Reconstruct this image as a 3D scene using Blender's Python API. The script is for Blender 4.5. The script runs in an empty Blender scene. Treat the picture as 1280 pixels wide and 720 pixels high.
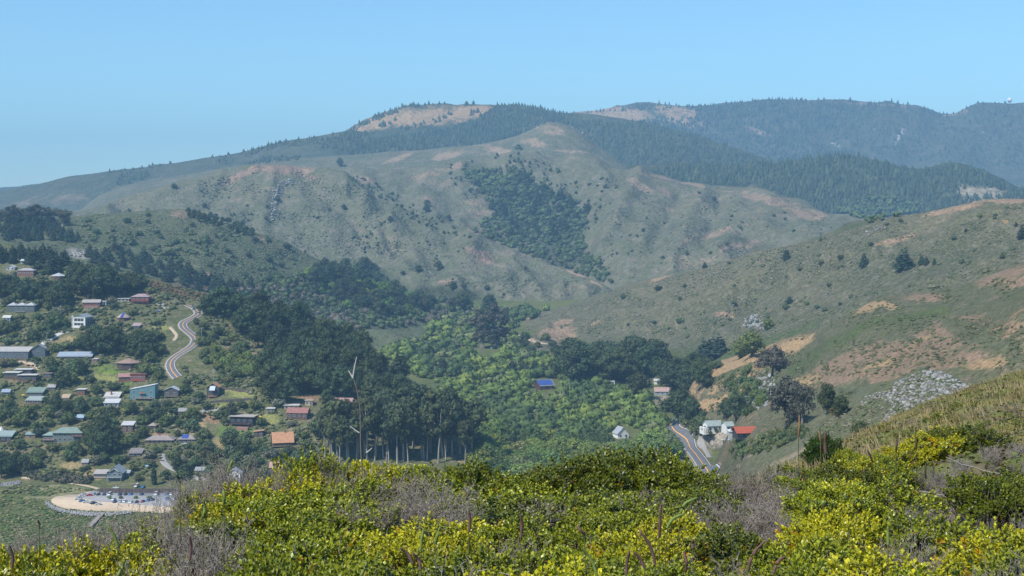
import bpy, bmesh, math, random
import numpy as np
from mathutils import Vector, Matrix
from mathutils.bvhtree import BVHTree

# ------------------------------------------------------------------ camera, world, sun, exposure
SC = bpy.context.scene
C = SC.collection
F, HY, CZ = 1758.0, 258.0, 200.0            # focal length in photo pixels, horizon row, eye height above the sea
cam_d = bpy.data.cameras.new("camera")
cam = bpy.data.objects.new("camera", cam_d); C.objects.link(cam)
cam.location = (0, 0, CZ); cam.rotation_euler = (math.pi/2, 0, 0)
cam_d.sensor_width = 36.0; cam_d.lens = 36.0*F/1280.0
cam_d.shift_y = -(360.0-HY)/1280.0
cam_d.clip_start = 0.1; cam_d.clip_end = 60000.0
SC.camera = cam

SUN_EL, SUN_AZ = math.radians(50), math.radians(48)   # azimuth: to the left of straight behind the camera
sdir = Vector((-math.cos(SUN_EL)*math.sin(SUN_AZ), -math.cos(SUN_EL)*math.cos(SUN_AZ), math.sin(SUN_EL)))
world = bpy.data.worlds.new("World"); SC.world = world; world.use_nodes = True
wn = world.node_tree.nodes; wl = world.node_tree.links
sky = wn.new('ShaderNodeTexSky'); sky.sky_type = 'NISHITA'; sky.sun_disc = False
sky.sun_elevation = SUN_EL; sky.sun_rotation = math.atan2(sdir.x, sdir.y)
sky.altitude = 200; sky.air_density = 1.0; sky.dust_density = 0.0; sky.ozone_density = 4.0
tint = wn.new('ShaderNodeMix'); tint.data_type = 'RGBA'; tint.blend_type = 'MULTIPLY'; tint.inputs[0].default_value = 1.0
tint.inputs[7].default_value = (0.72, 0.94, 1.0, 1)
wl.new(sky.outputs[0], tint.inputs[6]); wl.new(tint.outputs[2], wn['Background'].inputs[0]); wn['Background'].inputs[1].default_value = 0.15
sun_d = bpy.data.lights.new("sun", 'SUN'); sun_d.energy = 5.0; sun_d.angle = math.radians(0.5); sun_d.color = (1.0, 0.95, 0.87)
sun = bpy.data.objects.new("sun", sun_d); C.objects.link(sun); sun.location = (0, 0, 1500)
sun.rotation_euler = sdir.to_track_quat('Z', 'Y').to_euler()
SC.view_settings.view_transform = 'Standard'; SC.view_settings.look = 'None'
SC.view_settings.exposure = 0.2; SC.view_settings.gamma = 1.0
SC.cycles.max_bounces = 6; SC.cycles.diffuse_bounces = 2; SC.cycles.glossy_bounces = 2; SC.cycles.volume_bounces = 0
SC.cycles.transparent_max_bounces = 8
SC.cycles.use_denoising = True

RNG = np.random.default_rng(7)
random.seed(7)

# ------------------------------------------------------------------ helpers
def P(x, y, d):
    return ((x-640.0)/F*d, d, CZ-(y-HY)/F*d)

def to_px(p):
    return 640.0+p[0]/p[1]*F, HY+(CZ-p[2])/p[1]*F

def hash2(ix, iy, s):
    n = (ix*374761393 + iy*668265263 + s*974634777) & 0x7fffffff
    n = ((n ^ (n >> 13))*1274126177) & 0x7fffffff
    return ((n ^ (n >> 16)) & 0xffff)/65535.0

def vnoise(x, y, s=0):
    xi = np.floor(x).astype(np.int64); yi = np.floor(y).astype(np.int64)
    fx = x-xi; fy = y-yi
    fx = fx*fx*fx*(fx*(fx*6-15)+10); fy = fy*fy*fy*(fy*(fy*6-15)+10)
    a = hash2(xi, yi, s); b = hash2(xi+1, yi, s); c = hash2(xi, yi+1, s); d = hash2(xi+1, yi+1, s)
    return (a*(1-fx)+b*fx)*(1-fy)+(c*(1-fx)+d*fx)*fy

def fbm(x, y, s=0, o=4):
    r = np.zeros_like(x); a = 0.5
    for k in range(o):
        r += a*(vnoise(x, y, s+k)*2-1); x = x*2.03+11.3; y = y*2.03+7.7; a *= 0.5
    return r

def ridged(x, y, s=0, o=3):
    r = np.zeros_like(x); a = 0.6
    for k in range(o):
        r += a*(1-np.abs(vnoise(x, y, s+k)*2-1)*2); x = x*2.1+3.3; y = y*2.1+9.7; a *= 0.45
    return r

def pchip(xs, ys, xq):
    """monotone cubic interpolation; xs increasing"""
    xs = np.asarray(xs, float); ys = np.asarray(ys, float); h = np.diff(xs); dl = np.diff(ys)/h
    m = np.zeros_like(ys)
    if len(xs) > 2:
        w1 = 2*h[1:]+h[:-1]; w2 = h[1:]+2*h[:-1]
        ok = dl[:-1]*dl[1:] > 0
        with np.errstate(divide='ignore', invalid='ignore'):
            mm = (w1+w2)/(w1/dl[:-1]+w2/dl[1:])
        m[1:-1] = np.where(ok, mm, 0)
    m[0] = dl[0]; m[-1] = dl[-1]
    k = np.clip(np.searchsorted(xs, xq)-1, 0, len(xs)-2)
    t = np.clip((xq-xs[k])/h[k], 0, 1)
    return ((2*t**3-3*t**2+1)*ys[k] + (t**3-2*t**2+t)*h[k]*m[k] + (-2*t**3+3*t**2)*ys[k+1] + (t**3-t**2)*h[k]*m[k+1])

def mesh_np(name, V, faces, tint=None, smooth=False, paint=None):
    """faces: list of int arrays (n,3) or (n,4)"""
    me = bpy.data.meshes.new(name)
    V = np.asarray(V, np.float32)
    faces = [f for f in faces if len(f)]
    me.vertices.add(len(V)); me.vertices.foreach_set('co', V.ravel())
    loops = np.concatenate([np.asarray(f).ravel() for f in faces]).astype(np.int32)
    tot = np.concatenate([np.full(len(f), f.shape[1], np.int32) for f in faces])
    st = np.concatenate([[0], np.cumsum(tot)[:-1]]).astype(np.int32)
    me.loops.add(len(loops)); me.loops.foreach_set('vertex_index', loops)
    me.polygons.add(len(tot)); me.polygons.foreach_set('loop_start', st); me.polygons.foreach_set('loop_total', tot)
    if smooth: me.polygons.foreach_set('use_smooth', np.ones(len(tot), bool))
    if tint is not None:
        at = me.color_attributes.new('tint', 'FLOAT_COLOR', 'POINT')
        t = np.ones((len(V), 4), np.float32); t[:, :3] = tint
        at.data.foreach_set('color', t.ravel())
    if paint is not None:
        at = me.color_attributes.new('paint', 'FLOAT_COLOR', 'POINT')
        at.data.foreach_set('color', np.asarray(paint, np.float32).ravel())
    me.update(); me.validate()
    return me

def link(name, me, parent=None, mat=None):
    o = bpy.data.objects.new(name, me); C.objects.link(o)
    if mat is not None and me is not None and not me.materials: me.materials.append(mat)
    if parent is not None: o.parent = parent
    return o

def thing(name, label, cat, loc=(0, 0, 0), rz=0.0, group=None):
    o = bpy.data.objects.new(name, None); C.objects.link(o); o.location = loc; o.rotation_euler = (0, 0, rz)
    o.empty_display_size = 0.2
    tag(o, label, cat, group); return o

def tag(o, label=None, cat=None, group=None, kind=None):
    if label: o['label'] = label
    if cat: o['category'] = cat
    if group: o['group'] = group
    if kind: o['kind'] = kind
    return o

# ------------------------------------------------------------------ materials
def new_mat(name):
    m = bpy.data.materials.new(name); m.use_nodes = True
    nt = m.node_tree; b = nt.nodes['Principled BSDF']
    return m, nt.nodes, nt.links, b

def mixc(N, L, fac, a, b, mode='MIX'):
    n = N.new('ShaderNodeMix'); n.data_type = 'RGBA'; n.blend_type = mode; n.clamp_factor = True
    for sock, v in ((n.inputs[0], fac), (n.inputs[6], a), (n.inputs[7], b)):
        if isinstance(v, bpy.types.NodeSocket): L.new(v, sock)
        elif isinstance(v, (int, float)): sock.default_value = v
        else: sock.default_value = (*v, 1)
    return n.outputs[2]

def noise(N, L, vec, scale, detail=3, rough=0.6):
    n = N.new('ShaderNodeTexNoise'); n.inputs['Scale'].default_value = scale
    n.inputs['Detail'].default_value = detail; n.inputs['Roughness'].default_value = rough
    if vec is not None: L.new(vec, n.inputs['Vector'])
    return n.outputs['Fac']

def remap(N, L, v, lo, hi, a=0.0, b=1.0):
    n = N.new('ShaderNodeMapRange'); n.inputs[1].default_value = lo; n.inputs[2].default_value = hi
    n.inputs[3].default_value = a; n.inputs[4].default_value = b; L.new(v, n.inputs[0]); return n.outputs[0]

def math_n(N, L, op, a, b=None):
    n = N.new('ShaderNodeMath'); n.operation = op
    for k, v in ((0, a), (1, b)):
        if v is None: continue
        if isinstance(v, bpy.types.NodeSocket): L.new(v, n.inputs[k])
        else: n.inputs[k].default_value = v
    return n.outputs[0]

def plain(name, col, rough=0.75, spec=0.3, var=0.12, scale=0.8, metal=0.0):
    """plain material with slight procedural mottling"""
    m, N, L, b = new_mat(name)
    tc = N.new('ShaderNodeTexCoord')
    f = noise(N, L, tc.outputs['Object'], scale, 3)
    c = mixc(N, L, remap(N, L, f, 0.3, 0.7), tuple(max(0, c*(1-var)) for c in col), tuple(min(1, c*(1+var)) for c in col))
    L.new(c, b.inputs['Base Color']); b.inputs['Roughness'].default_value = rough
    b.inputs['Specular IOR Level'].default_value = spec; b.inputs['Metallic'].default_value = metal
    return m

def foliage_mat(name, rough=0.6, spec=0.25, trans=0.0):
    m, N, L, b = new_mat(name)
    oi = N.new('ShaderNodeObjectInfo'); at = N.new('ShaderNodeAttribute'); at.attribute_name = 'tint'
    c = mixc(N, L, 1.0, oi.outputs['Color'], at.outputs['Color'], 'MULTIPLY')
    L.new(c, b.inputs['Base Color']); b.inputs['Roughness'].default_value = rough
    b.inputs['Specular IOR Level'].default_value = spec
    if trans:
        tr = N.new('ShaderNodeBsdfTranslucent'); L.new(c, tr.inputs[0])
        ms = N.new('ShaderNodeMixShader'); ms.inputs[0].default_value = trans
        L.new(b.outputs[0], ms.inputs[1]); L.new(tr.outputs[0], ms.inputs[2])
        L.new(ms.outputs[0], N['Material Output'].inputs[0])
    return m

M_LEAF = foliage_mat('tree_foliage', 0.7, 0.15)
M_SHRUB = foliage_mat('shrub_leaf', 0.40, 0.5, 0.10)
M_TWIG = foliage_mat('twig_bark', 0.85, 0.1)

def bark_mat(name, a, b_):
    m, N, L, b = new_mat(name)
    tc = N.new('ShaderNodeTexCoord'); mp = N.new('ShaderNodeMapping'); mp.inputs['Scale'].default_value = (8, 8, 1.5)
    L.new(tc.outputs['Object'], mp.inputs[0])
    f = noise(N, L, mp.outputs[0], 3.0, 4)
    L.new(mixc(N, L, remap(N, L, f, 0.35, 0.65), a, b_), b.inputs['Base Color']); b.inputs['Roughness'].default_value = 0.9
    return m
M_BARK = bark_mat('dark_bark', (0.05, 0.04, 0.03), (0.11, 0.09, 0.07))
M_PALEBARK = bark_mat('pale_bark', (0.20, 0.18, 0.15), (0.48, 0.44, 0.38))

def hill_mat(name, c1, c2, c3, px, mottle=0.5, big=0.006, bump=1.0, dry=None, dry_lo=0.58, dry_hi=0.66):
    """hillside: c1/c2 scrub greens, c3 pale twiggy grey; px = metres per photo pixel there"""
    m, N, L, b = new_mat(name)
    tc = N.new('ShaderNodeTexCoord'); v = tc.outputs['Object']
    nb = noise(N, L, v, big, 4, 0.6)
    nm = noise(N, L, v, 1.0/(14*px), 5, 0.65)
    nf = noise(N, L, v, 1.0/(4.0*px), 4, 0.75)
    vo = N.new('ShaderNodeTexVoronoi'); vo.inputs['Scale'].default_value = 1.0/(3.2*px); L.new(v, vo.inputs['Vector'])
    col = mixc(N, L, remap(N, L, nb, 0.38, 0.62), c1, c2)
    col = mixc(N, L, remap(N, L, nm, 0.45, 0.68, 0, 0.85), col, c3)
    if dry is not None:
        col = mixc(N, L, remap(N, L, math_n(N, L, 'ADD', math_n(N, L, 'MULTIPLY', nb, 0.5), math_n(N, L, 'MULTIPLY', nm, 0.5)), dry_lo, dry_hi), col, dry)
    at = N.new('ShaderNodeAttribute'); at.attribute_name = 'paint'
    n3 = noise(N, L, v, 1.0/(40*px), 3, 0.6)
    nn = math_n(N, L, 'ADD', math_n(N, L, 'MULTIPLY', nm, 2.0), math_n(N, L, 'MULTIPLY', nf, 0.8))
    nn = math_n(N, L, 'ADD', nn, math_n(N, L, 'MULTIPLY', n3, 1.6))
    a2 = math_n(N, L, 'ADD', at.outputs['Alpha'], math_n(N, L, 'SUBTRACT', nn, 2.25))
    col = mixc(N, L, remap(N, L, a2, 0.30, 0.95, 0, 0.93), col, at.outputs['Color'])
    # fine dark/light speckle of separate plants
    sp = remap(N, L, nf, 0.3, 0.72, 1.0-mottle, 1.0+mottle)
    hs = N.new('ShaderNodeHueSaturation'); L.new(col, hs.inputs['Color']); L.new(sp, hs.inputs['Value'])
    L.new(hs.outputs[0], b.inputs['Base Color'])
    b.inputs['Roughness'].default_value = 0.95; b.inputs['Specular IOR Level'].default_value = 0.05
    bp = N.new('ShaderNodeBump'); bp.inputs['Strength'].default_value = 0.8; bp.inputs['Distance'].default_value = px*1.6*bump
    hh = math_n(N, L, 'ADD', math_n(N, L, 'MULTIPLY', nf, 1.2), math_n(N, L, 'MULTIPLY', vo.outputs['Distance'], -0.7))
    hh = math_n(N, L, 'ADD', hh, math_n(N, L, 'MULTIPLY', nm, 1.6))
    L.new(hh, bp.inputs['Height']); L.new(bp.outputs[0], b.inputs['Normal'])
    return m

# ------------------------------------------------------------------ terrain
TERR_V, TERR_F, OFF = [], [], 0

def line_at(line, xs):
    xp = np.array([p[0] for p in line], float)
    z = np.array([CZ-(p[1]-HY)/F*p[2] if len(p) == 3 else p[3] for p in line]); d = np.array([p[2] for p in line], float)
    return pchip(xp, d, xs), pchip(xp, z, xs)

def seg_dist(px, py, pts, ay=1.0):
    best = np.full(px.shape, 1e9)
    for (x0, y0), (x1, y1) in zip(pts[:-1], pts[1:]):
        dx, dy = x1-x0, (y1-y0)*ay; L2 = dx*dx+dy*dy+1e-9
        t = np.clip(((px-x0)*dx+(py-y0)*ay*dy)/L2, 0, 1)
        best = np.minimum(best, np.hypot(px-(x0+t*dx), (py-y0)*ay-t*dy))
    return best

def hill(name, lines, mat, x0=-220, x1=1500, step=3.0, rows=None, relief=(8, 120), carve=(), paint=(), back=(500, 90), seed=1, side=0.0, register=True, fine=0.0, skirt=40.0):
    xs = np.arange(x0, x1+step, step)
    D, Z = [], []
    for ln in lines:
        d, z = line_at(ln, xs); D.append(d); Z.append(z)
    nfront = len(lines)
    if skirt:
        D[0] = D[0]; D.insert(0, D[0]*0.985); Z.insert(0, Z[0]-skirt); nfront += 1
        rows = [2]+list(rows or [22]*(len(lines)-1))
    if back:
        D.append(D[-1]+back[0]*0.35); Z.append(Z[-1]-back[1]*0.25)
        D.append(D[-1]+back[0]*0.65); Z.append(Z[-2]-back[1])
    D = np.array(D); Z = np.array(Z)
    for k in range(1, len(D)): D[k] = np.maximum(D[k], D[k-1]+0.5)
    rows = rows or [22]*(nfront-1)
    rows = list(rows)+([4, 4] if back else [])
    ts = []
    for k, r in enumerate(rows): ts += [k+i/r for i in range(r)]
    ts.append(len(rows))
    ts = np.array(ts); nr = len(ts); nc = len(xs)
    DD = np.zeros((nr, nc)); ZZ = np.zeros((nr, nc))
    for j in range(nc):
        DD[:, j] = np.interp(ts, np.arange(len(D)), D[:, j])
        ZZ[:, j] = pchip(D[:, j], Z[:, j], DD[:, j])
    XX = (xs[None, :]-640)/F*DD
    amp, sc = relief
    # gullies run mostly down the slope: stretch the noise along depth
    w = fbm(XX/(sc*1.7)+seed, DD/(sc*1.7), seed+50, 2)
    rel = ridged(XX/sc+w*0.8, DD/(sc*2.3)+w*0.5, seed, 3)-0.45
    rel += 0.5*fbm(XX/(sc*0.35), DD/(sc*0.5), seed+9, 3)
    edge = np.interp(ts, [0, 0.35, nfront-1.35, nfront-1, nfront-0.7, len(rows)], [0.15, 1, 1, 0.25, 1, 0.3] if nfront > 1 else [1]*6)
    ZZ = ZZ+rel*amp*edge[:, None]
    if fine: ZZ = ZZ+fine*fbm(XX/(fine*6), DD/(fine*6), seed+31, 3)
    PX = np.repeat(xs[None, :], nr, 0); PY = HY+(CZ-ZZ)/DD*F
    vis = (ts <= nfront-1+0.3)[:, None]
    for pts, wd, dep in carve:
        s = seg_dist(PX, PY, pts); ZZ = ZZ-dep*np.exp(-(s/wd)**2)*vis
    PY = HY+(CZ-ZZ)/DD*F
    pc = np.zeros((nr, nc, 4)); pc[..., :3] = 0.1
    for it in paint:
        col, soft = it[0], it[1]
        a = np.zeros((nr, nc))
        for e in it[2]:
            if len(e) == 5:      # ellipse x,y,rx,ry,angle
                ca, sa = math.cos(math.radians(e[4])), math.sin(math.radians(e[4]))
                u = ((PX-e[0])*ca+(PY-e[1])*sa)/e[2]; v = (-(PX-e[0])*sa+(PY-e[1])*ca)/e[3]
                a = np.maximum(a, np.clip(1.5-np.hypot(u, v)*1.0, 0, 1)*vis)
            else:                # (points, width)
                a = np.maximum(a, np.clip(1.5-seg_dist(PX, PY, e[0])/e[1], 0, 1)*vis)
        a *= soft
        al = pc[..., 3:4]; na = a[..., None]
        out = np.maximum(al, na); wgt = np.where(na > 0.25, 1.0, 0.0)
        pc[..., :3] = pc[..., :3]*(1-wgt)+np.array(col)*wgt
        pc[..., 3:4] = np.where(wgt > 0, np.where(na > 0.25, na, al), al)
    V = np.stack([XX, DD, ZZ], -1).reshape(-1, 3)
    i = np.arange((nr-1)*(nc-1)); r = i//(nc-1); c = i % (nc-1); a0 = r*nc+c
    Q = np.stack([a0, a0+1, a0+nc+1, a0+nc], 1)
    me = mesh_np(name, V, [Q], smooth=True, paint=pc.reshape(-1, 4))
    o = link(name, me, None, mat); tag(o, kind='structure')
    if register:
        global OFF
        TERR_V.append(V); TERR_F.append(Q+OFF); OFF += len(V)
    return o

GOLD = (0.37, 0.25, 0.135); TAN = (0.33, 0.235, 0.15); PINK = (0.25, 0.175, 0.115); ROCK = (0.33, 0.32, 0.30)
GREEN = (0.085, 0.11, 0.04); OLIVE = (0.11, 0.13, 0.045); SCRUB = (0.115, 0.125, 0.07); SAGE = (0.15, 0.15, 0.105); DARK = (0.03, 0.045, 0.022)

# the far ground out to the horizon
gm = hill_mat('ground_cover', OLIVE, SCRUB, SAGE, 8.0)
k = 48; ang = np.linspace(0, 2*math.pi, k, endpoint=False)
rad = [0, 400, 3000, 7000, 12000]
V = [(0, 0, -3.0)]
for r_ in rad[1:]:
    for a_ in ang: V.append((r_*math.cos(a_), r_*math.sin(a_)+400, -3.0))
T = np.array([(0, 1+i, 1+(i+1) % k) for i in range(k)])
Q = np.array([(1+r_*k+i, 1+(r_+1)*k+i, 1+(r_+1)*k+(i+1) % k, 1+r_*k+(i+1) % k) for r_ in range(3) for i in range(k)])
me = mesh_np('ground', V, [T, Q], paint=np.zeros((len(V), 4))); tag(link('ground', me, None, gm), kind='structure')

# valley floor (a shallow trough rising inland)
def zl(d, z, xs=(-400, 1700)): return [(xs[0], 0, d, z), ((xs[0]+xs[1])/2, 0, d, z), (xs[1], 0, d, z)]
hill('valley_floor', [zl(450, 1), zl(800, 3.5), zl(1000, 4.5), zl(1130, 6), zl(1400, 15), zl(1700, 22), zl(2000, 30), zl(2300, 42), zl(2700, 60), zl(3200, 70)],
     hill_mat('valley_floor_grass', (0.075, 0.105, 0.03), (0.14, 0.15, 0.05), (0.17, 0.17, 0.09), 0.6, 0.35, bump=0.7),
     x0=-400, x1=1700, step=5, skirt=0, rows=[6, 30, 24, 20, 24, 20, 16, 12, 6], relief=(0.0, 200), back=None,
     paint=[((0.26, 0.24, 0.13), 1.0, [(80, 612, 60, 6, 6), (480, 421, 42, 7, 3), (60, 622, 30, 4, 0)]),
            ((0.15, 0.20, 0.04), 1.0, [(500, 406, 50, 4, -4), (560, 395, 40, 3, 0)]),
            ((0.36, 0.29, 0.2), 1.0, [(905, 547, 22, 7, 0), (880, 560, 14, 5, 40), (828, 500, 14, 8, 0)])])

# A: farthest ridge with the radar dome
hill('far_ridge', [[(-220, 300, 6800), (600, 280, 6800), (1000, 262, 6600), (1500, 262, 6500)],
     [(-220, 260, 7100), (500, 205, 7100), (700, 196, 7100), (900, 190, 7100), (1280, 195, 7000), (1500, 195, 7000)],
     [(-220, 250, 7500), (500, 190, 7500), (650, 160, 7500), (705, 141, 7500), (740, 137, 7500), (775, 133, 7500), (800, 128, 7500), (850, 131, 7500), (885, 130, 7500), (925, 127, 7500), (960, 123, 7500), (1010, 122, 7500), (1060, 125, 7500), (1110, 130, 7500), (1160, 132, 7500), (1190, 134, 7500), (1230, 128, 7500), (1262, 126, 7500), (1290, 128, 7500), (1500, 140, 7500)]],
     hill_mat('far_ridge_cover', (0.06, 0.07, 0.04), (0.09, 0.10, 0.055), (0.13, 0.12, 0.085), 4.2, 0.4), step=4, rows=[8, 30], relief=(26, 330), seed=3,
     carve=[([(1000, 130), (1040, 175), (1060, 210)], 22, 30), ([(1185, 135), (1150, 180), (1120, 220)], 20, 34), ([(1260, 140), (1240, 200)], 16, 24), ([(1110, 132), (1095, 180)], 10, -18)],
     paint=[(GOLD, 1.0, [(772, 145, 60, 13, 6), (848, 142, 36, 13, 18), (822, 154, 16, 8, 0), (735, 148, 36, 8, 12)]),
            ((0.28, 0.2, 0.15), 1.0, [([(1040, 127), (1100, 131), (1160, 134)], 1.6), ([(1180, 143), (1210, 138)], 3.0), (950, 165, 18, 4, 20), (1092, 161, 4, 2, 0), (1226, 166, 4, 2, 0)]),
            ((0.5, 0.47, 0.42), 1.0, [([(1118, 182), (1124, 170), (1128, 164)], 2.4), ([(1040, 178), (1050, 184)], 2)])])

# D: the long left-hand far ridge
hill('left_far_ridge', [[(-220, 300, 4300), (0, 290, 4300), (300, 260, 4300), (600, 260, 4400), (900, 290, 4400)],
     [(-220, 262, 4800), (0, 237, 4800), (50, 228, 4800), (85, 220, 4800), (130, 214, 4850), (200, 206, 4900), (260, 196, 4900), (300, 190, 4950), (350, 178, 5000), (400, 171, 5000), (440, 164, 5100), (520, 170, 5100), (700, 200, 5000), (900, 260, 4800)]],
     hill_mat('left_ridge_cover', (0.06, 0.08, 0.05), (0.09, 0.10, 0.06), (0.12, 0.12, 0.09), 2.8, 0.3), x1=900, step=4, rows=[30], relief=(18, 260), seed=5,
     paint=[((0.2, 0.16, 0.11), 0.8, [(60, 250, 60, 7, -8), (180, 230, 50, 5, -12), (405, 174, 20, 3, -12)])])

# B: the golden peak and its wooded shoulders
hill('golden_peak', [[(-220, 330, 4700), (300, 280, 4700), (640, 240, 4700), (1000, 290, 4700), (1500, 330, 4700)],
     [(-220, 290, 5100), (300, 230, 5100), (450, 192, 5150), (640, 175, 5150), (760, 180, 5100), (900, 205, 5000), (1100, 255, 4900), (1500, 290, 4900)],
     [(-220, 280, 5500), (300, 200, 5500), (400, 172, 5500), (425, 166, 5500), (440, 158, 5500), (465, 146, 5500), (490, 137, 5500), (520, 132, 5500), (560, 129.5, 5500), (590, 131, 5500), (615, 131, 5500), (640, 131, 5500), (668, 134, 5500), (700, 141, 5500), (730, 142, 5500), (760, 146, 5500), (800, 152, 5450), (850, 165, 5400), (940, 190, 5300), (1000, 215, 5200), (1100, 245, 5200), (1500, 290, 5200)]],
     hill_mat('golden_peak_cover', (0.05, 0.065, 0.035), (0.08, 0.09, 0.05), (0.12, 0.12, 0.07), 3.0, 0.35), step=3, rows=[8, 34], relief=(18, 230), seed=8,
     carve=[([(500, 140), (470, 160)], 6, 10), ([(570, 135), (540, 155)], 7, 12), ([(610, 140), (590, 160)], 6, -8)],
     paint=[(GOLD, 1.0, [(520, 146, 78, 12, -4), (470, 155, 44, 9, -14), (590, 140, 44, 9, -6), (420, 168, 22, 3, -14)]),
            ((0.27, 0.2, 0.14), 1.0, [(682, 157, 26, 10, 20), (720, 166, 24, 6, 14)])])

# C: nearer forested ridge at the right
hill('forest_ridge', [[(-220, 420, 3600), (600, 360, 3700), (800, 300, 3700), (1500, 290, 3700)],
     [(-220, 380, 4300), (600, 300, 4300), (700, 235, 4300), (780, 208, 4300), (850, 203, 4300), (930, 204, 4300), (980, 202, 4300), (1010, 198, 4300), (1062, 195, 4300), (1100, 202, 4250), (1149, 211, 4200), (1190, 203, 4200), (1224, 211, 4200), (1250, 222, 4150), (1280, 236, 4100), (1500, 260, 4000)]],
     hill_mat('forest_floor', (0.035, 0.05, 0.025), (0.06, 0.07, 0.035), (0.09, 0.09, 0.05), 2.6, 0.4), x0=560, step=4, rows=[30], relief=(16, 200), seed=11,
     paint=[((0.36, 0.3, 0.2), 1.0, [(1228, 241, 46, 11, 2)]), ((0.25, 0.2, 0.15), 1.0, [(1085, 222, 14, 4, 0)])])

# E3 and E2: upper grassy knob, big amphitheatre slope
midm = hill_mat('grassy_slope', (0.118, 0.13, 0.075), (0.155, 0.155, 0.095), (0.205, 0.185, 0.14), 1.9, 0.34, bump=1.5, dry=(0.25, 0.2, 0.13), dry_lo=0.57, dry_hi=0.64)
hill('upper_slope', [[(200, 300, 3600), (440, 250, 3700), (700, 240, 3700), (900, 300, 3700)],
     [(100, 262, 4100), (131, 240, 4200), (244, 216, 4300), (369, 198, 4300), (440, 193, 4300), (500, 190, 4250), (562, 185, 4200), (600, 181, 4200), (640, 172, 4200), (668, 161, 4200), (690, 153, 4200), (720, 162, 4150), (745, 181, 4100), (775, 202, 4000), (820, 240, 3900), (900, 300, 3900)]],
     midm, x0=60, x1=900, rows=[30], relief=(9, 190), seed=13,
     paint=[((0.34, 0.25, 0.17), 1.0, [(560, 194, 22, 5, -14), (622, 188, 26, 5, 14), (668, 178, 15, 6, 10), (690, 163, 22, 6, 8), (500, 197, 20, 4, -20), (720, 190, 30, 3, 4)])])
hill('amphitheatre_slope', [[(300, 330, 2900), (450, 330, 2850), (600, 350, 2600), (700, 370, 2400), (800, 392, 2250), (900, 376, 2230), (1000, 345, 2230), (1100, 310, 2280), (1300, 310, 2280)],
     [(300, 270, 3250), (430, 250, 3250), (550, 256, 3200), (650, 268, 3100), (700, 272, 3050), (760, 270, 2900), (800, 275, 2800), (900, 285, 2700), (1000, 290, 2600), (1077, 292, 2500), (1300, 300, 2500)],
     [(300, 230, 3600), (400, 212, 3600), (440, 211, 3600), (478, 213, 3600), (550, 205, 3600), (590, 194, 3600), (640, 191, 3600), (700, 192, 3550), (744, 196, 3500), (769, 209, 3450), (800, 215, 3400), (875, 227, 3300), (950, 237, 3200), (1006, 248, 3100), (1025, 262, 3000), (1077, 275, 2900), (1130, 300, 2800), (1300, 340, 2800)]],
     midm, x0=300, x1=1300, rows=[30, 30], relief=(27, 150), seed=17,
     carve=[([(600, 215), (650, 250), (700, 290), (735, 335), (760, 356)], 26, 34), ([(690, 200), (720, 240), (735, 290)], 16, 16),
            ([(800, 218), (778, 260), (752, 300), (738, 332)], 10, -16), ([(850, 240), (820, 290), (800, 340)], 9, 12), ([(900, 250), (880, 300)], 8, 12), ([(880, 240), (855, 290), (840, 330)], 7, -10)],
     paint=[((0.30, 0.22, 0.15), 1.0, [(540, 217, 28, 4, -14), (580, 205, 14, 5, -18), (455, 224, 12, 5, 20), (535, 249, 12, 5, 30), ([(800, 217), (850, 226), (880, 233)], 2.5), (960, 250, 40, 6, 14), (1010, 268, 30, 7, 14), (900, 290, 25, 4, -24), (915, 308, 22, 4, -16), (860, 300, 14, 3, -30), (940, 305, 16, 5, -20), (800, 232, 20, 6, 30), (832, 240, 10, 5, 40)]),
            ((0.045, 0.06, 0.03), 1.0, [(660, 262, 62, 26, 38), (700, 300, 50, 18, 45), (620, 225, 40, 12, 30)])])

# E1: the big left-centre spur
hill('centre_spur', [[(-220, 350, 2450), (100, 320, 2450), (300, 350, 2450), (450, 392, 2300), (600, 392, 2270), (700, 384, 2290), (764, 372, 2380), (830, 420, 2380)],
     [(-220, 310, 2750), (100, 290, 2750), (300, 268, 2780), (400, 285, 2720), (500, 315, 2580), (600, 338, 2480), (700, 355, 2400), (764, 367, 2400), (830, 415, 2400)],
     [(-220, 300, 3000), (60, 274, 2950), (100, 264, 2950), (160, 247, 3000), (219, 228, 3000), (280, 214, 3050), (328, 206, 3100), (370, 205, 3100), (400, 209, 3080), (430, 216, 3050), (456, 237, 2980), (494, 256, 2900), (534, 276, 2820), (575, 283, 2760), (600, 294, 2700), (637, 309, 2640), (675, 322, 2580), (722, 337, 2500), (744, 350, 2450), (764, 362, 2420), (790, 385, 2420), (830, 410, 2420)]],
     midm, x1=830, rows=[20, 36], relief=(27, 140), seed=23,
     carve=[([(290, 225), (250, 262)], 10, 14), ([(380, 215), (440, 270), (480, 320)], 9, 12), ([(430, 225), (500, 290), (530, 340)], 9, -10), ([(340, 220), (330, 290)], 10, -10), ([(470, 250), (500, 330)], 8, 10), ([(560, 300), (590, 350)], 8, 8), ([(640, 320), (670, 365)], 8, -7)],
     paint=[((0.30, 0.21, 0.15), 1.0, [(355, 212, 42, 8, 4), (300, 220, 30, 5, -24), (380, 218, 20, 6, 20), (605, 322, 12, 8, 20), (590, 315, 10, 5, 30), (740, 350, 14, 3, 34), (600, 292, 20, 2, 20), (560, 350, 16, 3, -10), (720, 342, 16, 2, 20), (465, 222, 14, 3, 10)]),
            ((0.05, 0.065, 0.03), 1.0, [(455, 345, 48, 15, 16), (470, 365, 60, 18, 5), (560, 368, 50, 9, 6)])])

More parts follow.
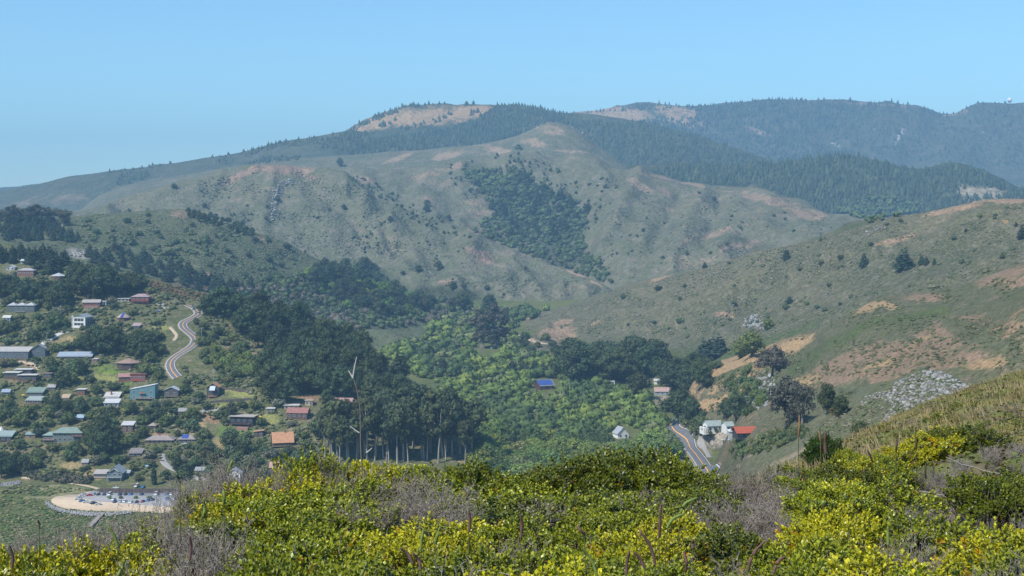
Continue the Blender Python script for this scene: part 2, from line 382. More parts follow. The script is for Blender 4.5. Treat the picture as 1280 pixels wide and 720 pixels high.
# F: the left mid hill
hill('left_mid_hill', [[(-220, 340, 1600), (0, 328, 1640), (200, 392, 1650), (300, 410, 1680), (450, 452, 1700), (600, 470, 1650)],
     [(-220, 300, 1850), (0, 300, 1850), (200, 322, 1880), (300, 345, 1900), (400, 378, 1950), (500, 395, 1980), (600, 415, 1950)],
     [(-220, 262, 2000), (0, 270, 2000), (60, 270, 2020), (103, 268, 2050), (156, 264, 2100), (219, 261, 2150), (262, 272, 2150), (312, 288, 2150), (344, 298, 2150), (400, 325, 2150), (450, 350, 2150), (500, 372, 2150), (560, 392, 2120), (600, 408, 2080)]],
     hill_mat('left_hill_scrub', (0.085, 0.105, 0.05), (0.115, 0.13, 0.065), (0.16, 0.16, 0.105), 1.15, 0.42, bump=1.4), x1=600, rows=[26, 26], relief=(9, 110), seed=29,
     paint=[((0.28, 0.2, 0.14), 1.0, [(226, 268, 12, 6, 0), (258, 343, 14, 4, -8), (325, 298, 10, 3, 20)]), ((0.40, 0.37, 0.33), 1.0, [(98, 317, 14, 6, 15)]),
            ((0.12, 0.095, 0.07), 1.0, [(280, 362, 60, 8, 8), (230, 356, 30, 5, 8), (430, 378, 26, 8, 0)])])

# H: the big right-hand hill
hm = hill_mat('right_hill_scrub', (0.10, 0.108, 0.058), (0.145, 0.138, 0.08), (0.19, 0.17, 0.12), 0.95, 0.58, bump=1.5, dry=(0.22, 0.17, 0.11), dry_lo=0.58, dry_hi=0.66)
hill('right_hill', [[(560, 470, 1500), (640, 445, 1700), (680, 447, 1650), (740, 462, 1560), (800, 480, 1470), (860, 492, 1380), (950, 470, 1300), (1100, 400, 1200), (1290, 350, 1150), (1500, 320, 1100)],
     [(560, 440, 1800), (640, 424, 1900), (700, 418, 1850), (800, 418, 1750), (900, 398, 1600), (1000, 375, 1520), (1100, 340, 1420), (1290, 295, 1330), (1500, 280, 1300)],
     [(560, 430, 2100), (640, 405, 2100), (670, 393, 2100), (700, 386, 2080), (730, 377, 2050), (760, 367, 2000), (800, 351, 1950), (850, 340, 1900), (900, 325, 1850), (960, 312, 1780), (1020, 297, 1720), (1060, 284, 1660), (1110, 272, 1620), (1160, 263, 1580), (1200, 255, 1540), (1240, 249, 1500), (1290, 249, 1480), (1500, 250, 1450)]],
     hm, x0=560, rows=[26, 40], relief=(12, 100), seed=37,
     carve=[([(1180, 285), (1080, 320), (960, 360), (860, 420)], 12, 11), ([(1250, 270), (1120, 300), (1000, 330), (900, 365), (800, 420)], 9, -8), ([(960, 395), (900, 430), (860, 470)], 12, 9), ([(1240, 335), (1150, 360), (1080, 385), (1000, 420)], 8, 8)],
     paint=[((0.33, 0.23, 0.15), 1.25, [(700, 418, 24, 11, 0), (665, 425, 14, 3, 20), (655, 398, 20, 4, -20), (705, 402, 14, 4, -10), (905, 393, 14, 4, 10), (745, 404, 12, 2, -20), (1190, 262, 40, 4, -12), (1260, 251, 26, 3, 0), (1120, 300, 26, 4, -14), (830, 345, 20, 3, -25)]),
            ((0.5, 0.27, 0.13), 1.0, [(1256, 277, 6, 2.5, -14)]),
            (GREEN, 0.9, [([(1020, 405), (950, 430), (890, 450)], 7), ([(880, 440), (800, 450), (720, 440)], 9), (1070, 282, 30, 3, -16)])])

# I: golden nearer spurs
gold_m = hill_mat('dry_spur_cover', (0.10, 0.11, 0.055), (0.13, 0.125, 0.07), (0.17, 0.15, 0.10), 0.65, 0.5, bump=1.3, dry=(0.3, 0.2, 0.12), dry_lo=0.55, dry_hi=0.62)
hill('dry_spur', [[(790, 0, 1100, -12), (845, 0, 1150, 0), (870, 545, 1140), (900, 542, 1120), (960, 532, 1000), (1040, 510, 850), (1150, 470, 800), (1290, 430, 760), (1500, 380, 700)],
     [(790, 0, 1130, -10), (825, 0, 1200, 2), (850, 0, 1220, 22), (875, 469, 1240), (925, 450, 1200), (950, 440, 1180), (990, 424, 1150), (1025, 410, 1120), (1050, 398, 1090), (1077, 384, 1080), (1100, 373, 1070), (1137, 367, 1060), (1175, 361, 1040), (1212, 353, 1020), (1250, 338, 1000), (1285, 323, 980), (1500, 270, 900)]],
     gold_m, x0=790, rows=[44], relief=(6, 70), seed=41,
     carve=[([(1020, 425), (960, 460), (910, 490)], 8, 7), ([(940, 450), (900, 480)], 6, -4)],
     paint=[(GOLD, 1.3, [(920, 455, 74, 20, -24), (985, 434, 34, 9, -25), (1085, 385, 18, 5, -24), (1110, 382, 14, 4, 20), (880, 508, 26, 8, -18), (920, 492, 22, 5, -20)]),
            (PINK, 1.3, [(1160, 372, 30, 5, 0), (1255, 345, 34, 8, -16), (1280, 352, 30, 7, -10)]),
            ((0.42, 0.36, 0.28), 1.4, [(902, 548, 26, 7, 0)]),
            (GREEN, 0.8, [([(1180, 390), (1090, 405), (1040, 430), (990, 465)], 8), (905, 470, 34, 3, -24)])])
hill('dry_lobe', [[(830, 0, 850, -12), (880, 0, 800, 10), (930, 560, 760), (1010, 540, 690), (1100, 520, 640), (1290, 480, 600), (1500, 430, 560)],
     [(830, 0, 920, -12), (880, 0, 900, 14), (930, 520, 900), (970, 490, 910), (1010, 466, 910), (1050, 445, 905), (1100, 424, 900), (1135, 408, 890), (1170, 398, 880), (1205, 385, 870), (1240, 375, 850), (1290, 352, 820), (1500, 300, 760)]],
     gold_m, x0=830, rows=[44], relief=(5, 60), seed=43,
     carve=[([(1150, 420), (1110, 460), (1060, 490)], 9, 6), ([(1230, 400), (1180, 440)], 8, 5)],
     paint=[(PINK, 1.35, [(1060, 450, 60, 14, -22), (1140, 440, 60, 20, -12), (1190, 415, 44, 16, -16), (1040, 470, 50, 12, -10), (1200, 450, 40, 9, -12), (1110, 470, 36, 9, -8)]),
            (GOLD, 1.35, [(1100, 455, 22, 4, -10), (1000, 480, 22, 8, -20), (1150, 425, 18, 3, -20), (1250, 452, 50, 6, -10), (1130, 478, 26, 5, -4), (1060, 438, 16, 3, -20)]),
            (SCRUB, 1.0, [(1235, 425, 50, 12, 22), (1110, 420, 30, 4, 6), (1040, 495, 40, 8, -20)])])
# rocky knoll spur
hill('rocky_spur', [[(700, 0, 500, -20), (860, 0, 560, -15), (900, 0, 600, -2), (945, 0, 500, 60), (1000, 612, 400), (1100, 575, 350), (1290, 520, 260), (1500, 500, 240)],
     [(700, 0, 720, -20), (860, 0, 800, -10), (900, 0, 820, 1), (930, 590, 700), (960, 572, 640), (1000, 556, 600), (1060, 530, 520), (1160, 492, 470), (1225, 488, 420), (1290, 478, 400), (1500, 470, 380)],
     [(700, 0, 900, -20), (860, 0, 990, -8), (900, 0, 1000, 3), (918, 0, 980, 18), (938, 556, 930), (960, 547, 860), (1000, 528, 760), (1040, 511, 680), (1080, 492, 620), (1110, 479, 590), (1135, 468, 575), (1160, 463.5, 560), (1185, 470, 545), (1215, 483, 520), (1240, 484, 500), (1290, 462, 470), (1500, 440, 420)]],
     hill_mat('rocky_spur_scrub', (0.10, 0.115, 0.05), (0.13, 0.13, 0.07), (0.2, 0.185, 0.14), 0.36, 0.45), x0=700, rows=[26, 40], relief=(3.0, 40), seed=47, fine=0.5,
     paint=[((0.30, 0.24, 0.16), 1.0, [(950, 562, 24, 3, -30), (985, 572, 26, 4, -24), (1010, 560, 16, 4, -20), (930, 556, 10, 3, -30)])])

# G: the village hill
hill('village_hill', [[(-220, 600, 1000), (0, 612, 960), (60, 616, 960), (120, 622, 940), (230, 625, 930), (350, 640, 900), (450, 660, 860), (600, 700, 800), (720, 720, 800)],
     [(-220, 585, 1045), (0, 598, 1006), (60, 604, 990), (120, 611, 972), (230, 612, 968), (350, 618, 950), (450, 630, 925), (600, 640, 900), (720, 660, 880)],
     [(-220, 500, 1120), (0, 520, 1100), (100, 528, 1090), (200, 535, 1080), (300, 560, 1040), (400, 585, 1010), (500, 600, 980), (600, 620, 950), (720, 640, 930)],
     [(-220, 430, 1220), (0, 438, 1220), (100, 440, 1220), (200, 447, 1200), (300, 480, 1140), (400, 520, 1090), (500, 552, 1060), (600, 580, 1020), (720, 620, 960)],
     [(-220, 360, 1340), (0, 370, 1340), (100, 375, 1330), (200, 388, 1310), (300, 415, 1270), (400, 458, 1200), (500, 505, 1150), (600, 558, 1100), (720, 600, 1020)],
     [(-220, 290, 1500), (0, 303, 1500), (60, 318, 1480), (100, 328, 1460), (140, 338, 1440), (190, 348, 1420), (230, 359, 1400), (290, 373, 1380), (350, 394, 1360), (400, 415, 1340), (450, 440, 1320), (500, 470, 1290), (550, 505, 1260), (590, 538, 1200), (640, 575, 1100), (720, 610, 1050)]],
     hill_mat('village_ground', (0.09, 0.11, 0.04), (0.13, 0.135, 0.06), (0.2, 0.175, 0.11), 0.62, 0.4, dry=(0.27, 0.2, 0.12), dry_lo=0.56, dry_hi=0.62), x1=720, rows=[6, 22, 24, 22, 22], relief=(1.6, 60), seed=53,
     paint=[((0.15, 0.24, 0.03), 1.0, [(135, 463, 22, 7, 5), (192, 462, 7, 4, 0), (160, 481, 6, 2, 0), (70, 460, 5, 4, 0)]),
            ((0.27, 0.27, 0.09), 1.0, [(122, 473, 30, 5, 0), (200, 409, 12, 4, 0), (300, 492, 22, 6, 4), (290, 506, 30, 4, -2), (338, 524, 16, 8, 0)]),
            ((0.34, 0.26, 0.13), 1.0, [(88, 428, 22, 7, -6), (90, 582, 24, 6, 4), (245, 535, 10, 16, 20), (275, 560, 14, 12, 40), (115, 592, 22, 8, 10)]),
            ((0.30, 0.19, 0.12), 1.0, [(265, 520, 12, 8, 30), (200, 542, 14, 6, 0), (228, 490, 5, 5, 0), (358, 460, 16, 6, 10), (395, 498, 26, 4, 4), (35, 455, 14, 5, 20), (350, 450, 20, 5, 0)]),
            ((0.13, 0.2, 0.045), 1.0, [(285, 542, 14, 10, 20), (300, 556, 12, 10, 50), (310, 540, 12, 6, 0)]),
            ((0.13, 0.085, 0.04), 1.0, [(175, 352, 42, 8, 12), (215, 362, 30, 5, 10)])])

# our own slope, running from under the camera to the crest of brush
hill('near_slope', [[(-400, 0, 1.2, 198.3), (640, 0, 1.2, 198.3), (1700, 0, 1.2, 198.4)],
     [(-400, 0, 6.5, 197.3), (0, 0, 6.5, 197.45), (640, 0, 6.5, 197.6), (1280, 0, 6.5, 197.75), (1700, 0, 6.5, 197.8)],
     [(-400, 0, 9, 196.9), (0, 0, 9, 197.1), (400, 0, 9.5, 197.2), (800, 0, 12, 197.0), (930, 0, 14, 196.75), (1110, 0, 19, 196.3), (1280, 0, 25, 196.2), (1700, 0, 30, 196.4)],
     [(-400, 730, 11), (0, 715, 11), (200, 702, 12), (400, 672, 13.5), (640, 664, 14.8), (800, 655, 17.5), (870, 645, 23), (930, 626, 29), (1000, 596, 40), (1060, 566, 47), (1110, 541, 53), (1160, 519, 58), (1200, 503, 63), (1240, 489, 67), (1285, 474, 71), (1340, 460, 76), (1700, 430, 90)],
     [(-400, 800, 17), (0, 780, 17), (200, 770, 18.5), (400, 757, 20), (640, 748, 22), (800, 725, 27), (870, 695, 34), (930, 672, 42), (1000, 640, 56), (1060, 606, 64), (1110, 580, 71), (1160, 556, 77), (1200, 538, 83), (1240, 522, 88), (1285, 506, 93), (1340, 490, 100), (1700, 460, 120)],
     [(-400, 0, 320, 90), (640, 0, 320, 95), (1000, 0, 260, 110), (1280, 0, 200, 140), (1700, 0, 200, 140)],
     [(-400, 0, 640, 12), (640, 0, 640, 14), (1280, 0, 420, 30), (1700, 0, 420, 30)]],
     hill_mat('near_slope_cover', (0.055, 0.055, 0.02), (0.11, 0.095, 0.04), (0.15, 0.12, 0.075), 0.045, 0.4, big=0.12, dry=(0.27, 0.2, 0.1), dry_lo=0.52, dry_hi=0.6), x0=-2400, x1=3700, step=9, rows=[10, 10, 40, 8, 24, 12], relief=(0.0, 20), back=(100, 30), skirt=0, seed=59, fine=0.0)

BV = BVHTree.FromPolygons(np.concatenate(TERR_V).tolist(), np.concatenate(TERR_F).tolist())
CAMV = Vector((0, 0, CZ))
def pix(x, y, dmin=0):
    d = Vector(((x-640)/F, 1.0, -(y-HY)/F)).normalized()
    h = BV.ray_cast(CAMV+d*dmin, d, 20000)
    return h[0]
def ground(X, Y, top=900):
    h = BV.ray_cast(Vector((X, Y, top)), Vector((0, 0, -1)), 2000)
    return h[0].z if h[0] else 0.0


# ------------------------------------------------------------------ vegetation prototypes
def ico(sub=1):
    bm = bmesh.new(); bmesh.ops.create_icosphere(bm, subdivisions=sub, radius=1.0)
    v = np.array([tuple(a.co) for a in bm.verts]); f = np.array([[a.index for a in p.verts] for p in bm.faces]); bm.free(); return v, f
ICO1, ICO2 = ico(1), ico(2)

def tube(pts, rad, n=5):
    """tapered tube along pts -> verts, quads"""
    pts = np.asarray(pts, float); V = []; k = len(pts)
    for i in range(k):
        t = pts[min(i+1, k-1)]-pts[max(i-1, 0)]; t /= np.linalg.norm(t)+1e-9
        a = np.cross(t, (0, 0, 1) if abs(t[2]) < 0.9 else (1, 0, 0)); a /= np.linalg.norm(a)+1e-9; b = np.cross(t, a)
        for j in range(n):
            th = 2*math.pi*j/n; V.append(pts[i]+rad[i]*(a*math.cos(th)+b*math.sin(th)))
    Q = [(i*n+j, i*n+(j+1) % n, (i+1)*n+(j+1) % n, (i+1)*n+j) for i in range(k-1) for j in range(n)]
    return np.array(V), np.array(Q)

def join(parts):
    """parts: list of (V, F) with the same face size"""
    V, Fs, o = [], [], 0
    for v, f in parts: V.append(v); Fs.append(np.asarray(f)+o); o += len(v)
    return np.concatenate(V), np.concatenate(Fs)

def cards(rng, centres, radii, n, size, flat=0.75, up=0.25, jit=0.7):
    area = radii**2; idx = rng.choice(len(centres), n, p=area/area.sum())
    d = rng.normal(size=(n, 3)); d[:, 2] += up; d /= np.linalg.norm(d, axis=1)[:, None]
    lump = 1+0.18*np.sin(d[:, 0]*7+idx)*np.sin(d[:, 1]*6+idx*2)
    p = centres[idx]+d*(radii[idx]*lump*rng.uniform(0.82, 1.12, n))[:, None]*np.array([1, 1, flat])
    nn = d+rng.normal(size=(n, 3))*jit; nn /= np.linalg.norm(nn, axis=1)[:, None]
    a = np.cross(nn, rng.normal(size=(n, 3))); a /= np.linalg.norm(a, axis=1)[:, None]; b = np.cross(nn, a)
    s = size*rng.uniform(0.6, 1.35, n)[:, None]; w = s*rng.uniform(0.5, 0.95, n)[:, None]
    V = np.stack([p-a*s, p-b*w, p+a*s, p+b*w], 1).reshape(-1, 3)
    Q = np.arange(4*n).reshape(-1, 4)
    t = rng.uniform(0.65, 1.35, n); hue = rng.uniform(-0.12, 0.12, n)
    tint = np.stack([t*(1+hue), t, t*(1-hue)], 1)
    return V, Q, np.repeat(tint, 4, 0)

def crown(name, seed, centres, radii, n, size, flat=0.75, up=0.25, core=0.8):
    rng = np.random.default_rng(seed)
    centres = np.array(centres, float); radii = np.array(radii, float)
    V, Q, t = cards(rng, centres, radii, n, size, flat, up)
    parts = []
    for c, r in zip(centres, radii):
        v = ICO1[0]*(1+rng.uniform(-0.22, 0.12, (len(ICO1[0]), 1)))*r*core*np.array([1, 1, flat])+c; parts.append((v, ICO1[1]))
    v2, f2 = join(parts)
    tt = np.full((len(v2), 3), 0.95)
    return mesh_np(name, np.concatenate([V, v2]), [Q, f2+len(V)], tint=np.concatenate([t, tt]))

def dome_clumps(rng, n, w, z0, z1, r0, r1, ecc=1.0):
    c, r = [], []
    for i in range(n):
        a = i*2.4+rng.uniform(-0.4, 0.4); q = math.sqrt((i+0.5)/n)
        rad = q*w*rng.uniform(0.85, 1.1)
        zc = z1-(z1-z0)*q**2.0*rng.uniform(0.75, 1.1)
        c.append((rad*math.cos(a)*ecc, rad*math.sin(a), zc)); r.append(rng.uniform(r0, r1))
    for i in range(n//2):
        a = rng.uniform(0, 6.28); rad = rng.uniform(0.2, 0.75)*w
        c.append((rad*math.cos(a), rad*math.sin(a), rng.uniform(z0*0.8, (z0+z1)/2))); r.append(rng.uniform(r0, r1))
    return c, r

def trunk_mesh(name, rng, h, r, limbs=4, spread=0.2, lean=0.04, multi=1):
    parts = []
    for m_ in range(multi):
        bx, by = (rng.uniform(-0.05, 0.05, 2) if multi > 1 else (0, 0)); lx, ly = rng.uniform(-lean, lean, 2)
        hh = h*rng.uniform(0.85, 1.0)
        pts = [(bx, by, -0.12), (bx+lx*0.3, by+ly*0.3, hh*0.3), (bx+lx*0.7, by+ly*0.9, hh*0.65), (bx+lx*1.6, by+ly, hh)]
        parts.append(tube(pts, [r*1.3, r, r*0.75, r*0.3], 6))
        for k in range(limbs):
            z = hh*rng.uniform(0.45, 0.9); a = rng.uniform(0, 6.28); s = spread*rng.uniform(0.6, 1.1)
            parts.append(tube([(bx+lx*z/hh, by+ly*z/hh, z), (bx+s*0.5*math.cos(a), by+s*0.5*math.sin(a), z+s*0.5), (bx+s*math.cos(a), by+s*math.sin(a), z+s*1.1)], [r*0.5, r*0.35, r*0.12], 4))
    v, f = join(parts)
    return mesh_np(name, v, [f], smooth=True)

def make_proto(kind, seed):
    rng = np.random.default_rng(seed*13+5)
    if kind == 'cypress':
        c, r = dome_clumps(rng, 15, 0.36, 0.28, 0.84, 0.09, 0.2, rng.uniform(0.85, 1.25))
        return crown(kind+'_crown', seed, c, r, 2400, 0.027, 0.78, core=0.7), trunk_mesh(kind+'_trunk', rng, 0.6, 0.028, 4, 0.18)
    if kind == 'pine':      # long bare trunk, flat-topped crown
        c, r = dome_clumps(rng, 9, 0.24, 0.6, 0.9, 0.09, 0.15)
        return crown(kind+'_crown', seed, c, r, 1000, 0.024, 0.6), trunk_mesh(kind+'_trunk', rng, 0.82, 0.017, 6, 0.16, 0.08)
    if kind == 'eucalyptus':
        c, r = [], []
        for i in range(17):
            a = rng.uniform(0, 6.28); z = rng.uniform(0.3, 0.93); w = 0.30*math.sin(min(1, (z-0.1)/0.5)*1.57)*(1.1-0.5*max(0, z-0.6)/0.4)*rng.uniform(0.3, 1)
            c.append((w*math.cos(a), w*math.sin(a), z)); r.append(rng.uniform(0.08, 0.14))
        return crown(kind+'_crown', seed, c, r, 1900, 0.022, 0.95, 0.1, 0.62), trunk_mesh(kind+'_trunk', rng, 0.85, 0.016, 6, 0.2, 0.06, 2)
    if kind == 'conifer':
        c, r = [], []
        for i in range(10):
            z = 0.12+0.8*(i/9.0); R = 0.2*(1-z)**0.8+0.01; m_ = max(1, int(6*(1-z)+1))
            for k in range(m_):
                a = 6.28*k/m_+i; c.append((R*math.cos(a)*rng.uniform(0.6, 1.1), R*math.sin(a)*rng.uniform(0.6, 1.1), z+rng.uniform(-0.02, 0.02))); r.append(0.035+0.1*(1-z))
        return crown(kind+'_crown', seed, c, r, 1000, 0.026, 0.7, -0.1), trunk_mesh(kind+'_trunk', rng, 0.7, 0.02, 0)
    if kind == 'willow':
        c, r = dome_clumps(rng, 15, 0.5, 0.25, 0.76, 0.13, 0.27, rng.uniform(0.85, 1.25))
        return crown(kind+'_crown', seed, c, r, 1900, 0.037, 0.85, core=0.7), trunk_mesh(kind+'_trunk', rng, 0.5, 0.03, 4, 0.2, 0.1, 2)
    if kind == 'shrub':
        c, r = dome_clumps(rng, 7, 0.42, 0.3, 0.62, 0.22, 0.34, rng.uniform(0.8, 1.4))
        return crown(kind+'_crown', seed, c, r, 620, 0.062, 0.85, core=0.7), None
    if kind == 'dry':
        c, r = [], []
        for i in range(9):
            a = rng.uniform(0, 6.28); q = rng.uniform(0, 0.4); c.append((q*math.cos(a), q*math.sin(a), rng.uniform(0.4, 0.85))); r.append(rng.uniform(0.1, 0.2))
        return crown(kind+'_crown', seed, c, r, 500, 0.035, 0.9, 0.1, 0.5), trunk_mesh(kind+'_trunk', rng, 0.85, 0.022, 9, 0.32, 0.08, 3)
    if kind == 'column':
        c = [(rng.uniform(-.04, .04), rng.uniform(-.04, .04), z) for z in np.linspace(0.12, 0.88, 8)]; r = [0.13, 0.15, 0.15, 0.14, 0.14, 0.13, 0.11, 0.08]
        return crown(kind+'_crown', seed, c, r, 500, 0.04, 1.0), None
PROTO = {}
for kind, n in (('cypress', 5), ('pine', 4), ('eucalyptus', 3), ('conifer', 3), ('willow', 5), ('shrub', 5), ('dry', 2), ('column', 1)):
    PROTO[kind] = [make_proto(kind, 100+i) for i in range(n)]
    for cm, tm in PROTO[kind]:
        cm.materials.append(M_LEAF)
        if tm: tm.materials.append(M_PALEBARK if kind in ('pine', 'eucalyptus', 'dry') else M_BARK)
NAME = {'cypress': 'cypress_tree', 'pine': 'pine_tree', 'eucalyptus': 'eucalyptus_tree', 'conifer': 'conifer_tree', 'willow': 'willow_tree', 'shrub': 'shrub', 'dry': 'bare_tree', 'column': 'columnar_tree'}
COL = {'cypress': (0.040, 0.056, 0.022), 'pine': (0.044, 0.056, 0.024), 'eucalyptus': (0.06, 0.062, 0.043), 'conifer': (0.03, 0.045, 0.024),
       'willow': (0.085, 0.135, 0.03), 'shrub': (0.075, 0.095, 0.035), 'dry': (0.14, 0.13, 0.10), 'column': (0.03, 0.05, 0.02)}

GROUPS = {}      # group phrase -> list of (root, px, py, hpx)
BRIGHT = 1.5
def jit_col(c, a=0.22):
    k = BRIGHT*(1+random.uniform(-a, a)); h = random.uniform(-0.12, 0.12)
    return (c[0]*k*(1+h), c[1]*k, c[2]*k*(1-h), 1)

def tree(kind, x, y, hpx, group=None, desc=None, label=None, wide=1.0, col=None, loc=None, jit=0.22, name=None):
    """stand a tree whose foot shows at photo point (x, y); hpx = its height there"""
    p = Vector(loc) if loc is not None else pix(x, y)
    if p is None: return None
    h = hpx*p.y/F
    cm, tm = random.choice(PROTO[kind]); c = jit_col(col or COL[kind], jit)
    s = (h*wide*random.uniform(0.88, 1.12), h*wide*random.uniform(0.88, 1.12), h)
    cat = 'tree' if kind != 'shrub' else 'shrub'
    nm = name or NAME[kind]
    if tm is None or hpx < 9:
        o = link(nm, cm); o.location = p-Vector((0, 0, h*0.05)); o.scale = s; o.rotation_euler = (0, 0, random.uniform(0, 6.28)); o.color = c
    else:
        o = thing(nm, None, None, p-Vector((0, 0, h*0.03)), random.uniform(0, 6.28)); o.scale = s
        a = link('trunk', tm, o); b = link('crown', cm, o); b.color = c
    tag(o, label, cat, group)
    if group and not label: GROUPS.setdefault((group, desc), []).append((o, x, y, hpx))
    return o

def inside(x, y, poly):
    r = False; j = len(poly)-1
    for i in range(len(poly)):
        xi, yi = poly[i]; xj, yj = poly[j]
        if (yi > y) != (yj > y) and x < (xj-xi)*(y-yi)/(yj-yi)+xi: r = not r
        j = i
    return r

KEEP = []      # (x, y, rx, ry) places that stay open: houses, roads, lawns
def open_at(x, y, h=0):
    for a in KEEP:
        if ((x-a[0])/(a[2]))**2+((y-h*0.35-a[1])/(a[3]))**2 < 1: return True
    return False

def spots(poly, n, gap, ay=1.8, tries=30, seed=0, keep=True, clump=0.0):
    rng = random.Random(seed); xs = [p[0] for p in poly]; ys = [p[1] for p in poly]; out = []; grid = {}
    for _ in range(n*tries):
        if len(out) >= n: break
        x = rng.uniform(min(xs), max(xs)); y = rng.uniform(min(ys), max(ys))
        if not inside(x, y, poly) or (keep and open_at(x, y)): continue
        if clump and float(fbm(np.array([x/clump]), np.array([y/clump*2.2]), 12, 2)[0]) < rng.uniform(-0.06, 0.16): continue
        gx, gy = int(x//gap), int(y*ay//gap); bad = False
        for i in (-1, 0, 1):
            for j in (-1, 0, 1):
                for q in grid.get((gx+i, gy+j), ()):
                    if (q[0]-x)**2+((q[1]-y)*ay)**2 < gap*gap: bad = True
        if bad: continue
        grid.setdefault((gx, gy), []).append((x, y)); out.append((x, y))
    out.sort(key=lambda q: q[1]); return out

HOUSE_PX = []
def hides(x, y, h, w):
    for a in HOUSE_PX:
        if abs(x-a[0]) < a[2]*0.75+w*0.7 and a[1] < y < a[1]+a[3]+h and y-h < a[1]+a[3]*0.45: return True
    return False

def grove(kind, poly, n, gap, h, group, desc, wide=1.0, col=None, seed=0, ay=1.8, mix=None, keep=True, name=None):
    rng = random.Random(seed+99)
    for x, y in spots(poly, n, gap, ay, seed=seed, keep=keep):
        k = kind if not mix or rng.random() > mix[1] else mix[0]
        hh = rng.uniform(*h)
        if k != kind: hh *= mix[2] if len(mix) > 2 else 1
        if y > 340 and x < 460 and hides(x, y, hh, hh*0.45):
            hh *= 0.55
            if hides(x, y, hh, hh*0.45): continue
        tree(k, x, y, hh, group, desc, wide=wide, col=col if k == kind else None, jit=0.3, name=name or ('broadleaf_tree' if k == 'willow' else None))

def bulk(name, poly_list, proto, cols, size, seed, label, cat, mat=None, gap=None, ay=1.8, flatten=1.0, keep=True, squash=1.0, clump=0.0, dmin=0):
    """many small plants joined into one mesh of kind stuff; proto (V,F[,tint]); size in photo px"""
    rng = random.Random(seed); nr = np.random.default_rng(seed); k0 = BRIGHT
    pv, pf = proto[0], proto[1]; pt = proto[2] if len(proto) > 2 else np.ones((len(pv), 3))
    V, Fs, T, o = [], [], [], 0
    for poly, n in poly_list:
        for x, y in spots(poly, n, gap or size[0]*0.5, ay, tries=30 if clump else 8, seed=seed+n, keep=keep, clump=clump):
            p = pix(x, y)
            if p is None or p.y < dmin: continue
            s = rng.uniform(*size)*p.y/F
            a = rng.uniform(0, 6.28); ca, sa = math.cos(a), math.sin(a); w = rng.uniform(0.8, 1.3)
            v = pv*(1+nr.uniform(-0.15, 0.15, (len(pv), 1)))
            q = np.stack([(v[:, 0]*ca-v[:, 1]*sa)*s*w+p.x, (v[:, 0]*sa+v[:, 1]*ca)*s*w+p.y, v[:, 2]*s*squash*rng.uniform(0.75, 1.2)+p.z-0.05*s], 1)
            c = k0*np.array(rng.choice(cols))*(1+rng.uniform(-0.25, 0.25))
            V.append(q); Fs.append(pf+o); T.append(pt*c); o += len(q)
    if not V: return None
    me = mesh_np(name, np.concatenate(V), [np.concatenate(Fs)], tint=np.concatenate(T))
    ob = link(name, me, None, mat or M_LEAF); tag(ob, label, cat, kind='stuff'); return ob

# low-poly plants for the bulk
v, f = ICO1; BUSH1 = (v*np.array([0.5, 0.5, 0.42])+np.array([0, 0, 0.3]), f)
def cone_proto(n=6):
    V, T = [], []
    for (r, z, zt) in ((0.33, 0.0, 0.6), (0.28, 0.25, 0.85), (0.17, 0.5, 1.0)):
        o = len(V)
        for j in range(n):
            rr = r*(1.25 if j % 2 else 0.8); V.append((rr*math.cos(6.283*j/n), rr*math.sin(6.283*j/n), z))
        V.append((0, 0, zt)); T += [(o+j, o+(j+1) % n, o+n) for j in range(n)]
    return np.array(V), np.array(T)
CONE = cone_proto()
def round_proto(seed=1):
    rng = np.random.default_rng(seed); parts = []
    for k in range(4):
        c = np.array([rng.uniform(-.22, .22), rng.uniform(-.22, .22), rng.uniform(.35, .65)])
        parts.append((ICO1[0]*np.array([.28, .28, .25])*rng.uniform(.8, 1.15)+c, ICO1[1]))
    return join(parts)
ROUND = round_proto()
def tuft_proto(n=46, seed=3, card=0.13):
    rng = np.random.default_rng(seed)
    c, r = dome_clumps(rng, 5, 0.38, 0.2, 0.5, 0.2, 0.3)
    V, Q, t = cards(rng, np.array(c), np.array(r), n, card, 0.9)
    v2, f2 = ICO1[0]*np.array([.42, .42, .34])+np.array([0, 0, .26]), ICO1[1]
    T = np.concatenate([np.stack([Q[:, 0], Q[:, 1], Q[:, 2]], 1), np.stack([Q[:, 0], Q[:, 2], Q[:, 3]], 1), f2+len(V)])
    return np.concatenate([V, v2]), T, np.concatenate([t, np.full((len(v2), 3), .95)])
TUFT = tuft_proto()

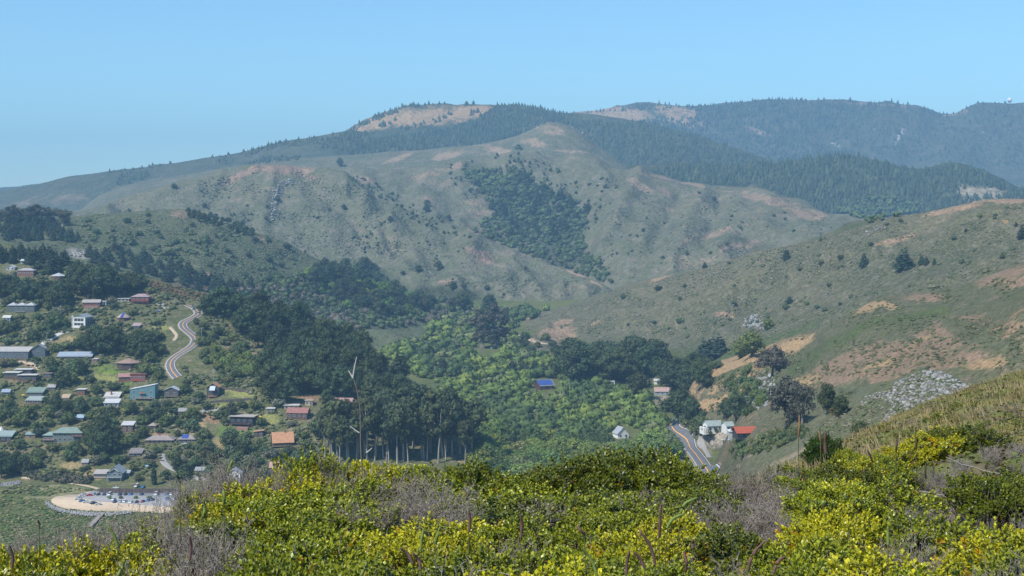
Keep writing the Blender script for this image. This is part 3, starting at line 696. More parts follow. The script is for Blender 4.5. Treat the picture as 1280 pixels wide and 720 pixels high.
# ------------------------------------------------------------------ open places
KEEP += [(612, 441, 20, 9), (772, 146, 38, 7), (848, 142, 22, 7), (735, 148, 20, 4), (1228, 241, 32, 6), (216, 458, 14, 18), (219, 480, 12, 12), (135, 466, 26, 9), (122, 473, 26, 5), (88, 425, 24, 9), (230, 420, 26, 40), (290, 498, 24, 12), (88, 582, 22, 6), (272, 548, 13, 22),
         (338, 524, 14, 7), (255, 533, 14, 12), (205, 588, 14, 14), (150, 626, 96, 14), (880, 560, 34, 14), (905, 547, 22, 8), (932, 452, 44, 10), (275, 452, 45, 20)]
HOUSE_PX += [(230, 405, 14, 20), (218, 455, 12, 16), (27, 388, 20, 9), (115, 380, 14, 8), (175, 374, 15, 9), (32, 340, 14, 8), (71, 344, 12, 9), (95, 402, 14, 11), (153, 396, 12, 9), (17, 440, 22, 9), (48, 440, 11, 9),
            (93, 443, 25, 6), (157, 456, 18, 8), (163, 473, 20, 8), (26, 468, 24, 11), (59, 469, 7, 6), (36, 497, 22, 11), (102, 488, 8, 7), (138, 497, 12, 10), (178, 491, 19, 13),
            (216, 490, 12, 10), (266, 488, 12, 13), (160, 533, 12, 9), (78, 543, 28, 13), (38, 543, 8, 7), (6, 546, 12, 9), (200, 549, 20, 8), (234, 549, 14, 7), (169, 566, 10, 7),
            (142, 592, 26, 12), (300, 526, 20, 11), (322, 543, 9, 7), (354, 547, 15, 11), (370, 514, 19, 10), (428, 503, 15, 7), (343, 584, 9, 8), (683, 480, 13, 8), (780, 542, 14, 11),
            (900, 532, 20, 12), (934, 540, 20, 9), (828, 490, 12, 9), (480, 0, 1, 1)]
KEEP += HOUSE_PX
for _p in ((8, 398), (129, 378), (121, 452), (84, 496), (100, 524), (168, 408), (190, 533), (338, 513), (452, 505), (386, 504), (106, 578), (64, 486), (228, 516), (8, 492), (250, 590)): HOUSE_PX.append((_p[0], _p[1]-3, 7, 5)); KEEP.append(HOUSE_PX[-1])

# ------------------------------------------------------------------ far forests (woods nobody could count)
FCOL = [(0.028, 0.042, 0.024), (0.035, 0.05, 0.026), (0.045, 0.06, 0.03), (0.024, 0.036, 0.02)]
bulk('far_forest', [([(560, 262), (640, 215), (690, 175), (740, 150), (800, 150), (870, 135), (960, 124), (1060, 127), (1150, 134), (1000, 170), (1090, 215), (1060, 262)], 3800),
                    ([(705, 145), (740, 139), (760, 139), (800, 130), (885, 132), (960, 125), (1000, 125), (980, 140), (900, 150), (870, 150), (860, 138), (800, 138), (730, 142)], 300),
                    ([(1000, 124), (1280, 130), (1290, 215), (1180, 205), (1100, 195), (1000, 180)], 700)], CONE, FCOL, (3, 5.5), 71,
     'hazy blue forest covering the farthest ridge and the valley before it', 'forest', gap=2.3, ay=2.2, dmin=6300)
bulk('peak_forest', [([(440, 178), (480, 172), (540, 163), (560, 162), (590, 152), (620, 134), (650, 129), (680, 134), (705, 142), (700, 152), (672, 158), (655, 170), (600, 178), (520, 182), (440, 190), (400, 185)], 1500),
                     ([(705, 143), (760, 147), (830, 152), (900, 178), (980, 212), (1080, 262), (1000, 250), (900, 232), (800, 214), (765, 205), (735, 178), (700, 160)], 1800),
                     ([(425, 163), (445, 155), (495, 136), (500, 140), (450, 160), (430, 170)], 70), ([(485, 138), (520, 130), (560, 128), (600, 130), (600, 132), (560, 131), (520, 134)], 26), ([(470, 158), (490, 150), (500, 150), (480, 160)], 10), ([(540, 150), (560, 142), (566, 144), (545, 154)], 10), ([(585, 142), (598, 136), (600, 140), (588, 146)], 8), ([(500, 160), (530, 152), (532, 156), (505, 163)], 14), ([(400, 175), (440, 165), (470, 167), (440, 176), (400, 182)], 80),
                     ([(400, 200), (465, 187), (470, 192), (410, 203)], 50), ([(460, 190), (545, 178), (640, 178), (560, 184), (480, 194)], 120)], CONE, FCOL, (3.5, 6.5), 73,
     'dark conifer forest wrapped around the golden peak', 'forest', gap=2.2, ay=2.2, dmin=4600)
bulk('ridge_forest', [([(700, 240), (800, 212), (930, 206), (1010, 195), (1062, 190), (1100, 202), (1149, 214), (1190, 206), (1224, 214), (1280, 238), (1290, 262), (1150, 268), (1080, 282), (900, 262)], 2300)], CONE, FCOL, (5, 9), 77,
     'conifer forest on the nearer blue ridge below the farthest one', 'forest', gap=2.7, ay=2.2, dmin=3600)
bulk('ridge_broadleaf_wood', [([(1050, 262), (1100, 245), (1160, 262), (1120, 272), (1085, 280), (1040, 262)], 120)], ROUND, [(0.06, 0.085, 0.03), (0.05, 0.07, 0.03)], (6, 9), 79,
     'greener broadleaved wood low on the nearer blue ridge', 'wood', gap=4)
bulk('skyline_trees', [([(85, 217), (130, 213), (200, 204), (300, 188), (352, 177), (352, 180), (300, 192), (200, 209), (130, 217), (85, 220)], 60), ([(300, 192), (350, 178), (400, 172), (400, 180), (350, 184), (305, 196)], 90),
                       ([(145, 232), (150, 218), (180, 215), (188, 220), (165, 230)], 40), ([(265, 205), (275, 195), (290, 196), (290, 206)], 14), ([(300, 206), (340, 196), (375, 196), (374, 200), (320, 206)], 60)],
     CONE, FCOL, (3, 6), 81, 'scattered dark trees along the long left skyline', 'trees', gap=2.6, keep=False)

# ------------------------------------------------------------------ trees and shrubs on the middle hills
grove('conifer', [(600, 265), (640, 232), (650, 215), (690, 240), (740, 268), (700, 300), (640, 300)], 40, 11, (11, 18), 'dark trees in the ravine of the amphitheatre slope', 'dark tree among the greener woods in the big central ravine', wide=1.5)
bulk('ravine_wood', [([(590, 290), (620, 262), (580, 215), (640, 212), (670, 232), (720, 255), (735, 275), (730, 310), (755, 335), (765, 355), (700, 335), (640, 310)], 480)], TUFT,
     [(0.055, 0.078, 0.032), (0.065, 0.09, 0.034), (0.05, 0.07, 0.03), (0.04, 0.055, 0.026)], (5, 12), 83, 'mixed green wood filling the big central ravine', 'wood', gap=5.0)
bulk('ravine_bushes', [([(560, 205), (610, 200), (640, 215), (650, 260), (600, 262), (565, 235)], 50), ([(690, 230), (760, 225), (745, 280), (720, 300), (715, 250)], 40), ([(420, 215), (460, 225), (560, 280), (600, 300), (540, 290), (460, 240)], 70),
                       ([(655, 180), (700, 215), (690, 240), (640, 215), (610, 200)], 40)], ROUND, [(0.04, 0.055, 0.027), (0.05, 0.07, 0.03)], (3.5, 7), 84,
     'loose dark bushes around the edges of the central ravine', 'bushes', gap=5)
for k, (poly, n, h, nm) in enumerate([([(130, 240), (330, 225), (430, 230), (520, 290), (640, 330), (730, 352), (600, 378), (450, 385), (300, 340), (180, 290)], 110, (3, 8), 'centre spur'),
                                     ([(760, 215), (880, 240), (1050, 280), (860, 335), (770, 350), (745, 320)], 45, (2.5, 5.5), 'ridged slope right of the ravine')]):
    grove('shrub', poly, n//6, 14, (h[0]+2, h[1]+1), 'small dark bushes on the '+nm, 'small dark bush dotted on the hazy '+nm, col=(0.045, 0.058, 0.03), seed=k+5, wide=0.8)
for x, y, h in ((130+295, 208, 12), (534, 258, 10), (430, 262, 8), (488, 278, 9), (523, 341, 11), (548, 338, 14), (612, 386, 20), (657, 338, 6), (561, 276, 9), (533, 266, 12), (566, 362, 12), (335, 302, 7), (334, 174+86, 5)):
    tree('cypress', x, y, h, 'single dark trees on the centre spur', 'single dark tree standing on the hazy centre spur')
tree('conifer', 612, 387, 22, label='lone upright dark tree at the valley head, right of a wider clump', wide=2.0)
tree('cypress', 579, 389, 25, label='broad dark tree clump standing at the head of the green valley', wide=1.1)
tree('cypress', 566, 388, 18, label='greyish dark tree left of the broad dark clump at the valley head', wide=1.1, col=(0.05, 0.05, 0.045))
bulk('hillside_bushes', [([(130, 240), (330, 225), (430, 230), (520, 290), (640, 330), (730, 352), (600, 378), (450, 385), (300, 340), (180, 290)], 110), ([(760, 215), (880, 240), (1050, 280), (860, 335), (770, 350), (745, 320)], 45),
                         ([(240, 225), (300, 240), (330, 275), (290, 290), (250, 265)], 24), ([(425, 275), (460, 285), (500, 335), (470, 340), (440, 300)], 30)], ROUND, [(0.05, 0.062, 0.033), (0.065, 0.08, 0.04)], (2.0, 5.5), 61, 'small dark bushes dotted over the hazy middle slopes', 'bushes', gap=3, clump=30)
bulk('left_hill_bushes', [([(110, 275), (240, 262), (330, 292), (400, 330), (500, 380), (420, 400), (300, 372), (150, 330), (60, 308)], 150), ([(140, 290), (260, 300), (330, 345), (250, 350), (180, 320)], 60)], TUFT, [(0.06, 0.08, 0.035), (0.08, 0.10, 0.045)], (4, 9), 62, 'dark bushes dotted over the green left mid hill', 'bushes', gap=4, clump=30)
bulk('right_hill_bushes', [([(700, 400), (900, 330), (1100, 275), (1280, 255), (1280, 320), (1060, 380), (900, 430)], 60), ([(640, 415), (700, 430), (790, 440), (830, 450), (760, 458), (690, 450), (640, 435)], 90)], TUFT, [(0.06, 0.08, 0.035), (0.075, 0.10, 0.04)], (3, 8), 63, 'scattered dark bushes over the right hill and its lower edge', 'bushes', gap=4, clump=30)
# wooded foot of the centre spur
grove('cypress', [(380, 345), (430, 335), (470, 345), (500, 372), (540, 385), (500, 398), (440, 390), (400, 370)], 80, 9, (14, 24), 'dark wood at the foot of the centre spur', 'dark tree in the hazy wood at the foot of the centre spur', mix=('willow', 0.35, 0.7), col=(0.042, 0.058, 0.028))
bulk('foot_thicket', [([(330, 350), (400, 345), (450, 372), (560, 378), (620, 392), (540, 404), (470, 412), (420, 410), (360, 390), (290, 372)], 260)], TUFT, [(0.06, 0.085, 0.03), (0.045, 0.065, 0.028), (0.09, 0.08, 0.06), (0.055, 0.075, 0.03)], (8, 14), 85,
     'tangled grey-green thicket below the dark wood of the centre spur', 'thicket', gap=6)
# left mid hill
grove('conifer', [(0, 288), (20, 276), (60, 284), (105, 300), (60, 305), (20, 302), (0, 300)], 34, 7, (13, 20), 'dark conifers on the left edge of the mid hill', 'dark conifer in the stand at the left edge of the mid hill', wide=1.3)
grove('eucalyptus', [(0, 276), (30, 272), (80, 280), (80, 284), (30, 282), (0, 284)], 16, 8, (16, 24), 'grey-green tall trees on the left mid hill', 'tall grey-green tree on the crest of the left mid hill', wide=1.3)
grove('shrub', [(110, 275), (240, 262), (330, 292), (400, 330), (500, 380), (420, 400), (300, 372), (150, 330), (60, 308)], 34, 16, (6, 10), 'dark bushes on the left mid hill', 'dark bush dotted over the green left mid hill', col=(0.05, 0.068, 0.033), seed=3, wide=1.0)
grove('conifer', [(110, 320), (140, 312), (250, 345), (330, 365), (280, 372), (190, 350), (120, 330)], 46, 8, (10, 22), 'conifers behind the village ridge', 'small dark conifer behind the village ridge', wide=1.4)
grove('cypress', [(232, 266), (270, 272), (322, 292), (318, 297), (270, 285), (238, 275)], 26, 6, (7, 11), 'dark hedge of trees across the left mid hill', 'dark tree in the diagonal row crossing the left mid hill')
# right hill
bulk('scrub_speckle', [([(640, 405), (760, 372), (900, 328), (1060, 288), (1280, 255), (1280, 325), (1100, 372), (1000, 410), (900, 455), (830, 470), (740, 440)], 4200),
                       ([(100, 268), (260, 268), (400, 330), (520, 385), (400, 395), (200, 345), (60, 305)], 1500),
                       ([(200, 235), (330, 212), (430, 220), (600, 300), (740, 350), (600, 378), (450, 370), (260, 265)], 1500),
                       ([(760, 215), (880, 235), (1060, 280), (850, 338), (770, 350), (745, 320)], 400)], BUSH1, [(0.075, 0.09, 0.045), (0.10, 0.105, 0.06), (0.06, 0.075, 0.035), (0.13, 0.125, 0.085)], (1.2, 3.4), 87,
     'low scrub speckling the middle and right hillsides', 'scrub', gap=2.2, squash=0.7, clump=26)
bulk('spur_scrub', [([(880, 470), (960, 438), (1100, 375), (1280, 326), (1280, 462), (1180, 462), (1110, 480), (1000, 525), (900, 560), (880, 520)], 1300)], TUFT, [(0.085, 0.095, 0.04), (0.06, 0.075, 0.03), (0.12, 0.12, 0.06)], (2.5, 6), 89,
     'dark green scrub clumps on the dry golden spurs', 'scrub', gap=2.6, squash=0.7, clump=34)
for x, y, h, w, l in ((1130, 337, 30, 1.7, 'largest dark conifer alone on the open right hill'), (1080, 334, 21, 1.3, 'dark conifer left of the largest one on the right hill'),
                      (983, 325, 16, 1.4, 'small dark conifer on the upper left of the right hill'), (1152, 331, 15, 1.2, 'first of two small conifers right of the largest one'), (1158, 331, 13, 1.2, 'second of two small conifers right of the largest one'),
                      (1168, 331, 10, 1.2, 'smallest pale conifer right of the pair on the right hill'), (881, 335, 9, 1.5, 'small dark tree near the left crest of the right hill'), (987, 379, 10, 2, 'small dark tree in the middle of the right hill'),
                      (1279, 298, 20, 1.5, 'dark tree cut by the right edge of the frame'), (1270, 283, 7, 1.5, 'tiny dark tree near the top right of the right hill'), (1207, 290, 6, 1.5, 'tiny dark bush above the pale scar of the right hill')):
    tree('conifer', x, y, h, label=l, wide=w)
grove('shrub', [(700, 400), (900, 330), (1100, 275), (1280, 255), (1280, 320), (1060, 380), (900, 430)], 22, 24, (4, 8), 'bushes on the open right hill', 'dark bush dotted on the open right hill', col=(0.05, 0.065, 0.03), seed=13)
# trees of the right valley side
grove('cypress', [(708, 470), (740, 462), (800, 458), (822, 462), (818, 478), (760, 478), (720, 480)], 16, 12, (38, 52), 'big dark cypresses right of the solar roofed barn', 'big dark cypress in the grove right of the blue solar roof', wide=1.25, keep=False)
grove('cypress', [(822, 478), (870, 470), (890, 480), (870, 495), (830, 495)], 9, 13, (30, 42), 'dark trees above the highway bend', 'dark tree above the end of the highway', wide=1.0)
tree('cypress', 799, 500, 38, label='round dark green tree in front of the big cypress grove', wide=1.0, col=(0.045, 0.06, 0.025))
tree('cypress', 848, 528, 46, label='big dark cypress at the far end of the highway', wide=1.15)
tree('cypress', 865, 528, 34, label='dark cypress just right of the big one at the end of the highway')
tree('cypress', 920, 527, 38, label='dark cypress directly behind the white house', wide=1.1)
tree('cypress', 908, 524, 28, label='lower dark tree at the left rear of the white house', wide=1.2)
grove('conifer', [(880, 452), (905, 448), (905, 444), (880, 446)], 4, 7, (26, 34), 'dark conifers below the rocky outcrop', 'dark conifer left of the round olive tree', wide=1.7)
tree('cypress', 940, 446, 34, label='broad olive-green round tree below the rocky outcrop', wide=1.3, col=(0.085, 0.10, 0.028))
tree('cypress', 925, 448, 26, label='lower olive-green tree left of the broad one below the outcrop', wide=1.4, col=(0.08, 0.10, 0.03))
tree('willow', 960, 412, 16, label='bright olive bush on the right shoulder of the rocky outcrop', wide=0.9, col=(0.07, 0.09, 0.022))
tree('cypress', 965, 471, 42, label='brown-grey round tree on the golden spur', wide=1.1, col=(0.064, 0.058, 0.042))
tree('cypress', 985, 535, 72, label='tall brown-grey tree right of the pale boulders', wide=0.78, col=(0.058, 0.054, 0.038))
tree('eucalyptus', 1003, 530, 55, label='tall thin grey tree at the right rear of the tallest one', wide=0.9, col=(0.05, 0.052, 0.036))
tree('cypress', 1034, 518, 44, label='slender dark tree standing alone right of the tall grey tree', wide=0.7)
tree('cypress', 1052, 520, 28, label='short dark tree right of the slender dark one', wide=1.0)
tree('cypress', 1046, 522, 18, label='rounded reddish-olive tree beside the slender dark tree', wide=1.4, col=(0.09, 0.075, 0.03))
tree('cypress', 1075, 551, 28, label='round dark bush on the crest below the rocky knoll', wide=1.2)
tree('cypress', 1090, 547, 13, label='small green bush right of the round dark bush on the crest', wide=1.4, col=(0.07, 0.09, 0.03))
tree('willow', 950, 510, 12, label='round bright bush in the middle of the pale boulders', wide=1.0, col=(0.08, 0.10, 0.02))
tree('cypress', 938, 494, 16, label='olive shrub mass at the upper left of the pale boulders', wide=1.5, col=(0.06, 0.075, 0.025))
grove('shrub', [(840, 515), (880, 520), (880, 545), (860, 540)], 18, 7, (9, 15), 'shrubs between highway and white house', 'green shrub between the highway and the white house')
tree('cypress', 888, 548, 22, label='dark tree in front of the left corner of the white house', wide=1.1)
grove('shrub', [(912, 560), (1000, 535), (1010, 545), (960, 565), (920, 575)], 40, 7, (6, 13), 'green shrubs in front of the red roofed barn', 'green shrub on the slope in front of the red-roofed barn', wide=1.0, keep=False)
grove('willow', [(905, 470), (940, 465), (960, 500), (930, 525), (940, 510), (915, 500)], 20, 9, (9, 15), 'green shrubs above the white house', 'green shrub on the bank above the white house', col=(0.08, 0.11, 0.035))
grove('willow', [(860, 455), (900, 452), (930, 452), (880, 470), (850, 470)], 30, 9, (9, 16), 'green trees left of the golden spur', 'mid-green tree in the fold left of the golden spur', col=(0.055, 0.075, 0.03))
# the valley: bright willow thicket
tree('eucalyptus', 602, 434, 50, label='tall dark grey tree at the left of the pair in the upper valley', wide=1.0, col=(0.055, 0.055, 0.042))
tree('eucalyptus', 621, 435, 58, label='tallest dark grey tree leaning right in the upper valley', wide=1.05, col=(0.055, 0.055, 0.042))
tree('eucalyptus', 614, 436, 30, label='low grey tree at the foot of the tallest pair in the upper valley', wide=1.2, col=(0.06, 0.06, 0.045))
VAL = [(545, 402), (600, 392), (690, 388), (640, 412), (650, 440), (700, 452), (750, 476), (810, 505), (850, 560), (820, 600), (700, 620), (600, 610), (590, 540), (545, 480), (470, 445), (485, 440), (530, 424)]
pts = spots(VAL, 960, 7.8, 1.7, tries=50, seed=21)
rngv = random.Random(5)
near = sorted(pts, key=lambda q: -q[1])
VCOL = [(0.092, 0.128, 0.030), (0.118, 0.15, 0.032), (0.072, 0.105, 0.028), (0.05, 0.075, 0.026), (0.105, 0.122, 0.05)]
def vcol(x, y):
    k = float(fbm(np.array([x/38.0]), np.array([y/22.0]), 4)[0])+rngv.uniform(-0.12, 0.12)
    return VCOL[0] if k > 0.12 else VCOL[1] if k > 0.0 else VCOL[4] if k > -0.06 else VCOL[2] if k > -0.2 else VCOL[3]
for i, (x, y) in enumerate(near[:270]):
    vc = vcol(x, y)
    if hides(x, y, 15, 11): continue
    tree('willow', x, y, (9+15*rngv.random()**1.8)*(0.75+0.3*(y-400)/160), 'bright green valley willows', {0: 'fresh green', 1: 'bright yellow-green', 2: 'mid-green', 3: 'dark green', 4: 'pale olive-green'}[VCOL.index(vc)]+' round tree in the valley floor thicket', col=vc, wide=1.25, jit=0.3)
V2, F2, T2, o2 = [], [], [], 0
for x, y in near[270:]:
    if hides(x, y, 15, 11): continue
    p = pix(x, y)
    if p is None: continue
    s = (9+14*rngv.random()**1.8)*(0.72+0.28*(y-400)/160)*p.y/F; a = rngv.uniform(0, 6.28); ca, sa = math.cos(a), math.sin(a)
    q = np.stack([(TUFT[0][:, 0]*ca-TUFT[0][:, 1]*sa)*s*1.15+p.x, (TUFT[0][:, 0]*sa+TUFT[0][:, 1]*ca)*s*1.15+p.y, TUFT[0][:, 2]*s*1.2+p.z], 1)
    V2.append(q); F2.append(TUFT[1]+o2); T2.append(TUFT[2]*BRIGHT*np.array(vcol(x, y))); o2 += len(q)
me = mesh_np('valley_thicket', np.concatenate(V2), [np.concatenate(F2)], tint=np.concatenate(T2))
tag(link('valley_thicket', me, None, M_LEAF), 'lighter far end of the green thicket filling the valley floor', 'thicket', kind='stuff')
for x, y, h in ((500, 470, 36), (553, 465, 22), (575, 470, 16), (590, 478, 14)):
    tree('conifer', x, y, h, 'pointed dark conifers in the bright valley', 'pointed dark conifer standing among the bright valley willows', wide=1.5)
grove('conifer', [(640, 460), (705, 466), (705, 472), (640, 470)], 12, 7, (14, 20), 'dark row behind the solar roofed barn', 'dark conifer in the row behind the blue solar roof', wide=1.5)
grove('shrub', [(640, 415), (700, 430), (790, 440), (830, 450), (760, 458), (690, 450), (640, 435)], 30, 14, (8, 14), 'mid-green shrubs on the valley side', 'mid-green shrub on the lower side of the right hill', col=(0.06, 0.085, 0.03), seed=8)
# village hill: the cypress groves
rp = random.Random(77)
for i in range(34):
    x = 405+i*5.6+rp.uniform(-3, 3); tree('pine', x, 572+rp.uniform(-8, 8)+(6 if x < 450 else 0), rp.uniform(64, 90)*(0.85 if x > 570 else 1), 'bare-trunked pines above the foreground brush', 'tall pine with a pale bare trunk in the grove above the brush', wide=0.75)
grove('willow', [(0, 400), (60, 395), (140, 420), (200, 440), (250, 500), (240, 560), (120, 590), (0, 585)], 85, 15, (12, 20), 'broadleaved garden trees in the village', 'rounded green garden tree between the village houses', col=(0.07, 0.095, 0.032), seed=66)
grove('willow', [(240, 400), (300, 425), (330, 470), (290, 478), (250, 455), (250, 425)], 34, 11, (8, 14), 'green scrub trees right of the winding road', 'green scrubby tree on the bank right of the winding road', col=(0.08, 0.10, 0.035), seed=67, keep=False)
grove('willow', [(240, 510), (330, 555), (400, 590), (330, 600), (230, 600)], 40, 13, (10, 19), 'broadleaved trees at the foot of the village', 'broadleaved tree low on the right side of the village', col=(0.065, 0.085, 0.035), seed=68)
grove('cypress', [(292, 398), (330, 392), (380, 410), (440, 440), (480, 475), (470, 495), (420, 480), (360, 470), (330, 440), (300, 420)], 84, 12, (24, 46), 'dark cypress grove right of the winding road', 'dark cypress in the long grove right of the winding road', wide=0.85, keep=False, mix=('conifer', 0.25, 1.0))
grove('cypress', [(322, 470), (400, 478), (470, 500), (520, 510), (510, 530), (430, 522), (395, 520), (330, 500)], 34, 14, (28, 48), 'dark cypresses on the slope above the trunks', 'dark cypress on the slope right of the terraced lawn', wide=0.9)
grove('pine', [(400, 560), (440, 540), (470, 528), (540, 540), (588, 555), (590, 570), (520, 575), (588, 560), (440, 560), (400, 570)], 40, 10, (44, 66), 'bare-trunked pines above the foreground brush', 'tall pine with a pale bare trunk in the grove above the brush', wide=1.1)
tree('cypress', 275, 396, 42, label='largest round dark tree right of the hairpin road', wide=1.15)
tree('cypress', 262, 394, 30, label='dark tree at the left shoulder of the largest round tree', wide=1.0)
tree('cypress', 291, 398, 30, label='dark tree at the right shoulder of the largest round tree', wide=1.0)
grove('cypress', [(86, 366), (100, 358), (140, 362), (145, 372), (110, 374)], 11, 9, (34, 46), 'tall dark cypresses behind the red house', 'tall dark cypress above the red-brown hillside house', wide=0.9, keep=False)
grove('cypress', [(148, 372), (160, 358), (182, 362), (178, 370), (160, 366)], 7, 8, (20, 34), 'dark trees behind the two-storey red house', 'dark tree behind the two-storey house on the crest')
grove('cypress', [(0, 360), (20, 356), (80, 362), (86, 386), (60, 388), (50, 376), (0, 372)], 28, 9, (18, 34), 'dark trees above the grey three-gabled house', 'dark tree in the mass above the three-gabled house', wide=1.1)
grove('conifer', [(0, 318), (20, 314), (70, 325), (85, 332), (70, 340), (30, 330), (0, 330)], 22, 9, (12, 24), 'trees on the top left of the village hill', 'dark tree along the top left crest of the village hill', wide=1.5)
tree('conifer', 66, 340, 30, label='pointed dark tree above the round-roofed house', wide=1.4)
grove('cypress', [(100, 436), (150, 440), (150, 444), (110, 444)], 8, 8, (32, 42), 'dark trees right of the white tower house', 'dark tree directly right of the white tower house', wide=0.85, keep=False)
grove('cypress', [(158, 440), (180, 436), (190, 444), (172, 450)], 6, 8, (28, 36), 'dark trees below the winding road', 'dark tree left of the winding road', wide=0.95, keep=False)
grove('cypress', [(60, 512), (75, 500), (100, 508), (110, 520), (90, 524), (70, 522)], 9, 9, (34, 48), 'dark trees in the middle of the village', 'dark tree in the central village clump above the green-roofed house', wide=0.85, keep=False)
grove('cypress', [(110, 560), (125, 545), (140, 552), (150, 568), (130, 574), (112, 572)], 9, 9, (26, 42), 'dark trees right of the green roofed house', 'dark tree between the green-roofed house and the gabled blue house', wide=0.95, keep=False)
tree('cypress', 80, 482, 24, label='flat-topped dark tree on the edge of the bright lawn', wide=1.3)
tree('cypress', 100, 468, 20, label='umbrella-shaped tree at the left end of the bright lawn', wide=1.2)
tree('cypress', 290, 524, 24, label='shaggy palm-like tree left of the dark terrace house', wide=0.8, col=(0.06, 0.07, 0.04))
tree('cypress', 257, 574, 20, label='round reddish-green tree beside the green strip', wide=1.1, col=(0.07, 0.07, 0.03))
tree('cypress', 222, 590, 22, label='round dark tree right of the grey driveway', wide=1.0)
tree('cypress', 207, 600, 14, label='low dark bush under the grey driveway', wide=1.4)
tree('column', 193, 606, 24, label='narrow dark columnar cypress above the parking lot wall')
grove('cypress', [(0, 592), (14, 586), (30, 588), (34, 594), (10, 598), (0, 600)], 9, 7, (22, 34), 'pines beside the beach path', 'pine with a pale trunk beside the beach path at the left edge', wide=0.8)
tree('cypress', 303, 570, 20, label='dark round tree below the dark terrace house', wide=1.0)
grove('cypress', [(160, 515), (200, 512), (240, 520), (240, 526), (180, 530)], 9, 12, (15, 24), 'trees below the teal house', 'green tree on the bank below the teal house', col=(0.05, 0.065, 0.028))
grove('willow', [(270, 440), (310, 450), (330, 470), (300, 470), (268, 455)], 26, 8, (9, 15), 'yellow-green bushes right of the road bend', 'yellow-green bush on the slope right of the road bend', col=(0.11, 0.14, 0.035), keep=False)
VIL = [(0, 345), (60, 330), (150, 345), (260, 385), (310, 420), (330, 470), (400, 540), (400, 590), (230, 604), (60, 598), (0, 590)]
k = 0
for (poly, n, sd) in ((VIL, 185, 31),):
    for x, y in spots(poly, n, 9.5, 1.6, tries=40, seed=sd):
        c = random.choice([(0.07, 0.09, 0.032), (0.09, 0.11, 0.04), (0.05, 0.07, 0.025), (0.12, 0.13, 0.05), (0.11, 0.11, 0.07), (0.045, 0.055, 0.025)])
        hs_ = random.uniform(8, 15)
        if hides(x, y, hs_, hs_*0.5): hs_ *= 0.55
        tree('shrub', x, y, hs_, 'garden shrubs between the village houses', 'rounded garden shrub between the village houses', col=c, wide=1.1)
bulk('village_scrub', [(VIL, 2400), ([(230, 440), (330, 480), (300, 485), (240, 470)], 160)], TUFT, [(0.07, 0.085, 0.035), (0.10, 0.115, 0.045), (0.05, 0.065, 0.025), (0.14, 0.14, 0.08)], (3, 7.5), 91,
     'low garden scrub and brush covering the village hill', 'scrub', gap=4, squash=0.8)
bulk('crest_brush', [([(140, 342), (230, 360), (290, 376), (280, 384), (200, 368), (150, 352)], 200), ([(380, 402), (480, 462), (470, 470), (360, 402)], 100)], TUFT, [(0.11, 0.08, 0.04), (0.09, 0.075, 0.04), (0.06, 0.07, 0.03)], (3, 6), 93,
     'rusty brown brush along the crest of the village hill', 'brush', gap=3.5, keep=False)
bulk('bank_hedge', [([(30, 590), (110, 600), (112, 606), (60, 602), (30, 596)], 60)], TUFT, [(0.07, 0.065, 0.04), (0.05, 0.055, 0.03)], (9, 13), 94, 'dark brown hedge along the bank above the beach path', 'hedge', gap=4, keep=False)
bulk('marsh_plants', [([(0, 620), (230, 640), (300, 660), (300, 700), (0, 700)], 1500), ([(20, 606), (130, 614), (70, 622), (0, 616)], 200)], TUFT, [(0.09, 0.12, 0.035), (0.13, 0.14, 0.05), (0.06, 0.09, 0.03), (0.16, 0.15, 0.07)], (3, 8), 95,
     'green marsh plants and coarse grass beside the parking lot', 'marsh plants', gap=4, squash=0.5)
# ------------------------------------------------------------------ roads and paths
def smooth_line(pts, step):
    pts = np.array(pts, float); out = []
    n = len(pts)
    for i in range(n-1):
        p0, p1, p2, p3 = pts[max(i-1, 0)], pts[i], pts[i+1], pts[min(i+2, n-1)]
        m = max(2, int(np.linalg.norm(p2-p1)/step))
        for k in range(m):
            t = k/m; out.append(0.5*((2*p1)+(-p0+p2)*t+(2*p0-5*p1+4*p2-p3)*t*t+(-p0+3*p1-3*p2+p3)*t**3))
    out.append(pts[-1]); return np.array(out)

def road_path(px_pts):
    w = []
    for x, y in smooth_line(px_pts, 1.5):
        p = pix(x, y)
        if p is not None and (not w or abs(p.y-w[-1][1]) < 60): w.append((p.x, p.y))
    w = np.array(w)
    for _ in range(6): w[1:-1] = (w[:-2]+2*w[1:-1]+w[2:])/4
    return smooth_line(w, 2.5)

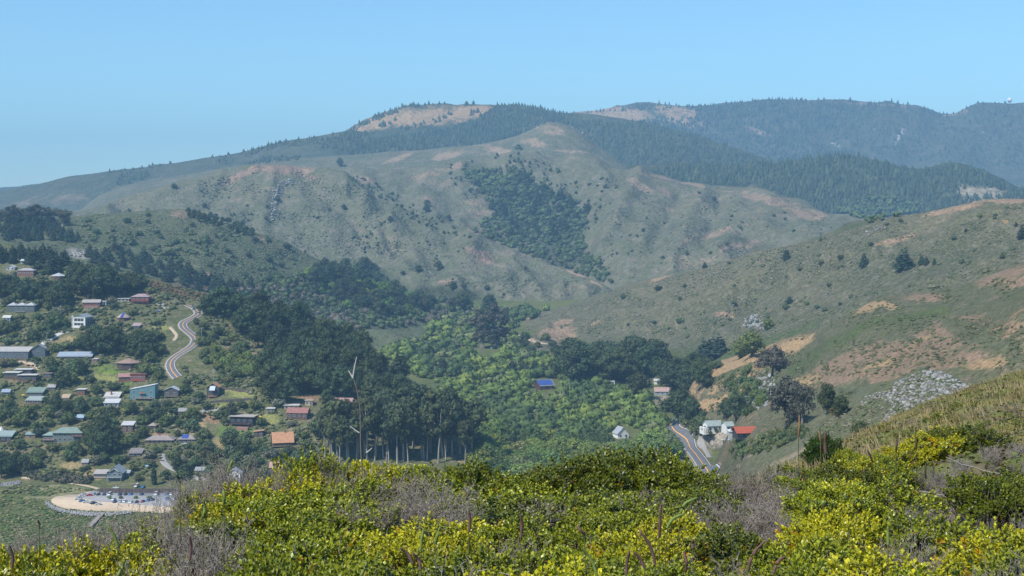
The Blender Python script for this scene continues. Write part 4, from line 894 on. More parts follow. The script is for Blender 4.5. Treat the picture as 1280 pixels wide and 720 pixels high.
def strip(name, w, off, half, mat, lift, nx=6, skirt=True, kind='structure', dash=None):
    """ribbon following path w; its middle shifted sideways by off, half-width half"""
    V = []; cols = np.linspace(-half, half, nx)+off
    T = np.gradient(w, axis=0); T /= np.linalg.norm(T, axis=1)[:, None]+1e-9
    base = []
    for p, t in zip(w, T):
        nrm = np.array([t[1], -t[0]])
        base.append([ground(*(p+nrm*c)) for c in np.linspace(-ROADW, ROADW, 7)])
    base = np.array(base)
    for _ in range(3): base[1:-1] = (base[:-2]+2*base[1:-1]+base[2:])/4
    for p, t, bz in zip(w, T, base):
        nrm = np.array([t[1], -t[0]]); row = []
        prof = np.polyfit(np.linspace(-ROADW, ROADW, 7), bz, 1)
        top = max(0.0, (bz-np.polyval(prof, np.linspace(-ROADW, ROADW, 7))).max())
        for c in cols:
            q = p+nrm*c; row.append((q[0], q[1], np.polyval(prof, c)+lift+min(top, 1.0)))
        if skirt:
            a, b = row[0], row[-1]; row = [(a[0], a[1], a[2]-1.5)]+row+[(b[0], b[1], b[2]-1.5)]
        V += row
    k = nx+(2 if skirt else 0); n = len(w)
    Q = [(i*k+j, i*k+j+1, (i+1)*k+j+1, (i+1)*k+j) for i in range(n-1) if not dash or (i//dash) % 2 == 0 for j in range(k-1)]
    me = mesh_np(name, V, [np.array(Q)])
    return tag(link(name, me, None, mat), kind=kind)
ROADW = 4.0
M_ASPH = plain('asphalt', (0.14, 0.145, 0.155), 0.9, 0.2, 0.18, 0.4)
M_YEL = plain('road_yellow_paint', (0.75, 0.36, 0.06), 0.7, 0.3, 0.1, 1.0)
M_WHT = plain('road_white_paint', (0.62, 0.62, 0.6), 0.7, 0.3, 0.1, 1.0)
M_DIRT = plain('pale_dirt', (0.46, 0.37, 0.26), 0.95, 0.1, 0.15, 0.5)
M_SHO = plain('shoulder_gravel', (0.27, 0.21, 0.14), 0.95, 0.1, 0.2, 0.5)
M_CONC = plain('pale_concrete', (0.5, 0.49, 0.47), 0.9, 0.2, 0.12, 0.5)
M_GRAV = plain('grey_gravel', (0.3, 0.29, 0.27), 0.95, 0.1, 0.2, 0.7)
def road(pts, shoulder=True, k=1.0):
    global ROADW
    ROADW = 4.6*k
    w = road_path(pts)
    if shoulder: strip('road_shoulder', w, 0, 4.7*k, M_SHO, 0.10, 7)
    strip('road', w, 0, 3.9*k, M_ASPH, 0.22, 6)
    strip('road_marking', w, 0, 0.32, M_YEL, 0.27, 2, False)
    for s in (-1, 1): strip('road_marking', w, s*3.45*k, 0.2, M_WHT, 0.27, 2, False)
    return w
WIND = [(234, 381), (240, 383.5), (246, 387.5), (249, 391.5), (246, 395), (239, 398.5), (232, 401.5), (228, 404), (228, 408), (232, 412.5), (238, 417), (243, 421), (245, 426), (241, 432), (233, 437.5), (225, 442.5), (217, 448), (212.5, 454), (213, 460), (217, 467), (222, 472)]
road(WIND)
HWY = [(835, 529), (838, 533), (844, 541), (853, 550), (863, 560), (872, 571), (880, 583), (885, 596), (889, 610)]
road(HWY, True, 1.5)
ROADW = 2.5
for pts, w_, m_, nm in (([(50, 432), (60, 426), (70, 419.5), (80, 415), (92, 412.5)], 2.6, M_CONC, 'driveway'), ([(202, 568), (204, 576), (211, 583), (222, 588), (236, 593), (256, 600)], 2.6, M_GRAV, 'driveway'),
                        ([(232, 524), (244, 517), (256, 513.5), (273, 511.5)], 2.2, M_GRAV, 'driveway'), ([(28, 597), (50, 598.5), (80, 602.5), (110, 607.5), (124, 611)], 1.6, M_DIRT, 'path'),
                        ([(213, 409), (219, 416), (222, 420), (217, 426)], 1.6, M_DIRT, 'path'), ([(636, 413), (645, 417), (655, 422), (668, 427), (690, 431)], 2.6, M_DIRT, 'path'),
                        ([(634, 440), (644, 441.5), (652, 444)], 2.6, M_CONC, 'path'), ([(0, 455), (20, 452), (42, 455), (50, 462)], 2.2, M_DIRT, 'path'), ([(190, 374), (200, 379), (210, 386)], 3.2, M_GRAV, 'driveway'),
                        ([(872, 553), (881, 560), (887, 572)], 2.2, M_GRAV, 'road_shoulder')):
    strip(nm, road_path(pts), 0, w_, m_, 0.18, 4)

def sheet(name, poly, mat, lift):
    P3 = [pix(x, y) for x, y in smooth_line(poly+[poly[0]], 4)[:-1]]
    z = max(p.z for p in P3)+lift; n = len(P3)
    V = [(p.x, p.y, z) for p in P3]+[(p.x, p.y, z-3) for p in P3]+[(sum(p.x for p in P3)/n, sum(p.y for p in P3)/n, z)]
    T = np.array([(i, (i+1) % n, 2*n) for i in range(n)]); Q = np.array([(i, n+i, n+(i+1) % n, (i+1) % n) for i in range(n)])
    tag(link(name, mesh_np(name, V, [T, Q]), None, mat), kind='structure'); return z
LOTZ = sheet('sand_lot', [(64, 628), (70, 624), (90, 620.5), (112, 616), (130, 614.5), (230, 615), (300, 616), (300, 640), (200, 641), (155, 639), (100, 638), (76, 634)], plain('lot_sand', (0.5, 0.40, 0.29), 0.95, 0.1, 0.12, 0.3), 0.3)
sheet('parking_asphalt', [(104, 621), (112, 617), (130, 615.5), (232, 616), (296, 617), (296, 637), (200, 636), (160, 633), (140, 631.5), (118, 629.5), (104, 626)], plain('lot_asphalt', (0.27, 0.27, 0.275), 0.9, 0.2, 0.15, 0.3), 0.36)
sheet('sand_island', [(123, 625.5), (128, 623), (139, 623), (139, 627.5), (127, 627.5)], plain('island_sand', (0.5, 0.40, 0.29), 0.95, 0.1, 0.12, 0.3), 0.42)
LOTZ += 0.05
def at_z(x, y, z):
    d = (CZ-z)*F/(y-HY); return Vector(((x-640)/F*d, d, z))

# ------------------------------------------------------------------ boulders
def boulder_proto(seed):
    rng = np.random.default_rng(seed); v = ICO2[0].copy()
    for k in range(9):
        n = rng.normal(size=3); n /= np.linalg.norm(n); c = rng.uniform(0.5, 0.8); d = v@n
        v = v-np.outer(np.maximum(0, d-c), n)
    v = v*np.array([rng.uniform(0.8, 1.2), rng.uniform(0.7, 1), rng.uniform(0.6, 0.9)])
    return v, ICO2[1]
m, N, L, b = new_mat('pale_rock')
tc = N.new('ShaderNodeTexCoord'); oi = N.new('ShaderNodeObjectInfo')
f1 = noise(N, L, tc.outputs['Object'], 2.2, 6, 0.7)
rk = mixc(N, L, remap(N, L, f1, 0.35, 0.65), (0.13, 0.128, 0.12), (0.40, 0.39, 0.37))
hs = N.new('ShaderNodeHueSaturation'); L.new(rk, hs.inputs['Color']); L.new(remap(N, L, oi.outputs['Random'], 0, 1, 0.65, 1.15), hs.inputs['Value'])
L.new(hs.outputs[0], b.inputs['Base Color']); b.inputs['Roughness'].default_value = 0.9
M_ROCK = m
BP = [boulder_proto(i) for i in range(4)]; BM = []
for v, f in BP:
    me = mesh_np('boulder', v, [f]); me.materials.append(M_ROCK); BM.append(me)
def outcrop(label, poly, n, size, gap, extra=0, seed=0, tall=1.0):
    ctr = pix(sum(p[0] for p in poly)/len(poly), sum(p[1] for p in poly)/len(poly))
    root = thing('rock_outcrop', label, 'rocks', ctr); rng = random.Random(seed)
    for x, y in spots(poly, n, gap, 1.6, seed=seed, keep=False):
        p = pix(x, y)
        if p is None: continue
        s = rng.uniform(*size)*rng.uniform(0.6, 1.0)*p.y/F*0.5
        o = link('boulder', rng.choice(BM), root); o.location = p-ctr+Vector((0, 0, s*0.15)); o.scale = (s*rng.uniform(0.8, 1.3), s*rng.uniform(0.8, 1.2), s*tall*rng.uniform(0.7, 1.2))
        o.rotation_euler = (rng.uniform(-.4, .4), rng.uniform(-.4, .4), rng.uniform(0, 6.28))
    if extra:
        V, Fs, k = [], [], 0
        for x, y in spots(poly, extra, gap*0.35, 1.6, seed=seed+1, keep=False):
            p = pix(x, y)
            if p is None: continue
            s = rng.uniform(0.25, 0.5)*size[0]*p.y/F; v, f = BP[rng.randrange(4)]; a = rng.uniform(0, 6.28)
            V.append(np.stack([(v[:, 0]*math.cos(a)-v[:, 1]*math.sin(a))*s, (v[:, 0]*math.sin(a)+v[:, 1]*math.cos(a))*s, v[:, 2]*s], 1)+np.array(p-ctr)); Fs.append(f+k); k += len(v)
        o = link('small_rocks', mesh_np('small_rocks', np.concatenate(V), [np.concatenate(Fs)]), root, M_ROCK); o['kind'] = 'stuff'
    return root
outcrop('broad rocky knoll of broken grey boulders on the right below the dry hill', [(1095, 497), (1112, 487), (1125, 477), (1150, 465), (1170, 463), (1195, 474), (1218, 484), (1195, 490), (1150, 506), (1120, 520), (1105, 528), (1115, 505)], 230, (4, 10), 3.6, 260, 3, 1.25)
bulk('knoll_scrub', [([(1060, 515), (1112, 485), (1150, 465), (1170, 464), (1220, 486), (1150, 512), (1080, 545), (1010, 565), (1000, 540)], 700)], TUFT, [(0.10, 0.105, 0.05), (0.14, 0.13, 0.09), (0.075, 0.09, 0.035)], (3, 8), 97, 'grey-green scrub growing between the boulders of the rocky knoll', 'scrub', gap=3.5, squash=0.6)
outcrop('thin line of boulders trailing left down from the rocky knoll', [(1075, 502), (1090, 493), (1105, 488), (1107, 492), (1090, 500), (1078, 506)], 22, (4, 7), 3.5, 0, 4)
outcrop('white crag among dark trees on the side of the right hill', [(930, 410), (932, 398), (942, 393), (950, 398), (956, 404), (954, 412), (940, 412)], 26, (5, 9), 3.4, 0, 5, 1.6)
outcrop('pale boulder pile left of the tall brown-grey tree', [(930, 495), (945, 478), (962, 470), (972, 476), (966, 490), (958, 508), (948, 512), (938, 504)], 52, (5, 10), 4, 60, 6, 1.5)
outcrop('low white rocks on the crest of the right hill', [(1083, 291), (1090, 285), (1106, 281), (1110, 284), (1096, 288), (1086, 295)], 22, (3, 6), 3, 0, 7)
outcrop('grey rocks on the left shoulder of the right hill', [(884, 330), (900, 328), (906, 336), (892, 348), (886, 344)], 18, (2, 4), 4, 0, 8)
outcrop('white rock streak down the crest of the centre spur', [(342, 236), (352, 226), (366, 224), (370, 230), (352, 240), (344, 256), (343, 276), (339, 276), (340, 250)], 60, (3, 7), 3, 50, 9)
outcrop('pale rocks behind trees at the top left of the village hill', [(86, 316), (98, 311), (112, 318), (108, 322), (90, 320)], 22, (4, 8), 3.4, 0, 10)
outcrop('pale rocks on the ridge right of the central ravine', [(735, 232), (742, 224), (752, 222), (756, 228), (742, 236)], 12, (3, 5), 3, 0, 11)
# stone edging round the lot, beach cobbles
for lab, nm, line, n, s_ in (('band of pale grey rocks edging the parking lot', 'rock_revetment', [(59, 628), (62, 632), (74, 637.5), (90, 640.5), (108, 642.5), (126, 643)], 700, 0.75), ('second short band of pale rocks right of the footbridge', 'rock_revetment', [(133, 643), (146, 642), (162, 640.5)], 220, 0.75),
                             ('pale beach cobbles at the left edge below the path', 'beach_cobbles', [(-6, 604), (6, 606), (18, 604), (24, 603), (14, 609), (0, 610), (-6, 612)], 500, 0.9)):
    V, Fs, k = [], [], 0; sl = smooth_line(line, 1.0)
    for i in range(n):
        x, y = sl[random.randrange(len(sl))]; p = at_z(x+random.uniform(-2.5, 2.5), y+random.uniform(-2.0, 1.8), 4.6)
        s = s_*random.uniform(0.5, 1.2); v, f = ICO1; v = v*np.random.default_rng(i).uniform(0.7, 1.1, (len(v), 1))
        V.append(v*s*np.array([1, 1, .7])+np.array(p)+np.array([0, 0, random.uniform(-0.3, 0.5)])); Fs.append(f+k); k += len(v)
    tag(link(nm, mesh_np(nm, np.concatenate(V), [np.concatenate(Fs)]), None, M_ROCK), lab, 'rocks', kind='stuff')

# ------------------------------------------------------------------ buildings
MC = {}
def paintm(col, rough=0.75):
    k = tuple(round(c, 3) for c in col)+(rough,)
    if k not in MC: MC[k] = plain('paint_%d' % len(MC), col, rough, 0.3, 0.10, 0.7)
    return MC[k]
def roofm(col, rough=0.8):
    k = ('r',)+tuple(round(c, 3) for c in col)
    if k not in MC:
        m, N, L, b = new_mat('roofing_%d' % len(MC)); tc = N.new('ShaderNodeTexCoord')
        wv = N.new('ShaderNodeTexWave'); wv.bands_direction = 'X'; wv.inputs['Scale'].default_value = 0.9; wv.inputs['Distortion'].default_value = 0.6
        L.new(tc.outputs['Object'], wv.inputs['Vector']); f = noise(N, L, tc.outputs['Object'], 0.6, 4)
        c = mixc(N, L, remap(N, L, f, 0.3, 0.7), tuple(x*0.8 for x in col), tuple(min(1, x*1.15) for x in col))
        c = mixc(N, L, remap(N, L, wv.outputs['Fac'], 0.0, 0.2, 0.3, 0.0), c, tuple(x*0.5 for x in col))
        L.new(c, b.inputs['Base Color']); b.inputs['Roughness'].default_value = rough; MC[k] = m
    return MC[k]
m, N, L, b = new_mat('window_glass'); b.inputs['Base Color'].default_value = (0.03, 0.045, 0.06, 1); b.inputs['Roughness'].default_value = 0.08; b.inputs['Specular IOR Level'].default_value = 0.7; M_GLASS = m
m, N, L, b = new_mat('solar_panel'); b.inputs['Base Color'].default_value = (0.05, 0.09, 0.3, 1); b.inputs['Roughness'].default_value = 0.25; M_SOLAR = m
WHITE = (0.75, 0.74, 0.7); FRAME = paintm((0.6, 0.6, 0.58))

class MB:
    def __init__(s): s.v, s.f = [], []
    def poly(s, pts): o = len(s.v); s.v += [tuple(p) for p in pts]; s.f.append(tuple(range(o, o+len(pts))))
    def box(s, x0, x1, y0, y1, z0, z1):
        o = len(s.v); s.v += [(x, y, z) for z in (z0, z1) for x, y in ((x0, y0), (x1, y0), (x1, y1), (x0, y1))]
        s.f += [tuple(o+i for i in q) for q in ((0, 3, 2, 1), (4, 5, 6, 7), (0, 1, 5, 4), (1, 2, 6, 5), (2, 3, 7, 6), (3, 0, 4, 7))]; return s
    def slab(s, pts, t=0.25):
        """extrude a planar polygon downward by t"""
        o = len(s.v); n = len(pts); s.v += [tuple(p) for p in pts]+[(p[0], p[1], p[2]-t) for p in pts]
        s.f.append(tuple(range(o, o+n))); s.f.append(tuple(o+n+i for i in reversed(range(n))))
        for i in range(n): j = (i+1) % n; s.f.append((o+i, o+n+i, o+n+j, o+j))
        return s
    def build(s, name, mat, parent):
        me = bpy.data.meshes.new(name); me.from_pydata(s.v, [], s.f); me.update(); return link(name, me, parent, mat)

LAND = []      # landmarks for labels
def house(x, y, w, h, d, label, wall, roofc, roof='gable', ridge='x', rh=2.0, rz=0.0, over=0.6, win=(3, 1), wcol=None, deck=None, chim=None, name='house', cat='house', lm=None, door=True, base=4.0, wz=None, solar=None, wins=True):
    """x,y: foot of the front wall in the photo; w,h in photo px; d depth in metres"""
    p = pix(x, y); s = p.y/F; w = w*s; h = h*s
    r = thing(name, label, cat, p, math.radians(rz))
    if lm: LAND.append((x, y-6, lm))
    hw = w/2; wm = paintm(wall); rm = roofm(roofc)
    b = MB()
    if roof == 'octa':
        n = 8; ring = [(hw*math.cos(6.283*(i+.5)/n), d/2+d/2*math.sin(6.283*(i+.5)/n)) for i in range(n)]
        b.slab([(a[0], a[1], h) for a in ring], h+base); b.build('wall', wm, r)
        q = MB(); o = 1+over/hw; R2 = [((a[0])*o, d/2+(a[1]-d/2)*o) for a in ring]
        for i in range(n): j = (i+1) % n; q.poly([(R2[i][0], R2[i][1], h-0.15), (R2[j][0], R2[j][1], h-0.15), (0, d/2, h+rh)])
        q.poly([(a[0], a[1], h-0.15) for a in reversed(R2)]); ro = q.build('roof', rm, r)
    else:
        b.box(-hw, hw, 0, d, -base, h)
        if roof == 'gable' and ridge == 'x':
            for sx in (-hw, hw): b.slab([(sx-0.02, 0.02, h), (sx+0.02, 0.02, h), (sx+0.02, d/2, h+rh-0.1), (sx-0.02, d/2, h+rh-0.1)], 0.01); b.poly([(sx, 0, h), (sx, d, h), (sx, d/2, h+rh)])
        if roof == 'gable' and ridge == 'y':
            for sy in (0, d): b.poly([(-hw, sy, h), (hw, sy, h), (0, sy, h+rh)])
        if roof == 'shed': 
            b.poly([(-hw, 0, h), (hw, 0, h), (hw, 0, h+rh)]); b.poly([(-hw, d, h), (hw, d, h), (hw, d, h+rh)]); b.poly([(hw, 0, h), (hw, d, h), (hw, d, h+rh), (hw, 0, h+rh)])
        b.build('wall', wm, r)
        q = MB(); o = over
        if roof == 'gable' and ridge == 'x':
            k = rh/(d/2)*o; t = 0.28
            q.slab([(-hw-o, -o, h-k+t), (hw+o, -o, h-k+t), (hw+o, d/2, h+rh+t), (-hw-o, d/2, h+rh+t)]); q.slab([(hw+o, d+o, h-k+t), (-hw-o, d+o, h-k+t), (-hw-o, d/2, h+rh+t), (hw+o, d/2, h+rh+t)])
        elif roof == 'gable':
            k = rh/hw*o; t = 0.28
            q.slab([(-hw-o, -o, h-k+t), (0, -o, h+rh+t), (0, d+o, h+rh+t), (-hw-o, d+o, h-k+t)]); q.slab([(0, -o, h+rh+t), (hw+o, -o, h-k+t), (hw+o, d+o, h-k+t), (0, d+o, h+rh+t)])
        elif roof == 'hip':
            i = min(hw, d/2)*0.95; A, B, Cc, Dd = (-hw-o, -o, h), (hw+o, -o, h), (hw+o, d+o, h), (-hw-o, d+o, h); E, G = (-hw+i, d/2, h+rh), (hw-i, d/2, h+rh)
            q.poly([A, B, G, E]); q.poly([B, Cc, G]); q.poly([Cc, Dd, E, G]); q.poly([Dd, A, E]); q.slab([(a[0], a[1], a[2]-0.01) for a in (A, B, Cc, Dd)], 0.2)
        elif roof == 'flat': q.box(-hw-o, hw+o, -o, d+o, h+0.003, h+0.35)
        elif roof == 'shed': q.slab([(-hw-o, -o, h+0.25), (hw+o, -o, h+rh+0.3), (hw+o, d+o, h+rh+0.3), (-hw-o, d+o, h+0.25)])
        elif roof == 'lean': q.slab([(-hw-o, -o, h-rh*0.3+0.3), (hw+o, -o, h-rh*0.3+0.3), (hw+o, d+o, h+rh+0.3), (-hw-o, d+o, h+rh+0.3)]); q.box(-hw+.1, hw-.1, d*.6, d-.1, h, h+rh*0.6)
        ro = q.build('roof', rm, r)
    if chim is not None:
        c = MB(); c.box(chim-0.5, chim+0.5, d*0.45, d*0.45+1.0, h, h+rh+1.5); c.build('chimney', paintm((0.25, 0.12, 0.09)), ro)
    if solar:
        c = MB(); x0, x1 = solar
        if ridge == 'x': c.slab([(x0, 0.4, h+rh*0.1+0.42), (x1, 0.4, h+rh*0.1+0.42), (x1, d/2-0.4, h+rh*0.92+0.42), (x0, d/2-0.4, h+rh*0.92+0.42)], 0.08)
        c.build('solar_panel', M_SOLAR, ro)
    nx, nz = win
    if wins and nx:
        fy = 0.0 if roof != 'octa' else 0.0
        cell = w/nx if roof != 'octa' else w*0.6/nx; x00 = -hw if roof != 'octa' else -w*0.3
        for iz in range(nz):
            for ix in range(nx):
                cx = x00+cell*(ix+0.5); cz = h*(iz+0.55)/nz; ww = min(cell*0.30, 1.0); wh = min(h/nz*0.3, 0.85)
                if roof == 'octa': pass
                f_ = MB(); f_.box(cx-ww, cx+ww, fy-0.10, fy+0.05, cz-wh, cz+wh); fo = f_.build('window', paintm(wcol or (0.55, 0.55, 0.52)), r)
                g_ = MB(); g_.box(cx-ww+0.16, cx-0.05, fy-0.13, fy-0.02, cz-wh+0.16, cz+wh-0.16); g_.box(cx+0.05, cx+ww-0.16, fy-0.13, fy-0.02, cz-wh+0.16, cz+wh-0.16); g_.build('pane', M_GLASS, fo)
    if door and roof != 'octa':
        dm = MB(); dx = hw*0.62; dm.box(dx-0.5, dx+0.5, -0.09, 0.04, 0.05, min(2.1, h*0.8)); dm.build('door', paintm((0.2, 0.12, 0.08)), r)
    if deck:
        x0, x1, z, dp, col = deck; dk = MB(); dk.box(x0, x1, -dp, -0.02, z-0.25, z); dko = dk.build('deck', paintm(col), r)
        rl = MB(); rl.box(x0, x1, -dp, -dp+0.1, z+0.85, z+0.98); 
        k = x0
        while k <= x1: rl.box(k, k+0.1, -dp+0.003, -dp+0.1, z, z+0.84); k += max(0.9, (x1-x0)/12)
        for k in (x0+0.1, x1-0.3): rl.box(k, k+0.2, -dp+0.1, -dp+0.3, z-4, z-0.26)
        rl.build('railing', paintm(col), dko)
    return r

GR = (0.3, 0.31, 0.31); BR = (0.13, 0.085, 0.06); RB = (0.26, 0.09, 0.05); DK = (0.06, 0.06, 0.06); PINKR = (0.36, 0.25, 0.22); ORR = (0.5, 0.26, 0.14); GRN = (0.2, 0.27, 0.23); WOOD = (0.42, 0.24, 0.14); PALE = (0.55, 0.54, 0.5)
H = {}
H['tri'] = house(26, 390, 34, 8, 9, 'grey-green house with three small peaked roofs under dark trees', (0.1, 0.13, 0.12), GR, 'flat', rh=1, win=(5, 1), deck=(-5, 4, 0.3, 2.5, (0.3, 0.29, 0.27)), lm='three-gabled grey house')
p_ = H['tri'].location; s_ = p_.y/F
for k in (-1, 0, 1):
    q = MB(); x0 = k*11.2*s_; hh = 8*s_+0.355; a = 5.8*s_
    q.poly([(x0-a, -0.6, hh), (x0+a, -0.6, hh), (x0, 4.5, hh+2.4)]); q.poly([(x0+a, -0.6, hh), (x0+a, 9.6, hh), (x0, 4.5, hh+2.4)]); q.poly([(x0+a, 9.6, hh), (x0-a, 9.6, hh), (x0, 4.5, hh+2.4)]); q.poly([(x0-a, 9.6, hh), (x0-a, -0.6, hh), (x0, 4.5, hh+2.4)])
    q.build('roof_peak', roofm((0.42, 0.43, 0.44)), H['tri'])
house(114, 384, 21, 6, 9, 'red-brown house with pale grey roof left of the two-storey crest house', RB, (0.36, 0.33, 0.31), 'gable', 'x', 2.2, 8, win=(3, 1), deck=(-6, 6, 0.2, 2.5, (0.5, 0.45, 0.42)), lm='red-brown hillside house')
house(175, 380, 22, 9, 11, 'two-storey dark red house with pinkish hipped roof on the crest', (0.2, 0.06, 0.05), (0.33, 0.25, 0.24), 'hip', rh=2.6, win=(4, 2), wcol=WHITE, chim=5.5, deck=(-7, 8, 2.8, 2, (0.25, 0.08, 0.05)), lm='two-storey crest house')
house(154, 377, 14, 3.5, 6, 'low white-roofed annex left of the two-storey crest house', (0.45, 0.42, 0.4), PALE, 'flat', win=(3, 1))
house(32, 345, 20, 7, 9, 'red and grey house in the trees at upper left', (0.24, 0.11, 0.09), (0.36, 0.34, 0.35), 'hip', rh=2, win=(4, 1), wcol=WHITE)
house(71, 350, 18, 5, 11, 'brown house with round grey roof at upper left', BR, (0.42, 0.44, 0.47), 'octa', rh=3, win=(0, 0), lm='round-roofed house')
house(13, 338, 10, 4, 7, 'small white-roofed house at the upper left edge', (0.5, 0.5, 0.48), PALE, 'gable', 'y', 2, win=(2, 1))
house(30, 330, 8, 4, 6, 'small pale grey-roofed house near the top left crest', (0.42, 0.42, 0.42), (0.45, 0.46, 0.48), 'gable', 'x', 1.5, win=(2, 1))
house(77, 331, 8, 5, 5, 'small white building between trees near the pale rocks', WHITE, PALE, 'shed', rh=1, win=(2, 1))
# the white tower house
hw_ = house(99, 410, 17, 13, 14, 'white-fronted tall house with arched window and corner turret', (0.2, 0.25, 0.25), (0.25, 0.29, 0.31), 'gable', 'y', 2.6, -12, over=0.4, win=(0, 0), door=False, lm='white tower house')
q = MB(); w2 = 8.5*hw_.location.y/F; hh = 13*hw_.location.y/F
q.box(-w2, -w2+1.1, -0.5, 0, -3, hh); q.box(w2-1.1, w2, -0.5, 0, -3, hh); q.box(-w2+1.1, w2-1.1, -0.5, 0, hh*0.5, hh*0.62); q.box(-w2+1.1, w2-1.1, -0.5, 0, -3, hh*0.22); q.slab([(-w2, -0.5, hh+0.3), (w2, -0.5, hh+0.3), (w2, 0, hh+0.3), (-w2, 0, hh+0.3)], 0.5)
q.build('white_front', paintm(WHITE), hw_)
for z0, z1 in ((hh*0.22, hh*0.5), (hh*0.62, hh*0.93)):
    f_ = MB(); f_.box(-w2+1.15, w2-1.15, -0.25, -0.02, z0+0.1, z1-0.1); fo = f_.build('window', paintm(WHITE), hw_)
    g_ = MB()
    for k in range(3): g_.box(-w2+1.5+k*(2*w2-3)/3, -w2+1.2+(k+1)*(2*w2-3)/3, -0.3, -0.1, z0+0.4, z1-0.4)
    g_.build('pane', M_GLASS, fo)
v, f = tube([(-w2-0.6, 0.5, -3), (-w2-0.6, 0.5, hh), (-w2-0.6, 0.5, hh+0.3), (-w2-0.6, 0.5, hh+2.2)], [0.9, 0.9, 1.2, 0.05], 8); link('turret', mesh_np('turret', v, [f]), hw_, paintm((0.6, 0.63, 0.66)))
g_ = MB()
for k in range(4): g_.box(w2+0.01, w2+0.08, 2+k*3, 3.4+k*3, hh*0.3, hh*0.8)
g_.build('side_pane', M_GLASS, hw_)
o_ = house(152, 402, 16, 5, 13, 'octagonal house with pinkish roof crossed by a blue solar strip', BR, (0.42, 0.31, 0.28), 'octa', rh=4.2, win=(0, 0), lm='octagonal pink-roofed house')
q = MB(); q.slab([(-1.4, -0.2, 4.0), (1.2, -0.2, 4.0), (0.9, 6.2, 7.9), (-0.7, 6.2, 7.9)], 0.1); q.build('solar_panel', M_SOLAR, o_)
house(15, 448, 40, 9, 11, 'long grey-roofed lodge with blue-grey walls at the left edge', (0.12, 0.15, 0.18), (0.42, 0.40, 0.38), 'lean', rh=2.5, win=(7, 1), deck=(-12, 10, -0.4, 2, (0.28, 0.12, 0.08)), lm='long grey-roofed lodge')
house(48, 446, 16, 10, 10, 'steep blue-grey gabled shed right of the long lodge', (0.13, 0.16, 0.18), (0.35, 0.35, 0.34), 'gable', 'y', 3.5, 10, win=(1, 1), lm='blue-grey gabled shed')
house(93, 449, 42, 4, 8, 'long low brown building with blue metal roof below the bare mound', (0.16, 0.08, 0.05), (0.3, 0.37, 0.45), 'lean', rh=2.6, rz=3, win=(8, 1), lm='blue metal roof')
house(158, 462, 30, 8, 15, 'low octagonal brown-roofed house with wraparound deck', (0.09, 0.06, 0.06), (0.3, 0.2, 0.16), 'octa', rh=3.6, over=1.6, win=(0, 0), deck=(-9, 11, 0.6, 1.5, (0.14, 0.10, 0.10)), lm='octagonal brown-roofed house')
house(156, 477, 15, 6, 9, 'left wing of red timber house with pinkish-brown gable roof', RB, (0.36, 0.2, 0.17), 'gable', 'x', 2.2, 12, win=(3, 1), lm='red timber house')
house(172, 476, 19, 8, 9, 'right block of red timber house with flat roof and blue windows', (0.3, 0.09, 0.06), (0.2, 0.09, 0.07), 'flat', win=(4, 1), wcol=(0.45, 0.55, 0.65), deck=(-4, 7, 0.2, 2, (0.28, 0.1, 0.07)))
house(14, 474, 18, 8, 8, 'left block of brown house with stepped white roofs', BR, PALE, 'flat', over=1, win=(3, 1), wcol=(0.3, 0.4, 0.5), lm='stepped white-roofed house')
house(29, 468, 20, 6, 7, 'upper block of brown house with stepped white roofs', BR, PALE, 'flat', over=1, win=(4, 1), wcol=(0.3, 0.4, 0.5))
house(34, 478, 22, 9, 7, 'front block of brown house with stepped white roofs', BR, PALE, 'flat', over=1, win=(4, 1), wcol=(0.3, 0.4, 0.5), deck=(-6, 6, 1.0, 2.2, (0.25, 0.14, 0.1)))
house(59, 473, 10, 6, 5, 'small brown shed right of the stepped white roofs', (0.15, 0.11, 0.11), (0.24, 0.18, 0.18), 'flat', win=(1, 1), wcol=(0.4, 0.6, 0.7))
house(43, 495, 20, 5, 9, 'upper wing of pale green-roofed house with wooden terraces', (0.12, 0.12, 0.12), GRN, 'lean', rh=2.5, win=(4, 1), lm='terraced green-roofed house')
house(42, 506, 20, 6, 8, 'lower wing of pale green-roofed house with wooden terraces', (0.13, 0.11, 0.1), (0.3, 0.35, 0.33), 'lean', rh=1.8, rz=-6, win=(3, 1), deck=(-14, 4, 0.2, 5, WOOD))
house(101, 494, 10, 7, 6, 'tiny red cabin with white roof behind the central dark trees', RB, PALE, 'flat', over=0.8, win=(2, 1))
house(139, 500, 18, 4, 8, 'upper part of white-roofed house with brick chimney', (0.05, 0.06, 0.07), (0.5, 0.48, 0.45), 'lean', rh=2.6, win=(4, 1), chim=-1, lm='white-roofed chimney house')
house(139, 509, 18, 6, 6, 'lower part of white-roofed house with pale blue front', (0.35, 0.4, 0.48), (0.52, 0.52, 0.52), 'lean', rh=2.0, win=(3, 1))
